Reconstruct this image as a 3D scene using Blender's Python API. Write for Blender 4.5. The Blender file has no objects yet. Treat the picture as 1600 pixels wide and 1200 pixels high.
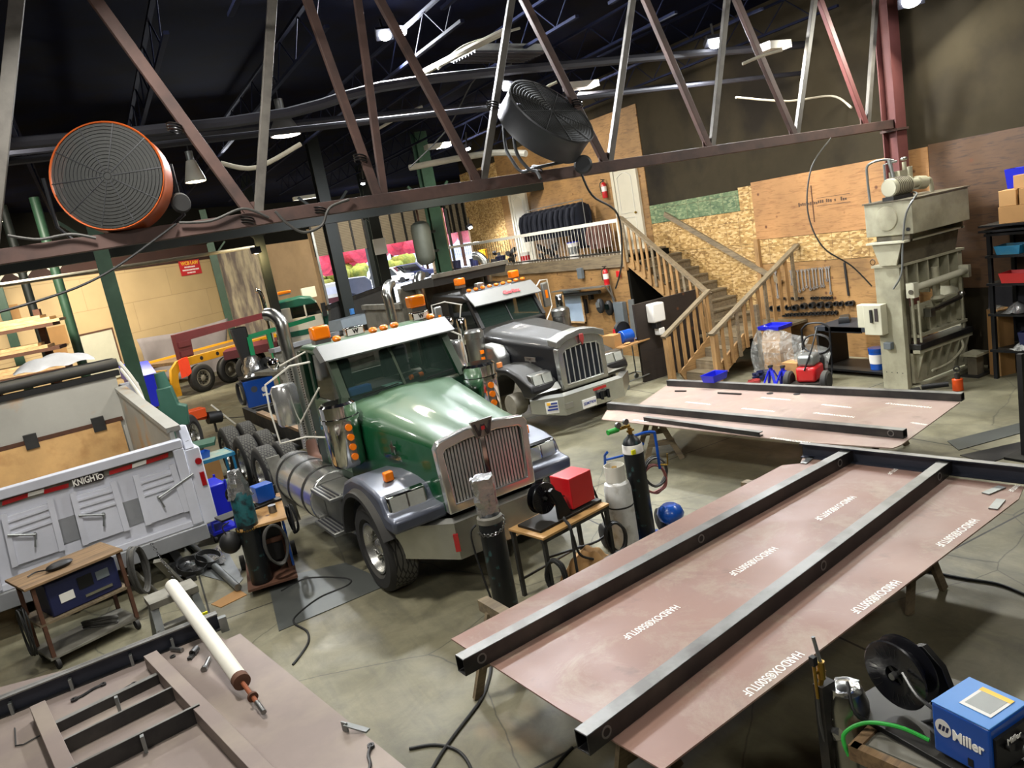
import bpy, bmesh, math, random
from mathutils import Vector as V, Matrix
from math import sin, cos, pi, radians as R
random.seed(7)
COL = bpy.context.scene.collection
SC = bpy.context.scene

# ---------------------------------------------------------------- camera
CH = 3.8
def _basis():
    down = V((1086, -5977, -1200)).normalized(); up = -down
    f = V((0, 0, -1)); fh = (f - up*f.dot(up)).normalized(); rt = fh.cross(up)
    a = R(26.9)
    X = rt*cos(a) + fh*sin(a); Y = -rt*sin(a) + fh*cos(a)
    return Matrix((X, Y, up))
B3 = _basis()
def ray(x, y): return B3 @ V((x-800, 600-y, -1200))
def at(x, y, z=0.0):
    r = ray(x, y); t = (z-CH)/r.z; return V((r.x*t, r.y*t, z))
def atx(x, y, X):
    r = ray(x, y); t = X/r.x; return V((X, r.y*t, CH+r.z*t))
def aty(x, y, Y):
    r = ray(x, y); t = Y/r.y; return V((r.x*t, Y, CH+r.z*t))
def dep(x, y, d):
    r = ray(x, y)/1200*d; return V((r.x, r.y, CH+r.z))
cam = bpy.data.cameras.new('camera'); cam.lens = 27; cam.sensor_width = 36; cam.clip_end = 400; cam.clip_start = .05
camo = bpy.data.objects.new('camera', cam); COL.objects.link(camo)
camo.matrix_world = Matrix.Translation((0, 0, CH)) @ B3.to_4x4()
SC.camera = camo

# ---------------------------------------------------------------- mesh builder
def cat(pts, sub=5, closed=False):
    P = [V(p) for p in pts]; n = len(P); out = []
    if n < 3: return P
    rng = n if closed else n-1
    for i in range(rng):
        if closed: a, b, c, d = P[(i-1) % n], P[i], P[(i+1) % n], P[(i+2) % n]
        else: a, b, c, d = P[max(i-1, 0)], P[i], P[i+1], P[min(i+2, n-1)]
        for k in range(sub):
            t = k/sub
            out.append(.5*((2*b)+(c-a)*t+(2*a-5*b+4*c-d)*t*t+(3*b-a-3*c+d)*t**3))
    if not closed: out.append(P[-1])
    return out
class MB:
    def __init__(s, M=None): s.v = []; s.f = []; s.M = M
    def add(s, vs, fs):
        n = len(s.v)
        s.v += [(s.M @ V(p)) if s.M else V(p) for p in vs]
        s.f += [tuple(i+n for i in f) for f in fs]
        return s
    def p8(s, P): return s.add(P, [(0,3,2,1),(4,5,6,7),(0,1,5,4),(1,2,6,5),(2,3,7,6),(3,0,4,7)])
    def box(s, x0, x1, y0, y1, z0, z1):
        return s.p8([(x0,y0,z0),(x1,y0,z0),(x1,y1,z0),(x0,y1,z0),(x0,y0,z1),(x1,y0,z1),(x1,y1,z1),(x0,y1,z1)])
    def cb(s, c, d): return s.box(c[0]-d[0]/2,c[0]+d[0]/2,c[1]-d[1]/2,c[1]+d[1]/2,c[2]-d[2]/2,c[2]+d[2]/2)
    def bar(s, p, q, w, h=None, up=(0,0,1)):
        p = V(p); q = V(q); h = h or w; d = (q-p).normalized(); u = V(up)
        if abs(d.dot(u)) > .97: u = V((1,0,0))
        sx = d.cross(u).normalized(); uz = sx.cross(d)
        o = [sx*(-w/2)+uz*(-h/2), sx*(w/2)+uz*(-h/2), sx*(w/2)+uz*(h/2), sx*(-w/2)+uz*(h/2)]
        return s.p8([p+a for a in o]+[q+a for a in o])
    def prism(s, poly, ax, a, b):
        def mk(u, w, t): return {'x':(t,u,w),'y':(u,t,w),'z':(u,w,t)}[ax]
        n = len(poly)
        return s.add([mk(u,w,a) for u,w in poly]+[mk(u,w,b) for u,w in poly],
                     [tuple(range(n)), tuple(range(n,2*n))]+[(i,(i+1)%n,n+(i+1)%n,n+i) for i in range(n)])
    def loft(s, secs, closed=True, cap=True, ring=False):
        n = len(secs[0]); vs = [p for q in secs for p in q]; fs = []
        m = len(secs)
        for k in range(m if ring else m-1):
            k2 = (k+1) % m
            for i in range(n if closed else n-1):
                j = (i+1) % n; fs.append((k*n+i, k*n+j, k2*n+j, k2*n+i))
        if cap and closed and not ring: fs += [tuple(range(n)), tuple((m-1)*n+i for i in range(n))]
        return s.add(vs, fs)
    def tube(s, pts, r, n=8, smooth=True, closed=False, sub=5, cap=True):
        P = cat(pts, sub, closed) if smooth else [V(p) for p in pts]
        secs = []; u = None; L = len(P)
        for i, p in enumerate(P):
            if closed: d = (P[(i+1) % L]-P[i-1])
            else: d = (P[min(i+1, L-1)]-P[max(i-1, 0)])
            if d.length < 1e-6: d = V((0,0,1))
            d.normalize()
            if u is None:
                u = d.cross(V((0,0,1)) if abs(d.z) < .9 else V((1,0,0))).normalized()
            else:
                u = (u - d*u.dot(d)); u = u.normalized() if u.length > 1e-5 else d.orthogonal().normalized()
            w = d.cross(u); rr = r[i*len(r)//L] if isinstance(r, (list, tuple)) else r
            secs.append([p+(u*cos(2*pi*k/n)+w*sin(2*pi*k/n))*rr for k in range(n)])
        return s.loft(secs, ring=closed, cap=cap)
    def cyl(s, p, q, r, r2=None, n=16):
        p = V(p); q = V(q); d = (q-p).normalized(); u = d.orthogonal().normalized(); w = d.cross(u)
        r2 = r if r2 is None else r2
        f = lambda c, rr: [c+(u*cos(2*pi*k/n)+w*sin(2*pi*k/n))*rr for k in range(n)]
        return s.loft([f(p, r), f(q, r2)])
    def lathe(s, prof, p=(0,0,0), ax=(0,0,1), n=24, ring=False, cap=True):
        p = V(p); d = V(ax).normalized(); u = d.orthogonal().normalized(); w = d.cross(u)
        return s.loft([[p+d*h+(u*cos(2*pi*k/n)+w*sin(2*pi*k/n))*max(r, 1e-4) for k in range(n)] for r, h in prof], ring=ring, cap=cap)
    def sph(s, c, r, sc=(1,1,1), n=12):
        m = max(n//2, 4)
        return s.loft([[V(c)+V((r*sc[0]*sin(pi*j/m)*cos(2*pi*k/n), r*sc[1]*sin(pi*j/m)*sin(2*pi*k/n), r*sc[2]*cos(pi*j/m))) for k in range(n)] for j in range(1, m)])
    def grid(s, fn, nu, nv):
        vs = [fn(i/nu, j/nv) for j in range(nv+1) for i in range(nu+1)]
        return s.add(vs, [(j*(nu+1)+i, j*(nu+1)+i+1, (j+1)*(nu+1)+i+1, (j+1)*(nu+1)+i) for j in range(nv) for i in range(nu)])
    def build(s, name, mat, parent=None, bev=0, thick=0, sub=0, ang=38, loc=None, kind=None, norm=True, label=None):
        me = bpy.data.meshes.new(name); me.from_pydata([tuple(p) for p in s.v], [], s.f); me.update()
        if norm:
            bm = bmesh.new(); bm.from_mesh(me); bmesh.ops.recalc_face_normals(bm, faces=bm.faces); bm.to_mesh(me); bm.free()
        me.polygons.foreach_set('use_smooth', [True]*len(me.polygons)); me.set_sharp_from_angle(angle=R(ang))
        o = bpy.data.objects.new(name, me); COL.objects.link(o)
        if mat: me.materials.append(mat)
        if parent: o.parent = parent
        if loc: o.location = loc
        if thick:
            m = o.modifiers.new('t', 'SOLIDIFY'); m.thickness = thick; m.offset = 0
        if bev:
            m = o.modifiers.new('b', 'BEVEL'); m.width = bev; m.segments = 2; m.limit_method = 'ANGLE'; m.angle_limit = R(40)
        if sub:
            m = o.modifiers.new('s', 'SUBSURF'); m.levels = m.render_levels = sub
        if kind: o['kind'] = kind
        if label: o['label'] = label
        return o
def tag(o, label, catg, group=None, kind=None):
    o['label'] = label; o['category'] = catg
    if group: o['group'] = group
    if kind: o['kind'] = kind
    return o
def thing(name, label, catg, loc=(0,0,0), rz=0, group=None):
    o = bpy.data.objects.new(name, None); COL.objects.link(o); o.empty_display_size = .2
    o.location = loc; o.rotation_euler = (0, 0, rz)
    return tag(o, label, catg, group)
def struct(o): o['kind'] = 'structure'; return o
def copytree(o, label=None, loc=None, rot=None, parent=None):
    c = o.copy(); COL.objects.link(c)
    if parent: c.parent = parent
    else:
        if label: c['label'] = label
        if loc is not None: c.location = loc
        if rot is not None: c.rotation_euler = rot
    for ch in [k for k in bpy.data.objects if k.parent == o]: copytree(ch, parent=c)
    return c
KIDS = {}
def text(s, mat, parent, M, size=.1, name='lettering', wide=None, ext=.0015, bold=0, sp=1):
    cu = bpy.data.curves.new('t', 'FONT'); cu.body = s; cu.size = size; cu.extrude = ext; cu.align_x = 'CENTER'; cu.align_y = 'CENTER'
    cu.offset = bold; cu.space_character = sp; cu.resolution_u = 3
    t = bpy.data.objects.new('t', cu); COL.objects.link(t)
    bpy.context.view_layer.update()
    me = bpy.data.meshes.new_from_object(t.evaluated_get(bpy.context.evaluated_depsgraph_get()))
    bpy.data.objects.remove(t); bpy.data.curves.remove(cu)
    if wide:
        xs = [v.co.x for v in me.vertices]; k = wide/(max(xs)-min(xs))
        for v in me.vertices: v.co.x *= k
    me.transform(M); me.materials.clear(); me.materials.append(mat); me.name = name
    o = bpy.data.objects.new(name, me); COL.objects.link(o)
    if parent: o.parent = parent
    return o
def frame(o, x, y):   # matrix from origin, x dir, y(up) dir
    x = V(x).normalized(); y = V(y); z = x.cross(y).normalized(); y = z.cross(x)
    return Matrix.Translation(V(o)) @ Matrix((x, y, z)).transposed().to_4x4()
def rotm(loc=(0,0,0), rz=0, rx=0, ry=0):
    return Matrix.Translation(V(loc)) @ Matrix.Rotation(rz,4,'Z') @ Matrix.Rotation(ry,4,'Y') @ Matrix.Rotation(rx,4,'X')

# ---------------------------------------------------------------- materials
def lin(h):
    if isinstance(h, str):
        h = h.lstrip('#'); c = [int(h[i:i+2], 16)/255 for i in (0, 2, 4)]
        return tuple((v/12.92 if v <= .04045 else ((v+.055)/1.055)**2.4) for v in c)+(1,)
    return tuple(h)+(1,)
class N:
    def __init__(s, name):
        s.m = bpy.data.materials.new(name); s.m.use_nodes = True; s.t = s.m.node_tree
        s.b = s.t.nodes['Principled BSDF']; s.out = s.t.nodes['Material Output']; s.tc = None
    def n(s, typ, **kw):
        x = s.t.nodes.new(typ)
        for k, v in kw.items():
            if k.startswith('i_'): x.inputs[k[2:].replace('_', ' ')].default_value = v
            else: setattr(x, k, v)
        return x
    def l(s, a, b): s.t.links.new(a, b)
    def co(s, scale=(1,1,1), rot=(0,0,0), src='Object'):
        if not s.tc: s.tc = s.n('ShaderNodeTexCoord')
        mp = s.n('ShaderNodeMapping'); mp.inputs['Scale'].default_value = scale; mp.inputs['Rotation'].default_value = rot
        s.l(s.tc.outputs[src], mp.inputs['Vector']); return mp.outputs['Vector']
    def noise(s, sc, co=None, det=4, rough=.55, dist=0):
        x = s.n('ShaderNodeTexNoise'); x.inputs['Scale'].default_value = sc; x.inputs['Detail'].default_value = det
        x.inputs['Roughness'].default_value = rough; x.inputs['Distortion'].default_value = dist
        s.l(co or s.co(), x.inputs['Vector']); return x.outputs['Fac']
    def ramp(s, f, pts):
        x = s.n('ShaderNodeValToRGB'); e = x.color_ramp.elements
        while len(e) < len(pts): e.new(.5)
        for k, (p, c) in zip(e, pts): k.position = p; k.color = lin(c) if not isinstance(c, (int, float)) else (c, c, c, 1)
        s.l(f, x.inputs['Fac']); return x.outputs['Color']
    def mix(s, f, a, b, mode='MIX'):
        x = s.n('ShaderNodeMix', data_type='RGBA', blend_type=mode)
        for sock, v in ((x.inputs[0], f), (x.inputs[6], a), (x.inputs[7], b)):
            if hasattr(v, 'links') or hasattr(v, 'is_linked'): s.l(v, sock)
            elif isinstance(v, (int, float)): sock.default_value = v if sock == x.inputs[0] else (v, v, v, 1)
            else: sock.default_value = lin(v)
        return x.outputs[2]
    def bump(s, h, st=.2, d=.01):
        x = s.n('ShaderNodeBump'); x.inputs['Strength'].default_value = st; x.inputs['Distance'].default_value = d
        s.l(h, x.inputs['Height']); s.l(x.outputs['Normal'], s.b.inputs['Normal'])
    def set(s, **kw):
        for k, v in kw.items():
            k = k.replace('_', ' ')
            if hasattr(v, 'is_linked'): s.l(v, s.b.inputs[k])
            else: s.b.inputs[k].default_value = v
        return s
def mat(name, col, rough=.5, metal=0, var=.15, vs=4, col2=None, mix=(.45,.65), bump=0, bs=60, coat=0, dust=0, dustc='#8f8a78', stretch=(1,1,1), det=5):
    n = N(name)
    co = n.co(stretch)
    f = n.noise(vs, co, det)
    c = n.mix(n.ramp(f, [(mix[0], 0.), (mix[1], 1.)]), col, col2) if col2 else None
    if c is None: c = n.ramp(n.noise(vs*1.3, co, 1), [(0, col), (1, col)])
    if var:
        v = n.ramp(n.noise(vs*.7, co, 6, .65), [(.3, 1-var), (.7, min(1+var*.4, 1.))])
        c = n.mix(1., c, v, 'MULTIPLY')
    rv = None
    if dust:
        g = n.n('ShaderNodeNewGeometry'); sx = n.n('ShaderNodeSeparateXYZ'); n.l(g.outputs['Normal'], sx.inputs[0])
        up = n.n('ShaderNodeMapRange'); up.inputs['From Min'].default_value = .25; up.inputs['From Max'].default_value = .95
        up.inputs['To Max'].default_value = dust; n.l(sx.outputs['Z'], up.inputs['Value'])
        nz = n.ramp(n.noise(2.2, None, 6, .6), [(.3, .55), (.7, 1.)])
        mm = n.mix(1., up.outputs[0], nz, 'MULTIPLY')
        c = n.mix(mm, c, dustc)
        rr = n.n('ShaderNodeMapRange'); rr.inputs['To Min'].default_value = rough; rr.inputs['To Max'].default_value = .85
        n.l(mm, rr.inputs['Value']); rv = rr.outputs[0]
    n.set(Base_Color=c, Metallic=metal, Roughness=rv if rv is not None else rough)
    if coat: n.set(Coat_Weight=coat, Coat_Roughness=.08)
    if bump: n.bump(n.noise(bs, co, 3), bump)
    return n.m
def emis(name, col, st):
    n = N(name); n.set(Base_Color=lin(col), Emission_Color=lin(col), Emission_Strength=st); return n.m
def glass(name, col='#1c2620', alpha=.5, rough=.05):
    n = N(name); n.set(Base_Color=lin(col), Roughness=rough, Alpha=alpha, Specular_IOR_Level=.8); return n.m
def m_osb(name, tint=('#b08d52', '#866536', '#d2b27c')):
    n = N(name)
    v = n.n('ShaderNodeTexVoronoi'); v.inputs['Scale'].default_value = 19; v.inputs['Randomness'].default_value = 1
    cc = n.mix(.25, n.co((1,1,1)), n.n('ShaderNodeTexNoise', ).outputs['Color'])
    n.l(n.co((.9,.6,1.5), (.5,.3,.4)), v.inputs['Vector'])
    hs = n.n('ShaderNodeSeparateColor'); n.l(v.outputs['Color'], hs.inputs[0])
    c = n.ramp(hs.outputs[0], [(0, tint[1]), (.5, tint[0]), (1, tint[2])])
    c = n.mix(1., c, n.ramp(n.noise(1.2, None, 4), [(.3, .72), (.7, 1.)]), 'MULTIPLY')
    # pencilled stud lines every 16 inches
    bk = n.n('ShaderNodeTexBrick'); bk.offset = 0; bk.inputs['Scale'].default_value = 1; bk.inputs['Brick Width'].default_value = .42; bk.inputs['Row Height'].default_value = .61; bk.inputs['Mortar Size'].default_value = .005
    bk.inputs['Color1'].default_value = bk.inputs['Color2'].default_value = (0,0,0,1); bk.inputs['Mortar'].default_value = (1,1,1,1)
    sp = n.n('ShaderNodeSeparateXYZ'); n.l(n.co(), sp.inputs[0]); cx = n.n('ShaderNodeCombineXYZ'); n.l(sp.outputs['Y'], cx.inputs[0]); n.l(sp.outputs['Z'], cx.inputs[1]); n.l(cx.outputs[0], bk.inputs['Vector'])
    c = n.mix(n.mix(1., bk.outputs['Color'], .7, 'MULTIPLY'), c, '#4a3216')
    n.set(Base_Color=c, Roughness=.7); n.bump(hs.outputs[1], .15); return n.m
def m_ply(name, a='#b27f45', b='#8a5a2c', hz=True, dirt=.35):
    n = N(name)
    co = n.co((1,1,9) if hz else (9,9,1))
    f = n.noise(2.2, co, 6, .6, 1.2)
    c = n.ramp(f, [(.3, b), (.5, a), (.72, a)])
    v = n.n('ShaderNodeTexVoronoi'); v.inputs['Scale'].default_value = 2.6; n.l(n.co(), v.inputs['Vector'])
    k = n.ramp(v.outputs['Distance'], [(.05, 1.), (.12, 0.)])
    c = n.mix(k, c, '#5c3518')
    c = n.mix(1., c, n.ramp(n.noise(1.1, None, 5), [(.3, 1-dirt), (.7, 1.)]), 'MULTIPLY')
    n.set(Base_Color=c, Roughness=.65); return n.m
def m_floor():
    n = N('concrete_floor')
    c = n.ramp(n.noise(.35, None, 8, .62), [(.3, '#55523f'), (.5, '#757059'), (.68, '#8b866e')])
    c = n.mix(1., c, n.ramp(n.noise(2.6, None, 9, .7, .6), [(.3, .62), (.62, 1.)]), 'MULTIPLY')
    c = n.mix(n.ramp(n.noise(.9, n.co((1,1,1), (0,0,.7)), 6, .6), [(.6, 0.), (.72, .75)]), c, '#3d3a30')
    c = n.mix(n.ramp(n.noise(.5, n.co((1.3,.8,1), (0,0,2.1)), 4), [(.63, 0.), (.75, .45)]), c, '#97683c')
    # swept tyre streaks running along the bays
    c = n.mix(n.ramp(n.noise(1.5, n.co((2.2,.25,1), (0,0,-.1)), 7, .7), [(.5, 0.), (.68, .45)]), c, '#46443a')
    # slab joints
    x = n.n('ShaderNodeTexBrick'); x.offset = 0; x.inputs['Scale'].default_value = 1
    x.inputs['Brick Width'].default_value = 4.6; x.inputs['Row Height'].default_value = 4.6; x.inputs['Mortar Size'].default_value = .012
    x.inputs['Color1'].default_value = x.inputs['Color2'].default_value = (0,0,0,1); x.inputs['Mortar'].default_value = (1,1,1,1)
    n.l(n.co((1,1,1), (0,0,.03)), x.inputs['Vector'])
    c = n.mix(x.outputs['Color'], c, '#26251f')
    # hairline cracks
    w = n.n('ShaderNodeTexVoronoi', feature='DISTANCE_TO_EDGE'); w.inputs['Scale'].default_value = .45
    wv = n.n('ShaderNodeTexNoise'); wv.inputs['Scale'].default_value = 1.5; wv.inputs['Detail'].default_value = 6
    n.l(n.co(), wv.inputs['Vector'])
    n.l(n.mix(.12, n.co(), wv.outputs['Color']), w.inputs['Vector'])
    c = n.mix(n.ramp(w.outputs['Distance'], [(.0, .7), (.004, 0.)]), c, '#2b2a24')
    n.set(Base_Color=c, Roughness=n.ramp(n.noise(1.3, None, 5), [(.3, .38), (.7, .75)]))
    n.bump(n.noise(30, None, 5), .08); return n.m
def m_hardox(name, a='#8e6e60', b='#806357', spots='#5e4c44'):
    n = N(name)
    c = n.mix(n.ramp(n.noise(.8, None, 5), [(.35, 0.), (.65, 1.)]), a, b)
    c = n.mix(n.ramp(n.noise(1.7, None, 9, .75, .5), [(.5, 0.), (.68, .6)]), c, '#a0937f')
    c = n.mix(n.ramp(n.noise(3.1, n.co((1,1,1), (0,0,.6)), 6, .6), [(.6, 0.), (.72, .5)]), c, spots)
    n.set(Base_Color=c, Roughness=n.ramp(n.noise(2, None, 4), [(.3, .42), (.7, .62)])); return n.m
def m_wood(name, a='#a58050', b='#7d5c34', along='z', rough=.7):
    n = N(name); s = {'x': (.6,9,9), 'y': (9,.6,9), 'z': (9,9,.6)}[along]
    c = n.ramp(n.noise(2.2, n.co(s), 7, .65, .8), [(.3, b), (.6, a)])
    c = n.mix(1., c, n.ramp(n.noise(1.8, None, 5), [(.3, .68), (.7, 1.)]), 'MULTIPLY')
    n.set(Base_Color=c, Roughness=rough); return n.m
def m_wrap(name, alpha=.45):
    n = N(name); f = n.noise(7, None, 6, .6, 1.5)
    n.set(Base_Color=n.ramp(f, [(.35, '#7d7d78'), (.65, '#b9b9b2')]), Roughness=.18, Alpha=n.ramp(f, [(.35, alpha*.6), (.65, min(1, alpha*1.6))]))
    n.bump(f, .9, .03); return n.m
def m_ribs(name, col, sc, axis='z', rough=.6, metal=.3):
    n = N(name); w = n.n('ShaderNodeTexWave', bands_direction=axis.upper()); w.inputs['Scale'].default_value = sc
    n.l(n.co(), w.inputs['Vector']); c = n.mix(1., col, n.ramp(w.outputs['Fac'], [(0, .55), (1, 1.)]), 'MULTIPLY')
    n.set(Base_Color=c, Roughness=rough, Metallic=metal); n.bump(w.outputs['Fac'], .5, .02); return n.m
def m_tread(name='tyre_tread'):
    n = N(name)
    v = n.n('ShaderNodeTexBrick'); v.inputs['Scale'].default_value = 1; v.inputs['Brick Width'].default_value = .05; v.inputs['Row Height'].default_value = .05; v.inputs['Mortar Size'].default_value = .006
    v.inputs['Color1'].default_value = v.inputs['Color2'].default_value = lin('#514f48'); v.inputs['Mortar'].default_value = lin('#1c1b19')
    n.l(n.co((1,1,1), (0,0,.78)), v.inputs['Vector'])
    n.set(Base_Color=n.mix(1., v.outputs['Color'], n.ramp(n.noise(6), [(.3, .7), (.7, 1.)]), 'MULTIPLY'), Roughness=.85); n.bump(v.outputs['Fac'], -.6, .01); return n.m

m = {}
def defm(k, *a, **kw): m[k] = mat(k, *a, **kw)
defm('chrome', '#d0d0cc', .09, 1, .12, 3)
defm('chrome_dull', '#a8a8a2', .28, 1, .25, 5)
defm('alu', '#9b9c98', .36, .85, .25, 5, dust=.3)
defm('bumper_steel', '#bdbeba', .27, .9, .25, 4, dust=.35)
defm('green', '#0f4327', .25, 0, .2, 2.5, coat=.4, dust=.42, dustc='#687a5c')
defm('green_dk', '#0d2c1c', .35, 0, .2, 3, dust=.4)
defm('slate', '#565b69', .3, .35, .2, 3, coat=.4, dust=.28, dustc='#8b8c88')
defm('black_gloss', '#0c0d10', .35, 0, .2, 3, coat=.2, dust=.6, dustc='#413f37')
defm('black', '#131313', .55, 0, .25, 6)
defm('black_metal', '#17181b', .4, .4, .25, 6, dust=.12)
defm('frame_black', '#1a1a19', .6, .2, .35, 5, col2='#37322a')
defm('rubber', '#1f1e1d', .8, 0, .35, 6, dust=.3, dustc='#6d695c')
m['tread'] = m_tread()
defm('rim', '#cbcac4', .25, .9, .25, 8)
defm('rim_dirty', '#8b8678', .6, .3, .35, 6)
defm('amber', '#f07a0c', .25, 0, .1, 5, coat=.5)
defm('red_lens', '#a31218', .25, 0, .1, 5, coat=.5)
defm('lens', '#b9bab0', .12, .3, .2, 8, coat=.6)
defm('dump_white', '#cfd1da', .4, 0, .16, 2.2, dust=.25, dustc='#9b9a92')
defm('dump_grey', '#8d8f92', .5, .1, .25, 3, dust=.35)
defm('dump_in', '#aeaca2', .55, .1, .2, 1.1, col2='#c09562', mix=(.54,.68), dust=.2)
defm('dump_dark', '#3e3d3a', .6, .2, .3, 2, dust=.4)
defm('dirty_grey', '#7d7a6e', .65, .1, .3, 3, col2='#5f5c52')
defm('plank_in', '#cfa468', .7, 0, .25, 3, col2='#a87a44', mix=(.5,.8))
defm('mill', '#3f3f40', .38, .75, .35, 2.5, col2='#5a5855', mix=(.4,.75), stretch=(1,1,1))
defm('mill_top', '#858480', .5, .55, .3, 3, col2='#676560')
defm('channel', '#3b3f4a', .42, .6, .25, 2)
defm('plate_left', '#80736c', .5, .3, .2, 1.5, col2='#8c8074')
defm('truss', '#523c35', .7, .05, .3, 3, col2='#40302b')
defm('truss_red', '#6b3d3a', .6, .1, .3, 3)
defm('truss_pale', '#5f5b54', .6, .2, .3, 4, col2='#4f4a45')
defm('roof_dark', '#0a0e22', 1, 0, .5, 1.2, col2='#100e14')  # blue haze under the roof is painted in as a navy base
defm('joist', '#1b1f33', .8, .1, .4, 3)  # bluish colour stands in for the haze among the joists
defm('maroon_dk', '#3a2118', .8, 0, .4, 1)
defm('pipe_pale', '#b0aa98', .5, .1, .3, 3)
defm('pipe_dark', '#23232b', .6, .1, .3, 3)
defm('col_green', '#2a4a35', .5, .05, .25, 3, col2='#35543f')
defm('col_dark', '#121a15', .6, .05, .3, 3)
defm('beige_wall', '#c0a06c', .75, 0, .15, .7)
defm('beige_dk', '#a98c66', .75, 0, .3, .9)
defm('stained', '#c9b999', .8, 0, .3, .8, col2='#80736a', mix=(.42,.6), stretch=(3,3,.8), det=8)
defm('wall_grey', '#3d372b', .85, 0, .35, .6, col2='#2b2722')
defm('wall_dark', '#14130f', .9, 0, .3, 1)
m['floor'] = m_floor()
m['osb'] = m_osb('osb'); m['osb_green'] = m_osb('osb_green', ('#5f7350', '#4a6044', '#84906a'))
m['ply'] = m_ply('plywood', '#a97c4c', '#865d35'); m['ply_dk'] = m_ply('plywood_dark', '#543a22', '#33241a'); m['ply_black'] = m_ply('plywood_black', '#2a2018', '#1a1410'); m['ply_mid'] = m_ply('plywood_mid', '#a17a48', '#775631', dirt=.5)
m['hardox'] = m_hardox('primed_plate'); m['hardox2'] = m_hardox('primed_plate_b', '#937c70', '#87756c')
m['lumber'] = m_wood('lumber'); m['lumber_x'] = m_wood('lumber_x', along='x'); m['lumber_y'] = m_wood('lumber_y', along='y')
m['lumber_gr'] = m_wood('lumber_grey', '#85755a', '#5e5242', 'y'); m['lumber_grx'] = m_wood('lumber_grey_x', '#7a6b50', '#564b3a', 'x')
m['pale_wood'] = m_wood('pale_wood', '#d3b183', '#b48d5a', 'x'); m['tread_wood'] = m_wood('tread_wood', '#77694f', '#574c3a', 'y')
m['shelf_wood'] = m_wood('shelf_wood', '#8b6f4d', '#5c4833', 'x'); m['bench_ply'] = m_ply('bench_plywood', '#b98f56', '#94693a')
defm('white_paint', '#d6d3c6', .45, 0, .15, 2, dust=.2)
defm('white_door', '#c4bda8', .5, 0, .15, 1.5)
defm('white_plastic', '#dad7cf', .35, 0, .08, 3)
defm('blue', '#0f49a0', .3, 0, .12, 3, coat=.3)
defm('blue_deep', '#1420b4', .35, 0, .1, 4)
defm('blue_navy', '#141c45', .5, 0, .2, 3)
defm('blue_black', '#141c26', .5, 0, .2, 3)
defm('blue_light', '#3f7fc4', .4, 0, .15, 3)
defm('teal_paint', '#1b6d92', .4, 0, .3, 4, col2='#4f7f86', mix=(.5,.7))
defm('teal_top', '#7f9c93', .5, .1, .3, 4, col2='#a5a58f')
defm('red', '#b5161c', .35, 0, .1, 3, coat=.3)
defm('red_dirty', '#8a2622', .6, 0, .3, 4)
defm('yellow', '#cf9413', .5, 0, .25, 2, dust=.2)
defm('yellow_pale', '#c9a04a', .6, 0, .25, 2)
defm('maroon', '#5a1d24', .6, 0, .3, 3)
defm('orange', '#a04818', .4, .1, .25, 3)
defm('orange_bright', '#ff4a22', .8, 0, .1, 3)
defm('orange_jack', '#d04a10', .4, 0, .15, 3)
defm('teal_green', '#3e6f5f', .45, .1, .2, 3, dust=.2)
defm('bright_green', '#169a62', .4, 0, .15, 3)
defm('hose_green', '#2f9e3c', .4, 0, .1, 3)
defm('cream', '#a9a58c', .5, .05, .25, 2.2, col2='#8e8a74', dust=.2)
defm('cream_dk', '#6e6653', .6, .05, .35, 3, col2='#4f493c')
defm('cream_lt', '#c0bda6', .45, .05, .12, 3)
defm('tarp', '#8a8280', .7, 0, .2, 1.5)
defm('cyl_black', '#15181a', .4, .1, .3, 9, col2='#2d4a4a', mix=(.6,.66))
defm('cyl_teal', '#1f5f63', .5, .1, .5, 12, col2='#16272c')
defm('prop_white', '#cfcfca', .45, 0, .25, 7, col2='#a8a396', mix=(.55,.7))
defm('brass', '#a5843c', .3, .9, .2, 9)
defm('steel', '#8b8b89', .35, .9, .25, 6)
defm('steel_dk', '#4a4a49', .45, .8, .3, 6)
defm('galv', '#8e918f', .45, .7, .25, 5)
defm('rust', '#8a4a28', .7, .2, .3, 9)
defm('rust_dk', '#5a3a28', .8, .1, .3, 9)
defm('cardboard', '#a37a48', .8, 0, .15, 3)
defm('cardboard_lt', '#b88d58', .8, 0, .12, 3)
defm('paper', '#d8d6cf', .7, 0, .05, 3)
defm('yellow_label', '#d9d413', .5, 0, 0, 3)
defm('navy_cloth', '#0d1220', .9, 0, .3, 8)
defm('pink_cloth', '#7d5a50', .9, 0, .3, 8)
defm('grey_paint', '#6b7377', .5, .2, .2, 3)
defm('fan_grey', '#37393c', .5, .4, .25, 4, dust=.35, dustc='#77776c')
defm('cable', '#191918', .6, 0, .2, 8)
defm('cable_grey', '#3e3d3a', .6, 0, .25, 8, dust=.2)
defm('cable_pink', '#9b5a52', .6, 0, .2, 8)
defm('red_letter', '#c3343a', .5, 0, 0, 3); defm('white_letter', '#f1efe6', .6, 0, .05, 9)
defm('sign_red', '#c02a2c', .5, 0, 0, 3); defm('yellow_letter', '#f0b73a', .5, 0, 0, 3)
defm('ink', '#2b2220', .7, 0, 0, 3); defm('ink_blue', '#20307a', .6, 0, 0, 3)
defm('dash', '#23231f', .8, 0, .2, 3); defm('leather', '#2b2c2b', .7, 0, .2, 3)
defm('plate_floor', '#5f625e', .45, .5, .3, 1.5)
for k in ('roof_dark', 'wall_grey', 'wall_dark', 'joist'): m[k].node_tree.nodes['Principled BSDF'].inputs['Specular IOR Level'].default_value = .05
defm('slat_steel', '#c4c5c1', .42, .6, .15, 5)
defm('chrome_b', '#dcdcd8', .2, .85, .1, 3)
defm('fan_mesh', '#1d1e1b', .8, .0, .3, 6); m['fan_mesh'].node_tree.nodes['Principled BSDF'].inputs['Alpha'].default_value = .75
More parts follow.
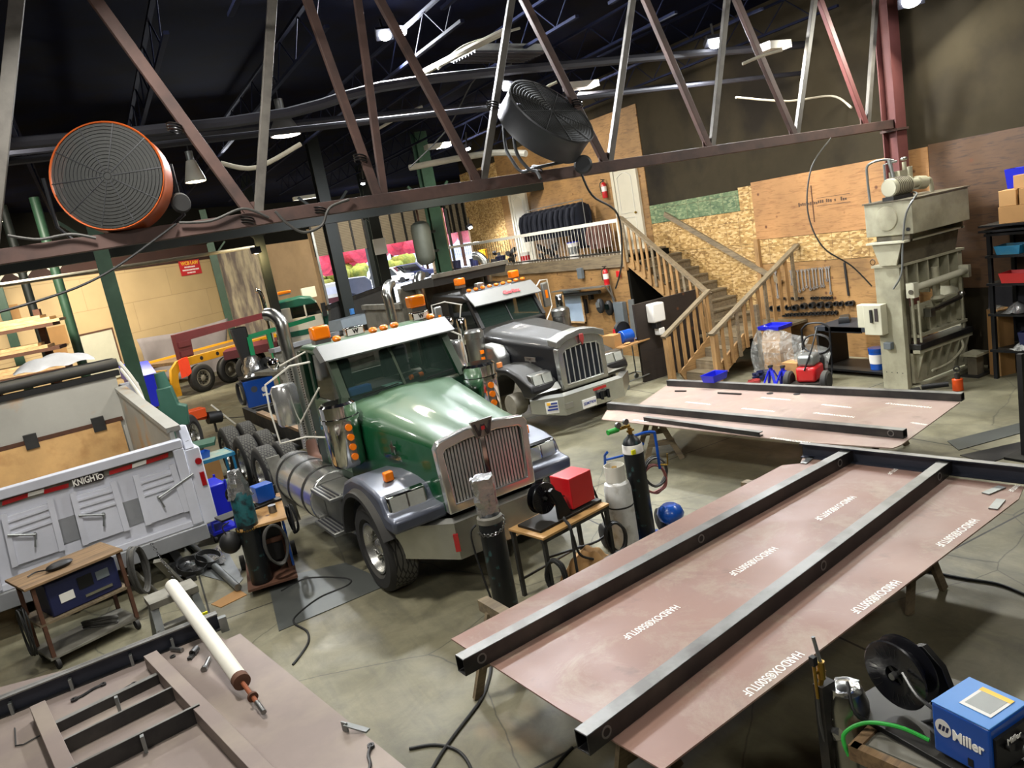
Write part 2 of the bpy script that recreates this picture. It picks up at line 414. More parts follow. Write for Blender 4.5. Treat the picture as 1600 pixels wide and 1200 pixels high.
defm('tool_steel', '#9a9894', .4, .35, .25, 9)
m['foil'] = mat('foil', '#c4c4c2', .24, .9, .2, 9, bump=1., bs=14)
defm('visor', '#70716f', .5, .2, .15, 4, dust=.25)
defm('dome_grey', '#6b6a66', .5, .3, .2, 6)
m['bundle'] = mat('bundle_white', '#dfe0e0', .35, 0, .12, 5, bump=.6, bs=9); m['wrap'] = m_wrap('plastic_wrap', .3); m['wrap_white'] = m_wrap('bubble_wrap', .95)
m['windshield'] = glass('windshield_glass', '#2c3a33', .4); m['dark_glass'] = glass('dark_glass', '#0d1412', .85); m['clear'] = glass('pane_glass', '#9fb4bd', .3)  # green-grey windshield tint stands in for a greenish reflection
m['lamp'] = emis('lamp_glow', '#f4f8ff', 60); m['lamp_w'] = emis('lamp_warm', '#ffe9b8', 25); m['lamp_dim'] = emis('lamp_inside', '#fff2de', 14)
m['white_glow'] = mat('mirror_pane', '#b9c2c6', .15, .9, .1, 2)
# ================================================================ SHELL
def sbox(name, mt, *b): return struct(MB().box(*b).build(name, mt))
sbox('floor', m['floor'], -14, 24, -4.5, 44, -.1, 0)
n_ = N('asphalt'); n_.set(Base_Color=n_.ramp(n_.noise(.5), [(.3, '#8f939c'), (.7, '#b9bec8')]), Roughness=.9)
sbox('floor_outside', n_.m, -40, 140, 44, 240, -.3, -.02)
XW = 13.4
sbox('wall_right', m['wall_grey'], XW, XW+.2, -4.5, 27.6, 0, 7.6)
sbox('wall_return', m['wall_dark'], XW+.2, 24, 27.4, 27.6, 0, 7.6)
sbox('wall_far_right', m['wall_dark'], 24, 24.2, 27.4, 44, 0, 7.6)
sbox('wall_front', m['wall_grey'], -14, XW, -4.7, -4.5, 0, 7.6)
sbox('wall_outer_left', m['wall_dark'], -14.2, -14, -4.7, 44, 0, 7.6)
sbox('ceiling', m['roof_dark'], -14.2, 24.2, -4.7, 44.3, 7.4, 7.6)
def wallseg(name, mt, p, q, z0, z1, t=.2):
    return struct(MB().bar((p[0], p[1], (z0+z1)/2), (q[0], q[1], (z0+z1)/2), t, z1-z0).build(name, mt))
BL = V((-12., 21.4)); BR = V((5.5, 40.))
# horizontal laps of the beige lining are bumped into its own material
nb = N('beige_lining'); wv = nb.n('ShaderNodeTexBrick'); wv.offset = .5
wv.inputs['Scale'].default_value = 1; wv.inputs['Brick Width'].default_value = 4.88; wv.inputs['Row Height'].default_value = 1.22; wv.inputs['Mortar Size'].default_value = .012
wv.inputs['Color1'].default_value = lin('#bea478'); wv.inputs['Color2'].default_value = lin('#baa073'); wv.inputs['Mortar'].default_value = lin('#a18961')
sp = nb.n('ShaderNodeSeparateXYZ'); nb.l(nb.co((1,1,1), (0,0,-math.atan2(18.6,17.5))), sp.inputs[0]); cx = nb.n('ShaderNodeCombineXYZ'); nb.l(sp.outputs['X'], cx.inputs[0]); nb.l(sp.outputs['Z'], cx.inputs[1])
nb.l(cx.outputs[0], wv.inputs['Vector']); nb.set(Base_Color=nb.mix(1., wv.outputs['Color'], nb.ramp(nb.noise(.4), [(.3,.82),(.7,1.)]), 'MULTIPLY'), Roughness=.8)
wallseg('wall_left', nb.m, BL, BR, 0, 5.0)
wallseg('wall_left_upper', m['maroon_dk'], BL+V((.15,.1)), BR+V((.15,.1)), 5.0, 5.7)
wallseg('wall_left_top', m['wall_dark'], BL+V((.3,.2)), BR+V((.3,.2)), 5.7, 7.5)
J0 = aty(487, 404, 44).x
mid = V((BR.x+(J0-BR.x)*.44, BR.y+(44-BR.y)*.44))
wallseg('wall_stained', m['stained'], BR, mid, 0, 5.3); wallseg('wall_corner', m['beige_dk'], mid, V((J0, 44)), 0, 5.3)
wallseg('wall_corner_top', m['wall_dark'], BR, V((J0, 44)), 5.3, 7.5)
# door wall with three bays
dz = 4.25; X1 = aty(575, 400, 44).x; X2 = aty(598, 400, 44).x; X3 = aty(676, 400, 44).x; X4 = aty(704, 400, 44).x; X5 = aty(742, 400, 44).x
sbox('wall_back', m['wall_dark'], J0, 24, 44, 44.3, dz+1.6, 7.5)
for i, (a, b) in enumerate(((J0-.35, J0+.25), (X1, X2), (X3, X4), (X5, 24))):
    sbox('wall_pier_%s' % 'abcd'[i], m['beige_dk'] if i != 1 else m['col_dark'], a, b, 43.9, 44.3, 0, dz+1.6)
slat = m_ribs('door_slats', '#8a7d66', 3.5, 'z', .7, 0)
for i, (a, b) in enumerate(((J0+.2, X1), (X2, X3), (X4, X5))):
    d = struct(MB().box(a, b, 43.7, 43.8, dz, dz+1.7).build('door_%d' % (i+1), slat))
    rl = MB()
    for k in range(5): rl.box(a+(b-a)*k/4-.05, a+(b-a)*k/4+.05, 43.62, 43.7, dz, dz+1.7)
    rl.build('door_rib', m['frame_black'], d)
    tr = MB().box(a-.02, a+.1, 43.55, 43.7, 0, dz+1.5); tr.build('door_track', m['galv'], d)

# lining panels on the right wall and the loft face
def panel(y0, y1, z0, z1, mt, label, x=XW, t=.025, seams=()):
    o = MB().box(x-t, x-.002, y0, y1, z0, z1).build('wall_panel', mt)
    return tag(o, label, 'wall panel')
p = panel(9.55, 12.93, 2.6, 3.88, m['ply'], 'large smooth orange-brown plywood sheet with a dark stamp, above the hanging wrenches', t=.035)
sm = MB(); rs = random.Random(2)
for k in range(26):
    y_ = 11.75-.05*k
    if rs.random() < .75: sm.box(XW-.038, XW-.035, y_-.018, y_+.018, 3.2+rs.uniform(0,.02), 3.27+rs.uniform(-.02,.02))
sm.box(XW-.038, XW-.035, 10.4, 11.2, 3.16, 3.17).box(XW-.038, XW-.035, 10.4, 11.2, 3.32, 3.33); sm.build('ink_stamp', m['ply_dk'], p)
MB().box(XW-.045, XW-.035, 11.29, 11.31, 2.85, 3.6).build('saw_cut', m['rust_dk'], p)
panel(8.75, 9.54, 2.6, 3.93, m['ply'], 'narrow plywood sheet between the large orange sheet and the maroon column')
panel(5.2, 8.74, 1.4, 3.96, m['ply_dk'], 'dark brown plywood sheets on the wall behind the cardboard boxes')
panel(13.35, 16.55, 3.3, 3.77, m['osb_green'], 'green-stained strand board strip at the top of the wall beside the white loft door')
panel(12.94, 13.34, 3.3, 3.82, m['osb'], 'small strand board offcut between the green strip and the orange plywood')
panel(12.94, 16.55, 2.52, 3.29, m['osb'], 'strand board row under the green strip, level with the stair top')
panel(12.94, 16.55, .75, 2.51, m['osb'], 'strand board lining behind the upper stair flight')
panel(8.75, 12.93, 2.05, 2.59, m['osb'], 'bright strand board strip just above the hanging wrenches')
panel(8.75, 12.93, 0, 2.04, m['ply_mid'], 'plywood tool board carrying the wrenches and sockets', t=.02)
panel(16.56, 24.6, 2.69, 6.4, m['ply_mid'], 'plywood wall of the loft behind the hanging jackets')
panel(24.61, 27.6, 2.69, 6.2, m['osb'], 'strand board wall at the far end of the loft, left of the first white door')
post = MB().box(XW-.1, XW-.01, 12.86, 12.98, 0, 2.62).build('wall_stud', m['lumber']); tag(post, 'vertical timber stud where the right stair rail meets the wall', 'stud')
LX = 12.0; LZ = 2.68
lo = struct(MB().box(LX, XW-.03, 16.1, 28.6, LZ-.04, LZ).build('floor_loft', m['lumber_gr']))
MB().box(LX-.04, LX, 16.1, 28.6, LZ-.3, LZ+.02).build('rim_joist', m['lumber_gr'], lo)
MB().box(LX+.02, LX+.1, 16.12, 27.4, 0, LZ-.05).build('wall_under_loft', m['ply_mid'], None, kind='structure')
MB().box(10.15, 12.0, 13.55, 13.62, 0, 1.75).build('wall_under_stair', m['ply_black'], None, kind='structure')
MB().box(12.0, XW-.03, 16.0, 16.1, 0, LZ-.05).build('wall_stair_back', m['wall_dark'], None, kind='structure')

# white loft doors
def loft_door(y0, y1, z0, z1, label):
    d = thing('panel_door', label, 'door', (XW-.03, y0, z0))
    w = y1-y0; h = z1-z0
    MB().box(-.05, -.005, .02, w-.02, 0, h-.03).build('door_leaf', m['white_door'], d)
    pn = MB()
    for a, b in ((.12, .40), (.46, .9)):
        pts = []
        y_, Y_ = w*.16, w*.84; zb, zt = h*a, h*b
        P = [(y_, zb), (Y_, zb), (Y_, zt)]+([(w*(.84-.68*k/6), zt+.12*sin(pi*k/6)) for k in range(1, 6)] if a > .3 else [])+[(y_, zt)]
        pn.tube([(-.058, u, v) for u, v in P], .012, 5, smooth=False, closed=True)
    pn.build('raised_moulding', m['white_paint'], d)
    fr = MB(); fr.box(-.07, 0, -.12, .0, 0, h+.12); fr.box(-.07, 0, w, w+.12, 0, h+.12); fr.box(-.08, 0, -.12, w+.12, h, h+.13)
    fr.build('door_frame', m['white_door'], d)
    MB().sph((-.09, .1, h*.45), .035).build('knob', m['brass'], d)
    return d
loft_door(16.95, 17.85, LZ, LZ+2.2, 'white panel door at the top of the stairs beside the fire extinguisher')
loft_door(22.9, 23.85, LZ, LZ+2.3, 'white panel door on the loft left of the hanging jackets')

# loft railing
rl = thing('loft_railing', 'loft railing of thin white balusters under a broad white top rail', 'railing', (LX, 0, LZ))
MB().box(-.06, .08, 16.05, 28.9, .84, .93).build('top_rail', m['white_paint'], rl)
MB().box(-.02, .02, 16.1, 28.6, .07, .1).build('bottom_rail', m['steel_dk'], rl)
k = 0; y = 16.25
while y < 28.5:
    MB().cyl((0, y, .02), (0, y, .85), .0075, n=6).build('baluster', m['white_paint'] if y < 22 else m['steel_dk'], rl); y += .165
MB().box(-.05, .05, 16.05, 16.17, 0, .9).build('end_post', m['white_paint'], rl)

# ---------------------------------------------------------------- stairs
st = thing('timber_staircase', 'timber staircase turning at a landing beside the tool wall', 'staircase')
L = .78
ld = MB().box(11.55, XW-.03, 11.75, 13.2, L-.05, L).build('landing', m['tread_wood'], st)
for i in range(3):   # lower flight, descends towards -X
    z = L*(3-i)/4; x1 = 11.55-.3*i
    MB().box(x1-.31, x1, 11.85, 12.7, z-.04, z).build('tread', m['tread_wood'], st)
    MB().box(x1-.02, x1, 11.85, 12.7, z-.04, z+L/4-.04).build('riser', m['lumber_gr'], st)
MB().box(10.63, 10.65, 11.85, 12.7, 0, L/4-.04).build('riser', m['lumber_gr'], st)
nU = 9
for i in range(nU):  # upper flight climbs along +Y
    z = L+(LZ-L)*(i+1)/(nU+1); y = 13.2+.29*i
    MB().box(12.05, XW-.05, y-.02, y+.29, z-.04, z).build('tread', m['tread_wood'], st)
    MB().box(12.05, XW-.05, y, y+.02, z-.19, z-.04).build('riser', m['lumber_gr'], st)
def slopebar(p, q, w, h, mt, nm): return MB().bar(p, q, w, h).build(nm, mt, st)
slopebar((12.0, 13.15, L-.05), (12.0, 15.95, LZ-.18), .05, .26, m['lumber_y'], 'stringer')
slopebar((10.55, 12.74, .1), (11.6, 12.74, L-.02), .05, .26, m['lumber_x'], 'stringer')
slopebar((10.55, 11.81, .1), (11.6, 11.81, L-.02), .05, .26, m['lumber_x'], 'stringer')
def post_(x, y, z0, z1, w=.1, mt='lumber'): return MB().box(x-w/2, x+w/2, y-w/2, y+w/2, z0, z1).build('newel_post', m[mt], st, bev=.006)
post_(10.3, 12.78, 0, 1.03, .13); post_(10.68, 11.77, 0, 1.03, .12); post_(11.6, 12.8, 0, 1.72, .1, 'lumber_gr'); post_(11.9, 11.75, 0, 1.4, .09, 'lumber_gr')
slopebar((10.2, 12.78, 1.04), (11.62, 12.78, 1.78), .14, .05, m['lumber_grx'], 'hand_rail')
slopebar((10.6, 11.77, 1.04), (XW-.08, 11.77, 2.42), .14, .05, m['lumber_grx'], 'hand_rail')
for i in range(6):
    x = 10.5+.2*i; z = 1.04+(x-10.2)*.521
    MB().box(x-.045, x+.045, 12.73, 12.76, z-1.0+.02*(i % 2), z-.02).build('baluster', m['lumber'], st, bev=.004)
for i in range(11):
    x = 10.88+.22*i; z = 1.04+(x-10.6)*.508
    MB().box(x-.045, x+.045, 11.72, 11.75, z-(.98 if x < 11.6 else 1.05)+.03*(i % 2), z-.02).build('baluster', m['lumber'] if i % 4 != 2 else m['lumber_gr'], st, bev=.004)
slopebar((11.97, 13.15, 1.62), (11.97, 16.0, 3.62), .14, .05, m['lumber_gr'], 'hand_rail')
slopebar((XW-.1, 12.3, 1.62), (XW-.1, 15.9, 3.5), .05, .12, m['lumber_gr'], 'wall_rail')
post_(11.97, 16.05, LZ-.4, 3.66, .09)
for i in range(14):
    y = 13.32+.2*i; z = 1.62+(y-13.15)*.702
    MB().box(11.93, 11.96, y-.04, y+.04, z-1.12+.05*(i % 3), z-.02).build('baluster', m['lumber'] if i % 5 != 3 else m['lumber_gr'], st, bev=.004)

# ---------------------------------------------------------------- roof truss
TY = 9.15
tr = thing('roof_truss', 'rust-brown steel roof truss crossing the whole hall with zigzag web bars', 'truss', (0, TY, 0))
MB().box(-4.5, 13.0, -.075, .075, 4.35, 4.5).build('bottom_chord', m['truss'], tr, bev=.006)
MB().box(-4.5, 13.0, -.09, .09, 6.85, 7.05).build('top_chord', m['truss'], tr)
for (a, b, k, w) in ((-.75, .12, 1, .13), (-.8, -1.9, 0, .12), (1.78, .72, 0, .12), (1.86, 2.6, 1, .1), (3.3, 2.92, 0, .1), (3.38, 3.56, 0, .09), (4.68, 3.75, 0, .1), (4.76, 5.72, 1, .09),
                   (6.72, 5.72, 0, .1), (6.8, 7.7, 1, .09), (8.68, 7.72, 0, .1), (8.74, 9.5, 1, .09), (10.55, 9.45, 0, .1), (10.6, 11.45, 1, .09), (12.32, 11.3, 2, .1), (12.37, 12.95, 1, .09)):
    MB().bar((a, 0, 4.48), (b, 0, 6.9), w, w*.75, up=(0,1,0)).build('web_bar', m[('truss', 'truss_pale', 'truss_red')[k]], tr, bev=.005)
for x in (1.8, 4.7, 6.75, 8.7, 10.57, 12.33):
    MB().box(x-.12, x+.12, .0, .02, 4.45, 4.62).build('gusset', m['truss'], tr)
cl = thing('truss_column', 'maroon steel column at the wall end of the roof truss', 'column', (13.08, 9.15, 0))
c_ = MB(); c_.box(-.14, .14, -.14, -.12, 0, 7.3); c_.box(-.14, .14, .12, .14, 0, 7.3); c_.box(-.012, .012, -.12, .12, 0, 7.3); c_.build('shaft', m['truss_red'], cl)
MB().box(-.16, .16, -.17, .17, 4.3, 4.34).build('bracket_plate', m['truss'], cl)

# green columns
def gcol(x, y, w, mt, label, grp=None, top=7.3, rnd=False):
    t = thing('steel_column', label, 'column', (x, y, 0), 0)
    if rnd: MB().cyl((0,0,0), (0,0,top), w/2, n=16).build('shaft', m[mt], t)
    else:
        b = MB(); b.box(-w/2, w/2, -w/2, -w/2+.03, 0, top); b.box(-w/2, w/2, w/2-.03, w/2, 0, top); b.box(-.02, .02, -w/2+.03, w/2-.03, 0, top); b.build('shaft', m[mt], t)
    MB().box(-w*.8, w*.8, -w*.8, w*.8, 0, .03).build('base_plate', m['col_dark'], t)
    for s in (-1, 1): MB().bar((0, 0, 5.0), (s*.7, 0, 5.7), .07).build('knee_brace', m['pipe_pale'] if x < 0 else m[mt], t)
    return t
for px, py, d, w, mt, lb, rr in ((182, 480, 17, .3, 'col_green', 'broad green steel column rising behind the white dump box', False), (103, 480, 24, .28, 'col_green', 'round green steel column behind the plastic-covered bundle on the dump box', True),
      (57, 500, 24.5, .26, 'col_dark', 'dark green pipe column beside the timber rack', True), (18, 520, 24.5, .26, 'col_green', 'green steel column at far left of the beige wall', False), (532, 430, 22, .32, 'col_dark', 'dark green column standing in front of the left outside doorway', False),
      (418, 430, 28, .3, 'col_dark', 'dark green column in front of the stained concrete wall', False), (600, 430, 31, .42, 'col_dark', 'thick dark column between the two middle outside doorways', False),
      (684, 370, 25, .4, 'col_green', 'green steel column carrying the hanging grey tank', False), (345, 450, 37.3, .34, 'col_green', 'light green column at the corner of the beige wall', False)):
    P = dep(px, py, d); gcol(P.x, P.y, w, mt, lb, rnd=rr)
def beam(name, p, q, w, h, mt, label, catg='beam', group=None): return tag(MB().bar(p, q, w, h).build(name, m[mt]), label, catg, group)
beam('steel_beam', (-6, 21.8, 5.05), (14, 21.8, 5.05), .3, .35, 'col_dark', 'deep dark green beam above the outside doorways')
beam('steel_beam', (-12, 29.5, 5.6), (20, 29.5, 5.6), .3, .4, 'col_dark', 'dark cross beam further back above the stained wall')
# open-web joists, running along the hall
def joist(x, y0, y1, z, label, mt='joist', grp='open-web roof joists'):
    t = thing('roof_joist', label, 'roof joist', (x, y0, z), 0, grp)
    MB().box(-.03, .03, 0, y1-y0, .46, .5).build('top_chord', m[mt], t); MB().box(-.03, .03, 0, y1-y0, 0, .04).build('bottom_chord', m[mt], t)
    w = MB(); n = int((y1-y0)/.55)
    for i in range(n): w.tube([(0, .55*i, .03 if i % 2 else .47), (0, .55*(i+1), .47 if i % 2 else .03)], .011, 5, smooth=False)
    w.build('web_rod', m[mt], t); return t
jp = joist(-4, 9.4, 29, 6.5, 'dark open-web roof joist running back from the truss')
for i, x in enumerate((-2.2, -.4, 1.4, 3.2, 5.0, 6.8, 8.6, 10.4, 12.2)): copytree(jp, loc=(x, 9.4, 6.5))
jq = joist(-3, -4, 8.9, 6.5, 'dark open-web roof joist over the foreground bay', grp='roof joists over the foreground bay')
for x in (-.5, 2., 4.5, 7, 9.5, 12): copytree(jq, loc=(x, -4, 6.5))
def pipe(pts, r, mt, label, nm='ceiling_pipe', catg='pipe', group=None, sub=5): return tag(MB().tube(pts, r, 8, sub=sub).build(nm, m[mt]), label, catg, group)
pipe([(-5, 10.4, 5.75), (2, 10.4, 5.72), (5, 10.6, 6.1), (12.8, 10.6, 6.2)], .07, 'pipe_dark', 'thick dark pipe crossing under the roof behind the left fan')
pipe([(-5, 10.9, 5.55), (13, 10.9, 5.75)], .045, 'pipe_dark', 'thin dark pipe crossing just below the thick roof pipe')
pipe([(-5, 13.5, 6.15), (12.8, 13.5, 6.2)], .06, 'pipe_dark', 'dark pipe crossing behind the dome lamps')
pipe([dep(660, 114, 12), dep(722, 82, 11), dep(790, 48, 10.6)], .05, 'pipe_pale', 'pale conduit slanting up to the right near the twin floodlights')
pipe([dep(640, 262, 15), dep(760, 240, 14.5), dep(822, 240, 14)], .06, 'pipe_pale', 'pale pipe running behind the lower end of the right fan')
pipe([(-3, 23, 4.72), (1.5, 27, 4.8), (6, 31, 4.9)], .06, 'pipe_pale', 'pale sprinkler pipe above the beige wall')
pipe([aty(345, 255, 10.5), aty(400, 262, 10.5), aty(470, 225, 10.5)], .03, 'pipe_pale', 'short pale conduit beside the hanging dome lamps')
for i, (x0, y0, x1, y1, d) in enumerate(((585, 205, 660, 166, 14), (835, 150, 870, 128, 13), (1160, 100, 1222, 78, 12))):
    pipe([dep(x0, y0, d), dep((x0+x1)/2, (y0+y1)/2-2, d), dep(x1, y1, d)], .025, 'pipe_pale', ['pale strut in the dark roof left of the twin floodlights pipe', 'pale strut right of the grey fan', 'pale strut lit by the right floodlight'][i], 'roof_strut', 'strut')

# strip light housing and louvre seen between the web bars
lv = thing('louvred_unit', 'ribbed ceiling unit hanging between two web bars above the grey fan', 'ceiling unit', tuple(dep(795, 82, 12.2)), R(10))
MB().box(-.9, .55, -.3, .35, -.05, .05).build('housing', m['galv'], lv)
for i in range(8): MB().box(-.9, .55, -.29+.08*i, -.26+.08*i, -.08, -.05).build('slat', m['pipe_dark'], lv)

# ---------------------------------------------------------------- lamps
def area(loc, e, size, col=(1, .96, .9), tgt=None, spread=180):
    l = bpy.data.lights.new('lamp', 'AREA'); l.shape = 'DISK'; l.size = size; l.energy = e; l.color = col; l.spread = R(spread)
    o = bpy.data.objects.new('lamp_light', l); COL.objects.link(o); o.location = loc
    if tgt is not None: o.rotation_euler = (V(tgt)-V(loc)).to_track_quat('-Z', 'Y').to_euler()
    return o
def dome(P, label, r=.26, glow='lamp_dim'):
    t = thing('dome_lamp', label, 'lamp', tuple(P))
    MB().lathe([(.05, .42), (.09, .4), (.12, .3), (r*.8, .16), (r, .02), (r, 0), (r*.96, 0), (r*.76, .15), (.1, .28)], n=20).build('shade', m['dome_grey'] if glow == 'lamp_dim' else m['white_paint'], t)
    MB().cyl((0,0,.4), (0,0,.58), .07).build('gear_housing', m['galv'], t); MB().cyl((0,0,.58), (0,0,1.1), .012).build('hanging_rod', m['pipe_dark'], t)
    MB().lathe([(.001, -.012), (r*.7, -.008), (r*.93, .005), (.001, .01)], n=20).build('glowing_opening', m[glow], t)
    return t
P = dep(447, 212, 12.6); dome(P, 'black dome lamp with a lit rim left of centre under the roof', .25); area(P-V((0,0,.02)), 90, .45, (1, .9, .75), P-V((0,0,3)))
P = dep(306, 284, 15); dome(P, 'white bell-shaped lamp below left of the black dome lamp', .2, 'lamp_w'); area(P-V((0,0,.02)), 90, .4, (1, .92, .8), P-V((0,0,3)))
def flood(P, label, tgt, e, w=.26, glow='lamp', size=.35, col=(.93, .96, 1)):
    q = (V(tgt)-V(P)).to_track_quat('-Z', 'Y').to_euler()
    t = thing('flood_lamp', label, 'lamp', tuple(P)); t.rotation_euler = q
    MB().box(-w/2, w/2, -w/3, w/3, .04, .12).build('housing', m['pipe_dark'], t); MB().sph((0, 0, .0), w*.36, (1, .8, .45), 14).build('glowing_lens', m[glow], t)
    MB().bar((0, 0, .1), (0, .1, .35), .03).build('bracket', m['steel_dk'], t)
    l = area(V(P)+(V(tgt)-V(P)).normalized()*.14, e, size, col, tgt); return t
A = dep(602, 56, 11.6); B_ = dep(627, 50, 11.9)
flood(A, 'left lamp of the bright twin floodlights under the roof', (3, 3, 0), 650, size=.5); flood(B_, 'right lamp of the bright twin floodlights under the roof', (6, 5, 0), 650, size=.5)
flood(dep(792, 136, 12), 'small bright floodlight beside the upper rim of the grey fan', (8, 8, 0), 350)
flood(dep(1118, 69, 13.2), 'single bright floodlight between the web bars on the right', (9, 7, 0), 550, w=.32)
flood(dep(1424, 2, 12.6), 'bright strip floodlight at the upper right near the wall', (8, 5, 0), 260, w=.4, col=(1, .98, .86))
flood(dep(335, 257, 17), 'small white lamp to the right of the bell lamp', (3, 14, 0), 250, w=.2)
flood(dep(731, 233, 17), 'small white lamp behind the left support of the grey fan', (9, 16, 0), 500, w=.2)
flood(dep(567, 287, 19), 'tiny lamp low under the roof in front of the doorways', (6, 22, 0), 150, w=.15)
flood(dep(400, 393, 27), 'warm lamp on the column beside the stained wall', (6, 33, 1), 70, w=.35, glow='lamp_w', col=(1, .75, .35))
flood(dep(735, 356, 27), 'white wall lamp beside the far right doorway', (13, 24, 0), 160, w=.25)
def loose(P, label, e, size, tgt, col=(1, .97, .92)):
    t = thing('extra_lamp', label, 'lamp', tuple(P)); MB().box(-size/2, size/2, -.15, .15, .02, .14).build('housing', m['white_paint'], t)
    area(P, e, size, col, tgt); return t
# unseen lamps: the first read from the shadows, the others added as fill
for i, (P, e) in enumerate((((.3, 7.2, 6.85), 620), ((-2.5, 3.0, 6.6), 260), ((10.5, 4.5, 6.85), 330), ((2.0, -1.5, 6.4), 230))):
    loose(P, ['white ceiling lamp over the front of the green truck', 'unseen white fill lamp over the near left bay', 'unseen white fill lamp over the right shelves', 'unseen white fill lamp above the viewing position'][i], e, .8, (P[0]*.5+2.5, P[1]+(3 if i else -1), 0))
for (x, y, e) in ((-2, 24, 1100), (2, 30, 1000), (12.7, 13.6, 0), (8, 30, 900)):  # lamps added to brighten the far walls
    if e: loose((x, y, 6.3), {-2: 'added lamp lighting the timber rack', 2: 'added lamp lighting the beige wall', 8: 'added lamp over the far grey dump box'}[x], e, 1.0, (x+.5, y+3.5, 1), (1, .93, .8))
loose((9.6, 13.5, 6.3), 'ceiling lamp lighting the loft stairs', 420, .7, (12.5, 14, 1.5), (1, .94, .84))
loose((9.2, 20, 6.3), 'ceiling lamp lighting the jackets on the loft', 420, .7, (13, 20, 3), (1, .94, .84))
loose((10.8, 9.6, 5.9), 'ceiling lamp lighting the wrench board', 200, .5, (13.4, 11, 2), (1, .94, .82))
loose((-1.0, 12.8, 6.3), 'added lamp over the white dump truck box', 260, .8, (-.8, 14.5, 1), (1, .97, .92))  # no fitting known here; added to brighten the box interior

loose((13.5, 38, 5.8), 'added lamp lighting the roll-up doors', 500, 1.0, (14.5, 44, 4), (1, .95, .85))  # added to lift the dark door headers
# world
w = bpy.data.worlds.new('world'); SC.world = w; w.use_nodes = True
bg = w.node_tree.nodes['Background']; bg.inputs[0].default_value = (.82, .87, 1, 1); bg.inputs[1].default_value = 1.5
SC.view_settings.view_transform = 'Standard'; SC.view_settings.look = 'None'; SC.view_settings.exposure = -0.2
class PL:
    def __init__(s, M=None): s.k = []; s.M = M
    def __getattr__(s, n):
        def f(*a, **kw): q = MB(s.M); getattr(q, n)(*a, **kw); s.k.append(q)
        return f
    def build(s, *a, **kw): return [q.build(*a, **kw) for q in s.k]
# ================================================================ VEHICLES
def wheel(parent, c, side, r=.53, w=.3, rim='rim', dual=False, nuts=True, tread='tread', name='wheel'):
    cx, cy, cz = c; s = side
    k = r/.53
    ty = MB().lathe([(.3*k, -w*.36), (.36*k, -w*.5), (.47*k, -w*.5), (.515*k, -w*.42), (r, -w*.36), (r, w*.36), (.515*k, w*.42), (.47*k, w*.5), (.36*k, w*.5), (.3*k, w*.36)], (0,0,0), (s,0,0), 40, ring=True)
    o = ty.build(name, m[tread] if tread == 'tread' else m[tread], parent, loc=(cx, cy, cz), ang=30)
    if tread == 'tread':   # sidewalls are plain rubber
        o.data.materials.append(m['rubber'])
        for p in o.data.polygons:
            if abs(p.normal.x) > .35: p.material_index = 1
    d = -.09 if dual else .02
    rm = MB().lathe([(.3*k, w*.38), (.31*k, w*.44), (.285*k, w*.44), (.27*k, w*.3), (.255*k, d), (.2*k, d-.0), (.12*k, d+.01), (.11*k, d+.06), (.07*k, d+.1), (.001, d+.1)], (0,0,0), (s,0,0), 28, cap=False)
    rm.build('rim', m[rim], o, ang=50)
    if nuts:
        nb_ = MB(); hh = MB()
        for i in range(10):
            a = 2*pi*i/10; nb_.cyl((s*d, .165*k*cos(a), .165*k*sin(a)), (s*(d+.09), .165*k*cos(a), .165*k*sin(a)), .03*k, n=6)
            a += pi/10; hh.cyl((s*(d-.002), .222*k*cos(a), .222*k*sin(a)), (s*(d+.004), .222*k*cos(a), .222*k*sin(a)), .032*k, n=12)
        nb_.build('lug_nuts', m['chrome'], o); hh.build('hand_holes', m['black'], o)
    return o
def beacon(parent, c, name='beacon_lamp', w=.2, h=.15):
    x, y, z = c
    b = MB().box(x-w*.5, x+w*.5, y-.09, y+.09, z+.05, z+.05+h).build(name, m['amber'], parent, bev=.03)
    MB().box(x-w*.45, x+w*.45, y-.08, y+.08, z, z+.05).build('lamp_base', m['steel'], b)
def amber_dot(parent, c, w=.09, h=.06, d=.12):
    x, y, z = c
    MB().sph((x, y, z), 1, (w*.6, d*.6, h*.8), 12).build('marker_lamp', m['amber'], parent)
def stack(parent, x, y, z0, z1, lean=-1, r=.075):
    s = MB().cyl((x, y, z0), (x, y, z1-.8), r+.02, n=20).build('exhaust_shield', m['perf'], parent)
    MB().tube([(x, y, z0+.5), (x, y, z1-.35), (x, y+.03, z1-.14), (x+lean*.1, y+.14, z1-.02), (x+lean*.22, y+.26, z1)], r, 16).build('exhaust_pipe', m['chrome_dull'], s)
pf = N('perforated_shield'); vv = pf.n('ShaderNodeTexVoronoi'); vv.inputs['Scale'].default_value = 26; vv.inputs['Randomness'].default_value = 0
pf.l(pf.co(), vv.inputs['Vector']); cc_ = pf.ramp(vv.outputs['Distance'], [(.3, '#2a2824'), (.36, '#b9b7ae')])
pf.set(Base_Color=cc_, Metallic=.9, Roughness=.28); m['perf'] = pf.m

